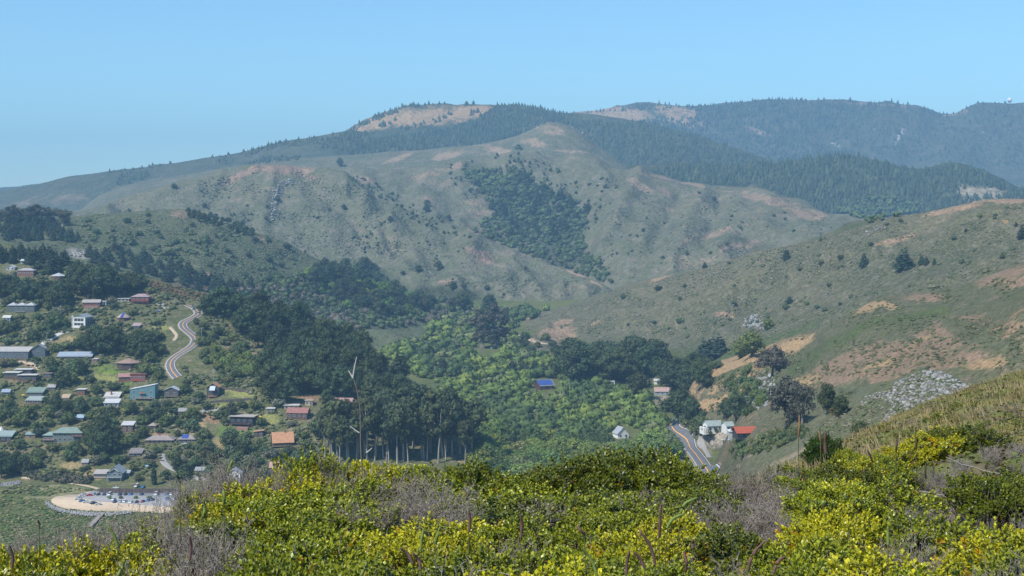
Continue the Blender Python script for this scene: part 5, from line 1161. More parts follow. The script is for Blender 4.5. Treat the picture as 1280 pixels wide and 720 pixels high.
# teal house
t_ = house(178, 500, 32, 13, 9, 'tall teal house with white sloping roof and curved balcony', (0.12, 0.24, 0.26), (0.6, 0.6, 0.6), 'shed', rh=4.0, rz=-4, over=0.35, win=(3, 2), wcol=(0.62, 0.63, 0.6), deck=(-6, 9, 1.6, 2.2, (0.35, 0.22, 0.17)), lm='teal house')
q = MB(); q.box(-2.5, 2.5, -1.4, -0.02, 5.2, 5.4); q.box(-2.5, 2.5, -1.4, -1.3, 5.4, 6.3); q.build('balcony', paintm((0.35, 0.22, 0.17)), t_)
house(214, 497, 18, 9, 8, 'dark house with small grey gables behind shrubs right of the teal house', (0.1, 0.1, 0.1), (0.45, 0.48, 0.52), 'gable', 'y', 2.5, win=(2, 1), deck=(-5, 5, 1.2, 1.5, (0.25, 0.18, 0.14)), lm='small grey-gabled house')
g = house(266, 497, 15, 13, 9, 'narrow dark house with orange roof and pale glazed front above terraces', (0.07, 0.08, 0.09), ORR, 'gable', 'y', 3.0, win=(2, 2), wcol=(0.5, 0.34, 0.2), deck=(-3.2, 3.2, 1.2, 1.8, (0.4, 0.2, 0.12)), lm='narrow orange-roofed house')
q = MB(); q.slab([(-2.2, -3.2, 6.2), (2.2, -3.2, 6.2), (2.2, 0.3, 9.6), (-2.2, 0.3, 9.6)], 0.2); q.build('conservatory_roof', paintm((0.5, 0.58, 0.62), 0.3), g)
house(159, 540, 14, 9, 7, 'small brown house with white awnings among dark trees', (0.14, 0.08, 0.06), (0.5, 0.5, 0.5), 'lean', rh=1.5, win=(2, 2), wcol=WHITE, lm='small house with white awnings')
# big green roofed house
house(84, 552, 36, 11, 11, 'large grey house with long green hipped roof above the bare bank', (0.15, 0.19, 0.18), GRN, 'hip', rh=3.4, over=1.0, win=(6, 2), wcol=(0.5, 0.55, 0.52), deck=(4, 12, 4.5, 2, (0.3, 0.16, 0.13)), lm='green-roofed house')
house(62, 553, 16, 9, 8, 'left wing of the large green-roofed house with pink railed deck', (0.14, 0.18, 0.18), (0.24, 0.31, 0.28), 'hip', rh=2.2, over=0.8, win=(3, 1), deck=(-5, 5, 2.2, 2.2, (0.36, 0.2, 0.17)))
house(38, 549, 12, 6, 6, 'small shed with pale garage door left of the green-roofed house', (0.3, 0.2, 0.1), (0.25, 0.32, 0.33), 'lean', rh=0.8, win=(1, 1), wcol=(0.45, 0.5, 0.52), lm='small garage shed')
house(4, 553, 20, 8, 9, 'dark house with green-grey roof cut by the left edge', (0.06, 0.05, 0.05), (0.27, 0.34, 0.33), 'lean', rh=2.4, win=(3, 1))
d_ = house(0, 540, 6, 2, 6, 'round white dome at the left edge of the village', (0.5, 0.5, 0.5), WHITE, 'octa', rh=3, win=(0, 0), name='dome', cat='dome')
house(199, 554, 34, 4, 11, 'long low dark house with brown roof and round skylight', (0.07, 0.045, 0.04), (0.3, 0.25, 0.23), 'hip', rh=2.8, over=0.8, win=(6, 1), chim=-1, lm='long low skylight house')
house(233, 553, 22, 4, 10, 'low house with grey-brown roof and dark panels left of the green strip', (0.07, 0.05, 0.05), (0.3, 0.27, 0.25), 'hip', rh=2.6, win=(4, 1), solar=(-4, 1), lm='low panelled house')
house(169, 571, 15, 5, 7, 'weathered grey shed above the gabled blue house', (0.07, 0.06, 0.06), (0.22, 0.2, 0.19), 'lean', rh=2, win=(2, 1), lm='weathered grey shed')
# blue gabled beach house
b_ = house(143, 601, 19, 10, 11, 'blue-grey gabled beach house with verandas above the parking lot', (0.17, 0.22, 0.25), (0.3, 0.36, 0.39), 'gable', 'y', 4.2, over=0.7, win=(3, 2), wcol=(0.55, 0.58, 0.6), deck=(-5.2, 5.2, 2.6, 2.0, (0.3, 0.33, 0.34)), lm='gabled blue beach house')
q = MB(); q.slab([(-3.4, -0.9, 6.6), (0, -0.9, 8.9), (0, -0.1, 8.9), (-3.4, -0.1, 6.6)], 0.3); q.slab([(0, -0.9, 8.9), (3.4, -0.9, 6.6), (3.4, -0.1, 6.6), (0, -0.1, 8.9)], 0.3); q.build('gable_trim', paintm(WHITE), b_)
house(125, 597, 16, 5, 8, 'low left wing with open porch beside the gabled beach house', (0.1, 0.09, 0.09), (0.4, 0.36, 0.33), 'lean', rh=1.2, win=(3, 1), deck=(-4.5, 4.5, 0.3, 2, (0.45, 0.4, 0.33)))
house(157, 596, 9, 5, 7, 'small right wing beside the gabled beach house', (0.12, 0.13, 0.14), (0.33, 0.37, 0.38), 'gable', 'x', 1.2, win=(1, 1))
# right part of the village
h_ = house(302, 532, 30, 11, 10, 'dark flat-roofed terrace house above the green lawn strip', (0.035, 0.035, 0.04), (0.42, 0.38, 0.33), 'flat', over=1.0, rz=-8, win=(4, 1), wcol=(0.3, 0.35, 0.38), deck=(-8, 7, 1.5, 2.5, (0.1, 0.06, 0.05)), lm='dark terrace house')
q = MB(); q.box(-2, 7, -6.5, -2.6, -3, -0.4); q.build('terrace', paintm((0.35, 0.2, 0.16)), h_)
house(323, 546, 12, 6, 6, 'small dark cabin with orange-brown roof between the two larger houses', (0.07, 0.05, 0.045), (0.42, 0.25, 0.16), 'shed', rh=1.0, win=(2, 1), lm='small dark cabin')
house(354, 558, 24, 6, 12, 'dark house with big orange shingle roof and blue skylight', (0.05, 0.05, 0.055), ORR, 'gable', 'x', 6.0, 14, over=1.0, win=(4, 1), chim=2, deck=(-8, 6, 0.6, 2.2, (0.3, 0.2, 0.16)), lm='orange shingle-roofed house')
house(371, 524, 26, 8, 10, 'brown house with dull red roof beside the dark cypresses', (0.13, 0.08, 0.07), (0.3, 0.14, 0.12), 'gable', 'x', 3.2, -6, win=(4, 1), chim=-2, lm='dull red-roofed house')
house(364, 512, 18, 5, 7, 'pale flat-roofed block behind the dull red roof', (0.4, 0.33, 0.25), PALE, 'flat', win=(3, 1))
house(428, 511, 24, 6, 10, 'low house with half grey half pinkish roof among the trees', (0.1, 0.1, 0.1), (0.4, 0.25, 0.22), 'lean', rh=3.2, rz=-5, win=(4, 1), solar=None, lm='pinkish-roofed house')
house(343, 592, 12, 8, 8, 'small house with pink roof just above the foreground brush', (0.12, 0.1, 0.1), (0.45, 0.27, 0.22), 'gable', 'x', 3, win=(2, 1))
house(292, 606, 16, 14, 8, 'tall white house half hidden behind bare twigs', WHITE, (0.4, 0.42, 0.45), 'gable', 'y', 3, win=(2, 2), lm=None)
house(684, 487, 19, 5, 14, 'dark brown barn whose roof is covered with blue solar panels', (0.1, 0.045, 0.04), (0.2, 0.21, 0.25), 'gable', 'x', 5.0, 22, win=(2, 1), solar=(-9.0, 7.0), lm='blue solar roof')
house(779, 548, 15, 6, 10, 'white house with steep grey gable among the valley trees', WHITE, (0.33, 0.35, 0.37), 'gable', 'y', 5.0, 20, win=(2, 1), lm='steep white gable')
w_ = house(897, 540, 26, 8, 11, 'long white house with grey-green roof and tall windows by the highway', (0.68, 0.68, 0.66), (0.3, 0.36, 0.35), 'gable', 'x', 3.2, 14, over=0.7, win=(4, 1), wcol=(0.05, 0.06, 0.06), lm='white house', base=1.5)
q = MB(); q.box(-11.4, -8.9, 1, 10, -2, 3.4); q.build('porch', paintm(WHITE), w_)
house(913, 540, 10, 7.5, 10, 'smaller white wing at the right end of the long white house', (0.68, 0.68, 0.66), (0.3, 0.36, 0.35), 'gable', 'x', 2.4, 14, win=(2, 1), wcol=(0.05, 0.06, 0.06), base=1.5)
house(934, 546, 25, 5.5, 9, 'low barn with bright red roof and dark walls right of the white house', (0.045, 0.05, 0.06), (0.40, 0.09, 0.045), 'gable', 'x', 2.4, 10, over=0.9, win=(3, 1), name='barn', cat='barn', lm='red-roofed barn', base=1.5)
house(916, 543, 8, 3.5, 7, 'small white-roofed shed between the white house and the red roof', (0.4, 0.4, 0.4), WHITE, 'flat', win=(1, 1), name='shed', cat='shed')
house(828, 494, 18, 5, 9, 'low building with blue and pinkish roof in the dark trees', (0.3, 0.36, 0.42), (0.45, 0.3, 0.25), 'lean', rh=2.4, win=(3, 1))
house(822, 480, 8, 4, 6, 'tiny white shed under the dark trees left of the far lawn', WHITE, PALE, 'gable', 'x', 1.5, win=(1, 1), name='shed', cat='shed')
house(763, 480, 11, 3.5, 5, 'white trailer at the edge of the dark cypress grove', WHITE, PALE, 'flat', over=0.05, win=(3, 1), name='trailer', cat='trailer')

for (x, y, w, h, lb, wc, rc, rt) in ((8, 402, 9, 5, 'small pale cottage at the left edge above the long lodge', (0.4, 0.42, 0.42), PALE, 'gable'), (129, 381, 7, 4, 'tiny white cabin between the red-brown and the two-storey house', WHITE, PALE, 'flat'), (119, 453, 6, 4, 'tiny brown and white shed right of the blue metal roof', (0.3, 0.14, 0.08), PALE, 'flat'),
    (81, 501, 9, 4, 'small tan-roofed cottage behind the central dark trees', (0.3, 0.22, 0.16), (0.45, 0.34, 0.22), 'lean'), (100, 527, 8, 5, 'small cottage with blue-grey roof under the central dark trees', (0.12, 0.1, 0.1), (0.3, 0.4, 0.5), 'gable'), (170, 411, 9, 4, 'small dark shed below the octagonal pink roof', DK, (0.36, 0.28, 0.27), 'lean'),
    (190, 536, 9, 4, 'small brown cottage among shrubs above the long low house', BR, (0.36, 0.3, 0.26), 'hip'), (338, 515, 10, 4, 'pale low roof left of the dull red roof', (0.25, 0.2, 0.16), PALE, 'flat'), (452, 508, 7, 4, 'small white shed under the cypresses right of the pinkish roof', WHITE, WHITE, 'gable'), (386, 507, 9, 6, 'beige block at the right end of the dull red roof', (0.5, 0.42, 0.32), (0.4, 0.35, 0.28), 'flat'),
    (106, 582, 8, 4, 'small grey hut on the bank left of the beach house', (0.2, 0.18, 0.17), GR, 'gable'), (64, 489, 9, 5, 'small brown cottage right of the terraced roofs', BR, (0.35, 0.33, 0.32), 'gable'), (228, 519, 10, 5, 'small dark cottage under the road bend near the grey driveway', (0.1, 0.09, 0.09), (0.3, 0.29, 0.29), 'gable'), (7, 495, 10, 5, 'blue-grey roofed cottage at the left edge of the village', (0.1, 0.12, 0.14), (0.28, 0.34, 0.42), 'gable'), (250, 594, 12, 6, 'grey shed half hidden behind the foreground twigs', (0.25, 0.24, 0.22), GR, 'gable')):
    house(x, y, w, h, 6, lb, wc, rc, rt, rh=1.8, win=(2, 1), base=2.5, name='cottage', over=0.5)
# radar dome on the far ridge
p = pix(1262, 127.2) or Vector(P(1262, 127, 7480)); r = thing('radar_dome', 'tiny white radar dome on the far right skyline', 'radar dome', p)
v = ICO2[0]*13+np.array([0, 0, 8]); link('dome', mesh_np('dome', v, [ICO2[1]], smooth=True), r, paintm((0.8, 0.8, 0.8)))
q = MB(); q.box(-5, 5, -5, 5, -12, 1); q.build('base', paintm((0.6, 0.6, 0.6)), r)

# parking lot wall, fences, terraces
def wallrun(name, cat, label, p0, p1, h, n, col, t=0.3):
    r = thing(name, label, cat, p0); d = p1-p0; L_ = math.hypot(d.x, d.y); r.rotation_euler = (0, 0, math.atan2(d.y, d.x))
    for k in range(n):
        q = MB(); x0 = L_*k/n; x1 = L_*(k+1)/n-0.06; z = d.z*(k+.5)/n
        q.box(x0, x1, 0, t, z-1.5, z+h*(1+0.03*((k*7) % 3-1))); q.build('panel', paintm(tuple(c*(0.9+0.1*((k*5) % 3)) for c in col)), r)
        s = MB(); s.box(x1-0.1, x1+0.12, -0.12, -0.003, z-1.5, z+h+0.1); s.build('post', paintm(tuple(c*0.7 for c in col)), r)
    return r
wallrun('retaining_wall', 'wall', 'long dark brown board wall behind the parking lot', at_z(124, 616.2, LOTZ), at_z(232, 616.4, LOTZ), 3.0, 26, (0.13, 0.10, 0.09))
wallrun('terrace_wall', 'wall', 'dark upper wall across the grassy terraces right of the narrow orange-roofed house', pix(275, 486), pix(316, 491), 1.8, 10, (0.12, 0.10, 0.085))
wallrun('terrace_wall', 'wall', 'dark middle wall across the grassy terraces, its left part under the orange-roofed house', pix(262, 504), pix(314, 500), 1.8, 12, (0.1, 0.09, 0.075))
wallrun('terrace_wall', 'wall', 'low pale wall at the foot of the bare mound', pix(66, 438), pix(106, 438), 1.2, 9, (0.3, 0.18, 0.13))
wallrun('hedge_wall', 'wall', 'brown retaining wall above the vegetable garden of the beach house', pix(160, 575), pix(205, 577), 1.2, 9, (0.16, 0.11, 0.09))

def pole(x, y, hpx, label, arm=True):
    p = pix(x, y); h = hpx*p.y/F; r = thing('utility_pole', label, 'pole', p)
    v, f = tube([(0, 0, -1), (0, 0, h*0.5), (0, 0, h)], [0.22, 0.18, 0.14], 6); link('shaft', mesh_np('shaft', v, [f]), r, paintm((0.38, 0.42, 0.46)))
    if arm: q = MB(); q.box(-1.3, 1.3, -0.1, 0.1, h*0.92, h*0.95); q.build('crossarm', paintm((0.3, 0.32, 0.34)), r)
pole(58.7, 429, 14, 'pale pole beside the white driveway', True)
pole(252, 425, 16, 'wooden pole just right of the winding road bend')
pole(267, 483, 22, 'tall thin pole rising behind the narrow orange-roofed house')
pole(850, 533, 17, 'wooden pole in front of the dark cypress at the end of the highway')
pole(712, 492, 14, 'thin pole among the valley trees right of the solar roof')

# ------------------------------------------------------------------ vehicles
def car_meshes(kind):
    L_, W_, H1, H2 = (4.4, 1.8, 0.95, 1.45) if kind == 'car' else (5.2, 2.0, 1.15, 2.1)
    hl = L_/2; pr = [(-hl, 0.35), (-hl, 0.75*H1), (-hl*0.55, H1), (hl*0.92, H1*0.98), (hl, 0.7*H1), (hl, 0.35)]
    b = MB(); hw2 = W_/2; n = len(pr)
    for s in (-1, 1): b.v += [(x, s*hw2*(0.94 if z > 0.8 else 1), z) for x, z in pr]
    b.f = [tuple(range(n))[::-1], tuple(range(n, 2*n))]+[(i, (i+1) % n, n+(i+1) % n, n+i) for i in range(n)]
    c0, c1, c2, c3 = (-hl*0.5, -hl*0.22, hl*0.45, hl*0.8) if kind == 'car' else (-hl*0.6, -hl*0.42, hl*0.9, hl*0.97)
    g = MB(); k = hw2*0.9; kk = hw2*0.74
    g.v = [(c0, -k, H1), (c3, -k, H1), (c2, -kk, H2-0.06), (c1, -kk, H2-0.06), (c0, k, H1), (c3, k, H1), (c2, kk, H2-0.06), (c1, kk, H2-0.06)]
    g.f = [(0, 1, 2, 3), (7, 6, 5, 4), (0, 3, 7, 4), (1, 5, 6, 2)]
    rf = MB(); rf.box(c1-0.05, c2+0.05, -kk-0.03, kk+0.03, H2-0.08, H2)
    out = []
    for nm, mb in (('body', b), ('window', g), ('roof', rf)):
        me = bpy.data.meshes.new(nm); me.from_pydata(mb.v, [], mb.f); me.update(); out.append(me)
    v, f = tube([(0, -0.12, 0), (0, -0.11, 0), (0, 0.11, 0), (0, 0.12, 0)], [0.05, 0.34, 0.34, 0.05], 10); wm = mesh_np('wheel', v, [f])
    return out, wm, (hl*0.62, hw2-0.05)
m, N, L, b = new_mat('car_paint'); oi = N.new('ShaderNodeObjectInfo'); L.new(oi.outputs['Color'], b.inputs['Base Color']); b.inputs['Roughness'].default_value = 0.25; b.inputs['Coat Weight'].default_value = 0.6; M_CAR = m
M_TYRE = plain('tyre', (0.02, 0.02, 0.02), 0.8)
CM = {k: car_meshes(k) for k in ('car', 'van')}
for k in CM:
    (bd, wd, rf), wh, _ = CM[k]; bd.materials.append(M_CAR); rf.materials.append(M_CAR); wd.materials.append(M_GLASS); wh.materials.append(M_TYRE)
def car(p, rz, col, label, kind='car', group='cars in the beach parking lot'):
    (bd, wd, rf), wh, (wx, wy) = CM[kind]; r = thing('parked_'+kind if group else kind, label, kind, p, math.radians(rz), group)
    for nm, me in (('body', bd), ('window', wd), ('roof', rf)): o = link(nm, me, r); o.color = (*col, 1)
    for sx in (-1, 1):
        for sy in (-1, 1): o = link('wheel', wh, r); o.location = (sx*wx, sy*wy, 0.34)
    return r
CW, CS, CB, CBL, CR, CD, CN = (0.8, 0.8, 0.8), (0.5, 0.55, 0.6), (0.02, 0.02, 0.025), (0.05, 0.2, 0.5), (0.5, 0.01, 0.03), (0.25, 0.02, 0.03), (0.03, 0.05, 0.12)
ords = ['first', 'second', 'third', 'fourth', 'fifth', 'sixth', 'seventh', 'eighth', 'ninth', 'tenth', 'eleventh', 'twelfth', 'thirteenth', 'fourteenth']
cn = {CW: 'white', CS: 'silver', CB: 'black', CBL: 'blue', CR: 'bright red', CD: 'maroon', CN: 'navy'}
for i, (x, y, c) in enumerate([(97, 624.5, CW), (99, 623, CS), (102, 621, CW), (105, 619.3, CS)]):
    car(at_z(x, y, LOTZ), 25, c, '%s car, %s from the left in the slanted row at the lot\'s left end' % (cn[c], ords[i]))
for i, (x, y, c) in enumerate([(102.5, 627, CBL), (107.5, 628.3, CW), (115, 629, CS), (117.5, 630, CB), (123, 631, CW)]):
    car(at_z(x, y, LOTZ), 20, c, '%s car, %s from the left in the front slanted row of the lot' % (cn[c], ords[i]))
car(at_z(112, 620, LOTZ), 15, CR, 'bright red car at the left end of the parking lot')
for i, (x, y, c) in enumerate([(117, 618.5, CS), (123, 619, CB), (130, 619, CN), (137, 619, CW), (150, 619, CN), (157, 618.8, CB), (163.5, 618.8, CBL), (177, 618.8, CN), (195, 618.6, CW), (208, 618.6, CBL), (214, 618.6, CW), (222, 618.8, CW), (236, 619, CS), (250, 619, CW)]):
    car(at_z(x, y, LOTZ), 86+i % 3*3, c, '%s car, %s from the left in the row against the brown wall' % (cn[c], ords[i]), 'van' if i in (3, 8) else 'car')
for i, (x, y, c) in enumerate([(142, 625, CW), (143.5, 628, CN), (150, 628, CS), (156, 627.5, CW), (163.5, 628.4, CW), (171, 628.4, CB), (178.5, 627.8, CD), (185, 626.5, CBL), (191, 625.5, CB), (209, 624, CBL), (217, 624.5, CS), (228, 625, CW)]):
    car(at_z(x, y, LOTZ), 80+i % 3*5, c, '%s car, %s from the left in the middle row of the lot' % (cn[c], ords[i]))
for i, x in enumerate((137, 151, 170, 187)):
    o = tree('shrub', x, 0, 5, loc=at_z(x, 623.5, LOTZ), label=['green bush between parked cars, leftmost in the lot', 'green bush between parked cars, second from the left', 'green bush between parked cars, third from the left', 'green bush between parked cars, rightmost in the lot'][i], col=(0.1, 0.14, 0.05))
car(pix(241.5, 386.8)+Vector((0, 0, .4)), 60, CW, 'white car driving round the top hairpin of the winding road', group=None)
car(pix(862, 557.5)+Vector((0, 0, .4)), 105, (0.4, 0.6, 0.7), 'pale blue car driving on the highway near the white house', group=None)
car(pix(231, 556)+Vector((0, 0, .3)), 10, CW, 'white car parked before the low panelled house', group=None)
car(pix(905, 551)+Vector((0, 0, .3)), 5, CW, 'white car, left of two below the white house', group=None)
car(pix(914, 551.5)+Vector((0, 0, .3)), 8, CS, 'silver car, right of two below the white house', group=None)
car(pix(836, 562)+Vector((0, 0, .3)), 15, CW, 'white van parked under trees left of the highway', 'van', group=None)
car(pix(145, 611)+Vector((0, 0, .3)), 5, CW, 'white car just behind the brown wall, left one', group=None)
car(pix(171, 609)+Vector((0, 0, .3)), 80, CW, 'white van behind the brown wall under the arch', 'van', group=None)
car(pix(179, 610)+Vector((0, 0, .3)), 85, CBL, 'blue car behind the brown wall right of the white van', group=None)
car(pix(824, 563)+Vector((0, 0, .3)), 15, CN, 'dark car parked under trees left of the highway', group=None)

# footbridge to the beach
A, B = at_z(129, 640, 5.2), at_z(112, 658, 5.0); r = thing('footbridge', 'long wooden footbridge leading from the parking lot toward the marsh', 'bridge', A)
d = B-A; L_ = d.length; r.rotation_euler = (0, 0, math.atan2(d.y, d.x)); wd_ = paintm((0.36, 0.31, 0.27)); q = MB(); q.box(0, L_, -1.2, 1.2, -0.4, -0.15); q.build('beam', wd_, r)
pm = MB(); pm.box(0, 0.9, -1.5, 1.5, -0.15, 0); pme = None
for k in range(int(L_)):
    if pme is None: po = pm.build('plank', wd_, r); pme = po.data
    else: po = link('plank', pme, r); po.location = (k*1.0, 0, 0)
for s in (-1, 1):
    q = MB(); q.box(0, L_, s*1.5-0.06, s*1.5+0.06, 1.0, 1.12)
    for k in range(int(L_/2)): q.box(k*2, k*2+0.12, s*1.5-0.05, s*1.5+0.05, -1.5, 0.99)
    q.build('railing', wd_, r)

# people in the lot (a few pixels tall)
def person(p, rz, shirt, trousers, label, stride=0.3):
    bm = bmesh.new(); J = [(0, 0, 0.95), (0, 0, 1.2), (0, 0, 1.42), (0, 0, 1.52), (0, 0, 1.68), (0.1, 0, 0.9), (0.11, -stride/2, 0.48), (0.11, stride*0.2-stride/2, 0.06), (0.11, -0.14-stride/2, 0.03), (-0.1, 0, 0.9), (-0.11, stride/2, 0.5), (-0.11, stride, 0.1), (-0.11, stride-0.13, 0.04), (0.2, 0, 1.4), (0.26, 0.05, 1.12), (0.27, -0.08, 0.88), (-0.2, 0, 1.4), (-0.26, -0.05, 1.12), (-0.27, -0.1, 0.9)]
    R = [.15, .14, .15, .06, .11, .1, .065, .045, .035, .1, .065, .045, .035, .07, .045, .03, .07, .045, .03]
    E = [(0, 1), (1, 2), (2, 3), (3, 4), (0, 5), (5, 6), (6, 7), (7, 8), (0, 9), (9, 10), (10, 11), (11, 12), (2, 13), (13, 14), (14, 15), (2, 16), (16, 17), (17, 18)]
    sk = bm.verts.layers.skin.verify(); bv = [bm.verts.new(j) for j in J]
    for v_, r_ in zip(bv, R): v_[sk].radius = (r_, r_)
    bv[0][sk].use_root = True
    for a_, b_ in E: bm.edges.new((bv[a_], bv[b_]))
    me = bpy.data.meshes.new('person'); bm.to_mesh(me); bm.free(); o = link('person', me); o.location = p; o.rotation_euler = (0, 0, math.radians(rz))
    md = o.modifiers.new('Skin', 'SKIN')
    dg = bpy.context.evaluated_depsgraph_get(); dg.update(); ev = bpy.data.meshes.new_from_object(o.evaluated_get(dg)); o.modifiers.clear(); o.data = ev
    ev.materials.clear()
    for c in ((0.5, 0.32, 0.24), shirt, trousers): ev.materials.append(paintm(c))
    for f in ev.polygons: z = f.center.z; f.material_index = 0 if z > 1.5 or (abs(f.center.x) > 0.23 and z < 1.1) else 1 if z > 0.95 else 2
    tag(o, label, 'person'); return o
for x, y, z, rz, sh, tr, lb in ((161, 633.5, LOTZ, 20, (0.3, 0.03, 0.05), (0.05, 0.05, 0.08), 'person in dark red top standing at the front of the parking lot'), (148, 632, LOTZ, 90, (0.05, 0.15, 0.5), (0.1, 0.1, 0.1), 'person in blue top walking between the parked cars'), (124, 644, 5.2, -40, (0.1, 0.2, 0.45), (0.08, 0.08, 0.1), 'person in blue top walking on the footbridge')):
    person(at_z(x, y, z), rz, sh, tr, lb)

# garden things in the village
def parasol(x, y, col, label):
    p = pix(x, y); r = thing('parasol', label, 'parasol', p); v, f = tube([(0, 0, 0), (0, 0, 2.6)], [0.06, 0.05], 6); link('pole', mesh_np('pole', v, [f]), r, paintm((0.3, 0.3, 0.3)))
    V = [(1.7*math.cos(6.283*i/8), 1.7*math.sin(6.283*i/8), 2.1) for i in range(8)]+[(0, 0, 2.8)]; link('canopy', mesh_np('canopy', V, [np.array([(i, (i+1) % 8, 8) for i in range(8)])]), r, paintm(col))
parasol(325, 524, (0.75, 0.42, 0.03), 'yellow-orange parasol right of the dark terrace house')
parasol(29, 497, (0.7, 0.45, 0.05), 'yellow-orange parasol on the wooden terrace of the green-roofed house')
parasol(199, 391, (0.15, 0.3, 0.75), 'blue parasol below the two-storey crest house')
parasol(184, 586, (0.3, 0.5, 0.75), 'blue parasol in the garden right of the beach house')
parasol(170, 588, (0.5, 0.2, 0.13), 'brick-red parasol in the garden right of the beach house')
# ------------------------------------------------------------------ the foreground brush
def fg_leaves(seed, n_shoot, lump=0.25, inner=0.45, top_only=False):
    """dome of leafy shoot tips, unit radius ~1, leaves real size relative to a 0.8 m bush"""
    rng = np.random.default_rng(seed)
    d = rng.normal(size=(n_shoot, 3)); d[:, 2] = np.abs(d[:, 2])*1.0+(0.1 if top_only else -0.42)*1.0
    d /= np.linalg.norm(d, axis=1)[:, None]
    ph = rng.uniform(0, 6.28, 6)
    lum = 1+lump*(np.sin(d[:, 0]*5+ph[0])*np.sin(d[:, 1]*5+ph[1])+0.6*np.sin(d[:, 2]*9+ph[2]+d[:, 0]*6)+0.35*np.sin(d[:, 0]*14+ph[3])*np.sin(d[:, 1]*13+ph[4]))
    rr = lum*(1-inner*rng.random(n_shoot)**2.2)*(1+rng.normal(size=n_shoot)*0.06)
    tip = d*rr[:, None]*np.array([0.60, 0.60, 0.40])+np.array([0, 0, 0.50])
    ax = d*1.0+np.array([0, 0, 0.45])+rng.normal(size=d.shape)*0.35; ax /= np.linalg.norm(ax, axis=1)[:, None]
    depth = np.clip((rr/lum-0.6)/0.4, 0, 1)
    K = 10; V = []; T = []
    up = np.cross(ax, rng.normal(size=ax.shape)); up /= np.linalg.norm(up, axis=1)[:, None]; sd = np.cross(ax, up)
    hue = rng.random(n_shoot)
    for k in range(K):
        th = 2.4*k+rng.uniform(-0.3, 0.3, n_shoot); rad = up*np.cos(th)[:, None]+sd*np.sin(th)[:, None]
        t = k/(K-1.0)                                  # 0 low on the shoot, 1 at the tip
        base = tip-ax*(0.11*(1-t))[..., None] if False else tip-ax*(0.11*(1-t))
        open_ = 1.05-0.75*t; dirn = rad*open_+ax*(0.45+0.75*t); dirn /= np.linalg.norm(dirn, axis=1)[:, None]
        ln = (0.054-0.019*t)*rng.uniform(0.75, 1.25, n_shoot)[:, None]; w = ln*0.33
        side = np.cross(dirn, ax); side /= np.linalg.norm(side, axis=1)[:, None]+1e-6; nrm = np.cross(side, dirn)
        b0 = base+rad*0.003; mid = b0+dirn*ln*0.6; tp = b0+dirn*ln
        V.append(np.stack([b0, mid+side*w+nrm*w*0.35, tp, mid-side*w+nrm*w*0.35], 1))
        g = np.array([0.60, 0.72, 0.42]); y = np.array([1.6, 1.55, 0.6]); og = np.array([2.4, 1.3, 0.3]); dk = np.array([0.38, 0.5, 0.35])
        mixy = np.clip(t*0.75+rng.normal(size=n_shoot)*0.22, 0, 1)[:, None]
        c = g*(1-mixy)+y*mixy; c = np.where((hue < 0.018)[:, None], og*0.6, c)
        T.append(np.repeat((c*rng.uniform(0.8, 1.2, (n_shoot, 1)))[:, None, :], 4, 1))
    V = np.concatenate(V).reshape(-1, 3); T = np.concatenate(T).reshape(-1, 3)
    i = np.arange(len(V)//4)*4
    Fc = np.concatenate([np.stack([i, i+1, i+2], 1), np.stack([i, i+2, i+3], 1)])
    return V, Fc, T, tip

def fg_twigs(seed, tips, n, r0=0.006, n_root=9, kink=0.06, out=1.0):
    rng = np.random.default_rng(seed+77); parts = []; T = []
    sel = tips[rng.choice(len(tips), min(n, len(tips)), replace=False)]
    roots = [(rng.normal()*0.12, rng.normal()*0.12, -0.15) for _ in range(n_root)]
    for i, tp in enumerate(sel):
        r = np.array(roots[i % n_root]); q = tp*out-np.array([0, 0, 0.03])
        m1 = r*0.6+q*0.35+np.array([0, 0, 0.08])+rng.normal(size=3)*kink; m2 = r*0.25+q*0.72+rng.normal(size=3)*kink*0.8
        big = 2.2 if i < n_root*3 else 1.0
        parts.append(tube([r, m1, m2, q], [r0*2.2*big, r0*1.5*big, r0*1.0, r0*0.45], 4))
    V, Fq = join(parts); t = rng.uniform(0.6, 1.3, len(V))
    return V, Fq, np.stack([t, t, t], 1)

def fg_dead(seed, n=150):
    """a tangle of bare forking twigs"""
    rng = np.random.default_rng(seed); parts = []
    for i in range(24):
        a = rng.uniform(0, 6.28); p = np.array([rng.normal()*0.1, rng.normal()*0.1, -0.1]); d = np.array([math.cos(a)*rng.uniform(.2, .9), math.sin(a)*rng.uniform(.2, .9), 1.0]); d /= np.linalg.norm(d)
        stack = [(p, d, 0.010, 0)]
        while stack:
            p, d, r, lv = stack.pop(); ln = (0.34, 0.24, 0.16, 0.11, 0.07)[lv]*rng.uniform(0.7, 1.3)
            q1 = p+d*ln*0.5+rng.normal(size=3)*0.018; q2 = p+d*ln+rng.normal(size=3)*0.03
            parts.append(tube([p, q1, q2], [r, r*0.82, r*0.62], 4 if lv < 2 else 3) if False else tube([p, q1, q2], [r, r*0.82, r*0.62], 3))
            if lv < 4:
                for k in range(2 if rng.random() < 0.65 else 3):
                    nd = d+rng.normal(size=3)*0.5; nd[2] += 0.12; nd /= np.linalg.norm(nd); stack.append((q2, nd, r*0.73, lv+1))
    V, Fq = join(parts); t = rng.uniform(0.6, 1.35, len(V)//6+1).repeat(6)[:len(V)]
    return V, Fq, np.stack([t*1.02, t, t*0.97], 1)

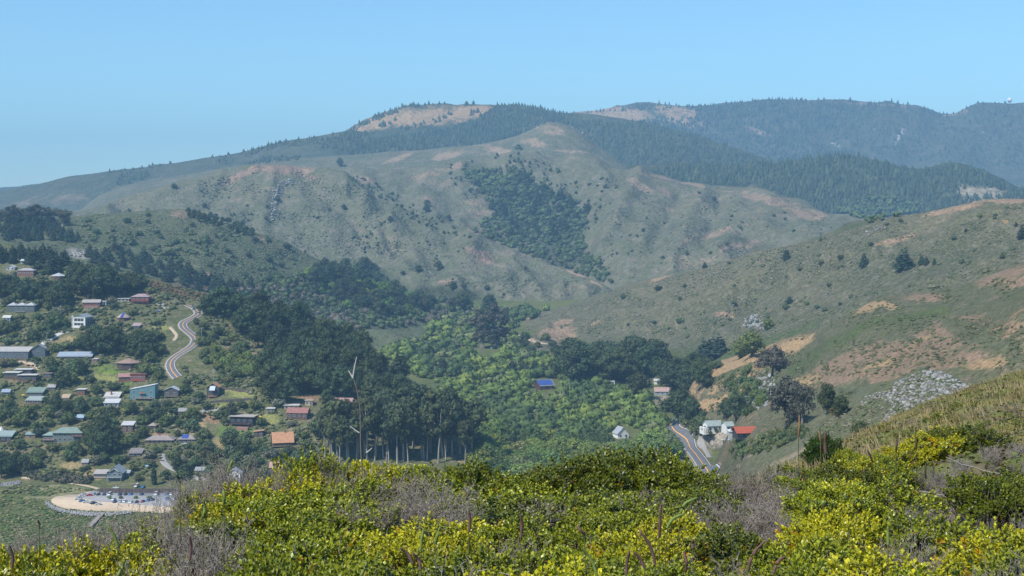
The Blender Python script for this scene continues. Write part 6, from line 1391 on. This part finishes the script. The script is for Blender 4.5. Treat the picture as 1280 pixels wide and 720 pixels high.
LEAFY = []
for s, n in ((11, 1100), (12, 1050), (13, 980), (14, 800)):
    V, Fc, T, tip = fg_leaves(s, n, 0.20, 0.16 if s != 14 else 0.2, s == 14)
    lm_ = mesh_np('foliage', V, [Fc], tint=T); lm_.materials.append(M_SHRUB)
    Vt, Ft, Tt = fg_twigs(s, tip, 420 if s != 14 else 480, 0.0055)
    tm_ = mesh_np('twigs', Vt, [Ft], tint=Tt); tm_.materials.append(M_TWIG); LEAFY.append((lm_, tm_))
DEAD = []
for s in (21, 22, 23):
    Vt, Ft, Tt = fg_dead(s); tm_ = mesh_np('twigs', Vt, [Ft], tint=Tt); tm_.materials.append(M_TWIG); DEAD.append(tm_)

FCOLR = {'y': (0.38, 0.345, 0.028), 'g': (0.22, 0.235, 0.028), 'd': (0.12, 0.135, 0.026), 'o': (0.33, 0.29, 0.02)}
FGN = 0
def brush(x, ytop, d, R, kind, label=None, group='brush in the foreground', desc=None):
    """foreground bush whose top shows at photo point (x, ytop), standing d metres away"""
    X = (x-640)/F*d; ztop = CZ-(ytop-HY)/F*d; zg = ground(X, d, CZ+5)
    hgt = max(0.3, ztop-zg+0.04)
    rr = random.Random(int(x*7+ytop*13))
    if kind == 't':
        o = thing('bare_bush', label, 'bush', (X, d, zg-0.05), rr.uniform(0, 6.28), group); sc = hgt/0.78
        o.scale = (sc*R/0.75, sc*R/0.75, sc); t = link('twigs', rr.choice(DEAD), o); k = rr.uniform(.75, 1.1); t.color = (0.33*k, 0.295*k, 0.26*k, 1)
    else:
        lm_, tm_ = LEAFY[3] if rr.random() < 0.12 else LEAFY[rr.randrange(3)]
        c = FCOLR[kind]; k = rr.uniform(0.88, 1.15)
        zs = hgt/1.02
        o = thing('leafy_bush', label, 'bush', (X, d, zg-0.05), rr.uniform(0, 6.28), group)
        zs = max(0.6, min(zs, 1.9)); sx = max(R/0.60, zs*0.55); o.scale = (sx, sx, zs)
        f_ = link('foliage', lm_, o); f_.color = (c[0]*k, c[1]*k, c[2], 1); t = link('twigs', tm_, o); t.color = (0.27, 0.22, 0.185, 1)
    zx = 'at the left' if x < 260 else 'below the tall dead stalk' if x < 520 else 'in the centre' if x < 880 else 'right of centre' if x < 1090 else 'at the right'
    zy = 'on the crest of the brush' if ytop < 606 else 'behind the front row' if ytop < 650 else 'in the nearest rows'
    if not label: GROUPS.setdefault((group, {'y': 'yellow-green leafy bush', 'g': 'mid-green leafy bush', 'd': 'deep green leafy bush', 'o': 'orange-tinged leafy bush', 't': 'bare grey twiggy bush'}[kind]+' '+zx+', '+zy), []).append((o, x, ytop, 30))
    return o
FG = [ # back row along the crest
 (392, 556, 13.5, .42, 'g'), (410, 585, 13.2, .4, 't'), (365, 582, 13, .45, 'y'), (340, 604, 12, .5, 'g'), (430, 590, 13, .5, 'g'), (470, 567, 13.8, .42, 'y'), (500, 590, 13.4, .6, 't'), (455, 600, 13, .6, 't'),
 (540, 576, 13.6, .55, 'g'), (575, 572, 13.8, .5, 'd'), (605, 576, 13.8, .5, 'd'), (640, 590, 13.6, .5, 'g'), (560, 602, 12.6, .6, 't'), (600, 612, 12.6, .6, 'g'), (660, 602, 13.4, .5, 'g'),
 (690, 578, 14.0, .5, 'd'), (725, 567, 14.2, .6, 'd'), (765, 558, 14.4, .65, 'd'), (805, 555, 14.4, .65, 'd'), (838, 566, 14.2, .5, 'g'), (862, 582, 14, .45, 'd'), (880, 600, 13.6, .4, 'd'),
 (905, 602, 13.8, .55, 't'), (935, 588, 14.5, .6, 't'), (965, 590, 14.8, .6, 't'), (985, 612, 13.5, .6, 't'), (1000, 582, 16, .4, 'd'), (1020, 598, 15.5, .6, 't'), (1012, 622, 14, .4, 'g'), (1045, 600, 15.5, .45, 'd'),
 (1075, 600, 16, .45, 'y'), (1100, 596, 16, .4, 'g'), (1125, 572, 17.5, .36, 'y'), (1150, 588, 16, .55, 't'), (1180, 548, 18, .55, 'y'), (1215, 552, 18, .5, 'd'), (1240, 560, 17, .6, 't'), (1270, 556, 17, .7, 't'), (1205, 578, 16, .65, 't'), (1180, 592, 15, .5, 't'),
 (1290, 590, 15, .6, 't'), (1060, 570, 19, .3, 'g'),
 # left side
 (245, 604, 12.4, .45, 't'), (272, 592, 12.6, .45, 't'), (302, 582, 12.8, .45, 't'), (328, 588, 12.8, .45, 't'), (262, 608, 12.2, .35, 'g'), (250, 610, 12, .5, 't'), (295, 600, 12.2, .5, 'y'), (330, 620, 11.5, .5, 'g'), (290, 625, 11.5, .5, 'o'), (375, 618, 12, .55, 'g'), (430, 625, 11.8, .5, 'g'),
 (220, 640, 10.8, .45, 'g'), (185, 640, 10.8, .5, 't'), (150, 660, 10, .5, 'g'), (165, 652, 10.4, .5, 't'), (120, 664, 10, .5, 't'), (60, 668, 9.6, .55, 't'), (90, 676, 9.4, .45, 'y'), (30, 682, 9, .5, 'y'), (0, 684, 9, .5, 'g'), (205, 662, 10, .5, 't'), (260, 650, 10.6, .55, 'd'),
 # middle rows: mostly bare twigs seen under the canopies of the back row
 (480, 628, 11.8, .6, 't'), (520, 622, 12, .6, 't'), (555, 628, 11.8, .6, 't'), (440, 640, 11.4, .5, 't'), (400, 640, 11.2, .5, 'g'), (590, 640, 11.6, .5, 't'), (640, 632, 11.9, .6, 'd'), (680, 634, 11.9, .6, 't'), (715, 624, 12.4, .5, 'g'), (760, 612, 12.8, .5, 'd'), (800, 620, 12.6, .6, 't'), (835, 610, 12.9, .5, 'g'), (868, 618, 12.6, .5, 'd'), (905, 628, 11.9, .6, 't'),
 (780, 642, 11.6, .5, 'g'), (735, 652, 11.2, .5, 't'), (860, 645, 11.5, .4, 't'), (935, 630, 12, .6, 't'), (960, 618, 12.8, .6, 't'), (975, 640, 12, .6, 't'), (1000, 650, 11.5, .6, 't'), (1035, 636, 12.2, .45, 'g'), (1068, 628, 12.5, .5, 'y'), (1105, 638, 12.2, .5, 'g'), (1150, 618, 12.9, .55, 't'), (1130, 610, 13.4, .5, 't'), (1190, 622, 12.8, .6, 't'), (1228, 618, 12.9, .5, 't'), (1205, 600, 13.6, .5, 't'), (1250, 590, 14, .5, 't'), (1262, 612, 13.1, .6, 't'), (1290, 640, 11.8, .5, 'd'), (1170, 645, 11.7, .5, 't'), (1090, 615, 13.2, .5, 't'), (1245, 650, 11.4, .4, 'd'),
]
for k, a in enumerate(FG):
    if a[0] == 392: brush(*a, label='small round green bush standing above the rest left of the tall dead stalk')
    elif a[0] == 470: brush(*a, label='small bright yellow-green bush at the foot of the tall dead stalk')
    elif (a[0], a[1]) == (1125, 572): brush(*a, label='yellow-orange tipped bush by itself on the right slope')
    elif (a[0], a[1]) == (1180, 548): brush(*a, label='highest yellow-green bush on the right, above a bare grey tangle')
    else: brush(*a)
# front rows: nearest, brightest bushes
r_ = random.Random(4)
for d, y0 in ((10.2, 655), (9.2, 668), (8.2, 685), (7.3, 704), (6.5, 724)):
    x = -60+r_.uniform(0, 120)
    while x < 1340:
        R = r_.uniform(.36, .52); hw_px = R/d*F
        yt = y0+r_.uniform(-14, 16)+(22 if x < 120 else 12 if x < 240 else 0)+(-14 if x > 1000 else 0)+(6 if 860 < x < 960 else 0)
        kd = r_.choice('yyyyggggytt' if x > 300 else 'yygggtt')
        if 1080 < x and d > 8: kd = r_.choice('ygtttt')
        if 840 < x < 960 and d > 8.8: kd = r_.choice('dgt')
        brush(x, yt, d*r_.uniform(0.96, 1.04), R, kd); x += hw_px*r_.uniform(1.15, 1.6)
# leafy dark evergreen on the right crest
v1 = brush(1030, 541, 24, .42, 'd', label='dark glossy evergreen shrub standing alone on the crest right of centre'); v1.scale = (0.52, 0.52, 0.8)
for c in v1.children:
    if c.name.startswith('foliage'): c.color = (0.035, 0.08, 0.015, 1)

rl = random.Random(12); BASE_N = 0
while BASE_N < 230:
    d = 19*(85/19)**rl.random(); x = rl.uniform(860, 1330); X = (x-640)/F*d; z = ground(X, d, CZ+5); yy = HY+(CZ-z)/d*F
    if yy > 640: continue
    BASE_N += 1; k = rl.random(); sc = rl.uniform(0.35, 0.8)
    if k < 0.72:
        o = thing('low_bush', None, 'bush', (X, d, z-0.5*sc), rl.uniform(0, 6.28), 'low bushes covering our slope'); o.scale = (sc*rl.uniform(1, 1.5), sc*rl.uniform(1, 1.3), sc*0.85)
        lm_, tm_ = LEAFY[rl.randrange(3)]; f_ = link('foliage', lm_, o); f_.color = rl.choice([(0.16, 0.17, 0.03, 1), (0.13, 0.15, 0.03, 1), (0.18, 0.17, 0.04, 1), (0.11, 0.12, 0.035, 1), (0.16, 0.13, 0.06, 1)])
        t = link('twigs', tm_, o); t.color = (0.2, 0.16, 0.13, 1); ds = 'low yellow-green bush on our slope at the right'
    else:
        o = thing('low_bush', None, 'bush', (X, d, z-0.2), rl.uniform(0, 6.28), 'low bushes covering our slope'); o.scale = (sc, sc, sc*0.7)
        t = link('twigs', rl.choice(DEAD), o); t.color = (0.3, 0.25, 0.2, 1); ds = 'low bare grey-brown bush on our slope at the right'
    GROUPS.setdefault(('low bushes covering our slope', ds), []).append((o, x, yy, 12))

# low cover on our own slope
def slope_cover(name, label, n, dmin, dmax, xr, seed, mk, cat):
    rng = random.Random(seed); V, Fs, T, o = [], [], [], 0
    for _ in range(n):
        d = dmin*(dmax/dmin)**rng.random(); x = rng.uniform(*xr); X = (x-640)/F*d; z = ground(X, d, CZ+5)
        if HY+(CZ-z)/d*F > 760: continue
        v, f, t = mk(rng, d); V.append(v+np.array([X, d, z])); Fs.append(f+o); T.append(t); o += len(v)
    me = mesh_np(name, np.concatenate(V), [np.concatenate(Fs)], tint=np.concatenate(T)); tag(link(name, me, None, M_LEAF), label, cat, kind='stuff')
TF = [tuft_proto(90, s, 0.06) for s in (5, 6, 7)]
def mk_tuft(rng, d):
    v, f, t = TF[rng.randrange(3)]; s = rng.uniform(0.35, 0.9)*(0.6+d/110); a = rng.uniform(0, 6.28); c, sn = math.cos(a), math.sin(a)
    col = np.array(rng.choice([(0.10, 0.115, 0.03), (0.12, 0.13, 0.035), (0.085, 0.10, 0.03), (0.13, 0.11, 0.06), (0.11, 0.12, 0.035), (0.15, 0.14, 0.045), (0.11, 0.09, 0.05)]))
    return np.stack([(v[:, 0]*c-v[:, 1]*sn)*s, (v[:, 0]*sn+v[:, 1]*c)*s, v[:, 2]*s*0.62-0.05*s], 1), f, t*col
slope_cover('low_brush', 'low mottled green and brown brush covering our slope at the right', 4600, 16, 95, (760, 1900), 3, mk_tuft, 'brush')
def mk_grass(rng, d):
    n = 26; base = np.array([[rng.gauss(0, .16), rng.gauss(0, .16), 0] for _ in range(n)]); h = np.array([rng.uniform(.10, .32) for _ in range(n)])*(0.8+d/100); w = 0.004+d*0.00022
    lean = np.array([[rng.gauss(0, .35), rng.gauss(0, .35), 1] for _ in range(n)])
    V = np.stack([base+np.array([-w, 0, 0]), base+np.array([w, 0, 0]), base+lean*h[:, None]], 1).reshape(-1, 3); f = np.arange(3*n).reshape(-1, 3)
    c = np.array(rng.choice([(0.38, 0.29, 0.14), (0.30, 0.24, 0.11), (0.2, 0.2, 0.07), (0.42, 0.33, 0.18)])); return V, f, np.tile(c, (3*n, 1))
slope_cover('dry_grass', 'dry tan grass between the bushes of our slope', 1500, 18, 80, (850, 1330), 5, mk_grass, 'grass')

# plantain-like flower spikes standing out of the brush
def spike_mesh(pts, r, rng, bumps=True):
    pts = smooth_line(pts, np.linalg.norm(np.array(pts[-1])-np.array(pts[0]))/9); k = len(pts)
    rad = [r*(0.75+0.35*math.sin(3.1*(i/(k-1))**0.8+0.2))*(1+0.12*rng.uniform(-1, 1)) for i in range(k)]; rad[-1] *= 0.3
    return tube(pts, rad, 7)
SPIKES = [(586, 665, 586, 637, 'p'), (516, 705, 500, 685, 'p'), (526, 713, 516, 691, 'p'), (526, 690, 530, 660, 'g'), (545, 680, 551, 657, 'g'), (451, 720, 459, 702, 'g'), (651, 672, 651, 642, 'p'), (731, 668, 721, 657, 'p'), (747, 722, 726, 684, 'g'),
          (824, 672, 826, 630, 'p'), (834, 660, 856, 642, 'g'), (850, 642, 872, 622, 'g'), (819, 706, 801, 665, 'p'), (783, 718, 787, 688, 'p'), (806, 710, 792, 690, 'p'), (857, 715, 854, 689, 'p'), (935, 713, 957, 676, 'p'), (866, 686, 866, 675, 'p'), (147, 684, 135, 657, 'g'),
          (146, 722, 156, 699, 'g'), (15, 710, 11, 681, 'p'), (284, 594, 291, 575, 'g'), (280, 630, 279, 612, 'g'), (254, 645, 254, 624, 'g'), (237, 700, 237, 670, 'p'), (225, 604, 221, 594, 'd'), (266, 580, 266, 567, 'd'), (49, 660, 47, 650, 'd'), (1120, 565, 1122, 549, 'd'), (1145, 562, 1145, 547, 'd'),
          (1091, 578, 1084, 562, 'd'), (1157, 597, 1157, 579, 'd'), (1167, 600, 1167, 581, 'd'), (1080, 598, 1080, 586, 'p'), (1110, 681, 1110, 657, 'g'), (967, 717, 982, 695, 'p'), (1032, 567, 1032, 541, 'p'), (998, 546, 999, 518, 'b'), (800, 671, 800, 660, 'b'), (1026, 552, 1024, 538, 'b')]
SC_ = {'p': (0.13, 0.07, 0.06), 'g': (0.16, 0.21, 0.05), 'd': (0.07, 0.055, 0.04), 'b': (0.25, 0.15, 0.08)}
SN = {'p': 'purple-brown', 'g': 'green', 'd': 'dark', 'b': 'tan'}
LAND_FG = [(447, 600, 'tall dead stalk')]
order = sorted(range(len(SPIKES)), key=lambda i: SPIKES[i][2])
for rank, i in enumerate(order):
    x0, y0, x1, y1, c = SPIKES[i]; rng = random.Random(i); d = 6.2+max(0, (700-y0))/700*26 if y0 > 600 else 17.0
    if x1 > 980 and y0 < 610: d = 15.5
    A = Vector(P(x0, y0, d)); B = Vector(P(x1, y1, d)); bend = Vector(((A-B).z*0.0+rng.uniform(-.008, .008), rng.uniform(-.02, .02), 0))
    curl = Vector((0, 0, 0)) if abs(x1-x0) < 12 else Vector(((x0-x1)*0.18/F*d, 0, abs(x1-x0)*0.12/F*d))
    r = thing('flower_spike', None, 'flower spike', A, 0, 'seed spikes rising from the brush')
    Mi = (A+B)/2+curl+bend; pw = 0.0021*d/6+0.0022*d*0.35
    v, f = spike_mesh([(0, 0, 0), tuple(Mi-A), tuple(B-A)], max(0.005, (1.25 if c in 'bd' else 1.9)/F*d), rng)
    t_ = np.array([[rng.uniform(.7, 1.3)]*3 for _ in range(len(v))]); me = mesh_np('spike', v, [f], tint=t_); o = link('spike', me, r, M_LEAF); o.color = (*SC_[c], 1)
    X, Y, Z = A; zg = ground(X, Y, CZ+5); v, f = tube([(0, 0, 0.0), ((A-B).x*0.2, 0, (zg-Z)*0.5), ((A-B).x*0.35, 0.01, zg-Z-0.05)], [max(0.0022, 0.55/F*d)]*3, 5); me = mesh_np('stem', v, [f], tint=np.ones((len(v), 3))); o = link('stem', me, r, M_LEAF); o.color = (0.12, 0.12, 0.04, 1)
    lean = 'leaning left' if x1-x0 < -5 else 'leaning right' if x1-x0 > 5 else 'upright'
    ht = 'at the very bottom' if y0 > 695 else 'low in the brush' if y0 > 650 else 'at the brush tops' if y0 > 600 else 'against the slope behind'
    r['label'] = '%s %s seed spike %s, %s from the left' % (SN[c], lean, ht, 'number %d' % (rank+1) if False else (['1st', '2nd', '3rd']+['%dth' % k for k in range(4, 60)])[rank] if rank % 10 not in (0, 1, 2) or rank < 3 or 9 < rank < 13 else '%d%s' % (rank+1, {0: 'st', 1: 'nd', 2: 'rd'}[rank % 10]))

# the tall bare stalk
d = 13.2
def q_(x, y): return tuple(Vector(P(x, y, d)))
zg = ground((457-640)/F*d, d, CZ+5)
r = thing('dead_stalk', 'tall pale forked dead stalk rising above the brush left of centre', 'dead stalk', Vector(((457-640)/F*d, d, zg)))
off = np.array(r.location)
def part(name, pts, rad, col):
    v, f = tube(smooth_line([q_(*p) for p in pts], 0.05)-off, np.linspace(rad[0], rad[1], len(smooth_line([q_(*p) for p in pts], 0.05))), 6)
    o = link(name, mesh_np(name, v, [f], tint=np.ones((len(v), 3))), r, M_TWIG); o.color = (*col, 1); return o
part('stem', [(455, 668), (454, 610), (451, 560), (450, 512), (446, 487), (441, 471)], (0.008, 0.0045), (0.22, 0.17, 0.14))
part('branch', [(441, 472), (438, 467), (435.5, 463)], (0.009, 0.004), (0.5, 0.46, 0.42))
part('branch', [(441, 473), (443, 460), (446, 446)], (0.009, 0.004), (0.5, 0.46, 0.42))
part('branch', [(449, 541), (443, 537), (437, 532)], (0.007, 0.003), (0.5, 0.46, 0.42))
part('branch', [(458, 566), (462, 563), (465, 560)], (0.009, 0.004), (0.45, 0.42, 0.36))
part('branch', [(454, 643), (451, 625), (447, 602)], (0.009, 0.005), (0.5, 0.46, 0.42))
# arching pale branches at the right edge
for i, (pts, lb) in enumerate((([(1180, 575), (1225, 588), (1262, 596), (1285, 602)], 'long pale bare branch sweeping off the right edge'), ([(1150, 618), (1190, 621), (1235, 630), (1285, 634)], 'lower pale crooked branch running to the right edge'), ([(1210, 600), (1232, 612), (1240, 640)], 'short forked pale branch below the long one at right'))):
    d = 12.5; w = smooth_line([np.array(P(x, y, d))+np.array([0, 0.08*math.sin(x), 0.03*math.sin(x*1.7)]) for x, y in pts], 0.04); w = w+np.random.default_rng(i).normal(size=w.shape)*0.006
    v, f = tube(w-w[0], np.linspace(0.006, 0.002, len(w)), 5); o = link('bare_branch', mesh_np('bare_branch', v, [f], tint=np.ones((len(v), 3))), None, M_TWIG); o.location = w[0]; o.color = (0.4, 0.36, 0.32, 1); tag(o, lb, 'branch')

# ------------------------------------------------------------------ labels for everything scattered in groups
used = set(o.get('label') for o in bpy.data.objects if o.get('label'))
def set_label(o, t):
    o['label'] = t; used.add(t)
ORDN = ['', 'second ', 'third ', 'fourth ', 'fifth ']
ALLREC = []
for (g_, desc), rec in GROUPS.items():
    for a in rec: a[0]['label'] = desc
    small = all(a[3] < 9 for a in rec)
    cand = rec
    # extremes of each group
    if len(rec) == 1: continue
    if len(rec) > 3:
        for key, word in ((lambda a: a[1], 'leftmost'), (lambda a: -a[1], 'rightmost'), (lambda a: -a[3], 'tallest-looking'), (lambda a: -a[2], 'nearest'), (lambda a: a[2], 'farthest')):
            for a in sorted(rec, key=key):
                if a[0]['label'] == desc:
                    t = '%s of each %s' % (word, desc) if False else '%s %s' % (word, desc)
                    if len(t.split()) <= 16 and t not in used: set_label(a[0], t)
                    break
    rest = [a for a in rec if a[0]['label'] == desc]
    if len(rest) > 14:
        mx = sorted(a[1] for a in rest)[len(rest)//2]; my = sorted(a[2] for a in rest)[len(rest)//2]
        for a in rest:
            t = desc+', '+('upper' if a[2] < my else 'lower')+' '+('left' if a[1] < mx else 'right')+' part'
            if len(t.split()) <= 16: a[0]['label'] = t
    for lx, ly, nm in LAND+LAND_FG:
        for dx, dy, word in ((-1, 0, 'just left of'), (1, 0, 'just right of'), (0, -1, 'just above'), (0, 1, 'just below')):
            best = None
            for a in rec:
                if not a[0]['label'].startswith(desc): continue
                ux, uy = a[1]-lx, (a[2]-a[3]*0.4)-ly; L_ = math.hypot(ux, uy)
                if L_ > 34 or L_ < 1: continue
                if (ux*dx+uy*dy)/L_ > 0.8 and (best is None or L_ < best[0]): best = (L_, a)
            if best:
                kind = desc.split(' in the ')[0].split(' between ')[0].split(' on the ')[0].split(' above ')[0].split(' standing ')[0].split(' behind ')[0]
                t = '%s %s the %s' % (kind, word, nm)
                if t not in used and len(t.split()) <= 16: set_label(best[1][0], t)
# ------------------------------------------------------------------ the blue air
bm = bmesh.new(); bmesh.ops.create_cube(bm, size=1.0)
me = bpy.data.meshes.new('haze'); bm.to_mesh(me); bm.free()
hz = link('haze', me); hz.scale = (26000, 26000, 900); hz.location = (0, 400, 446)
m = bpy.data.materials.new('haze'); m.use_nodes = True; N = m.node_tree.nodes; L = m.node_tree.links
N.remove(N['Principled BSDF'])
pv = N.new('ShaderNodeVolumePrincipled'); pv.inputs['Color'].default_value = (0.38, 0.70, 1.0, 1); pv.inputs['Density'].default_value = 1.05e-4
pv.inputs['Anisotropy'].default_value = 0.0
L.new(pv.outputs[0], N['Material Output'].inputs['Volume']); me.materials.append(m); tag(hz, kind='stuff')
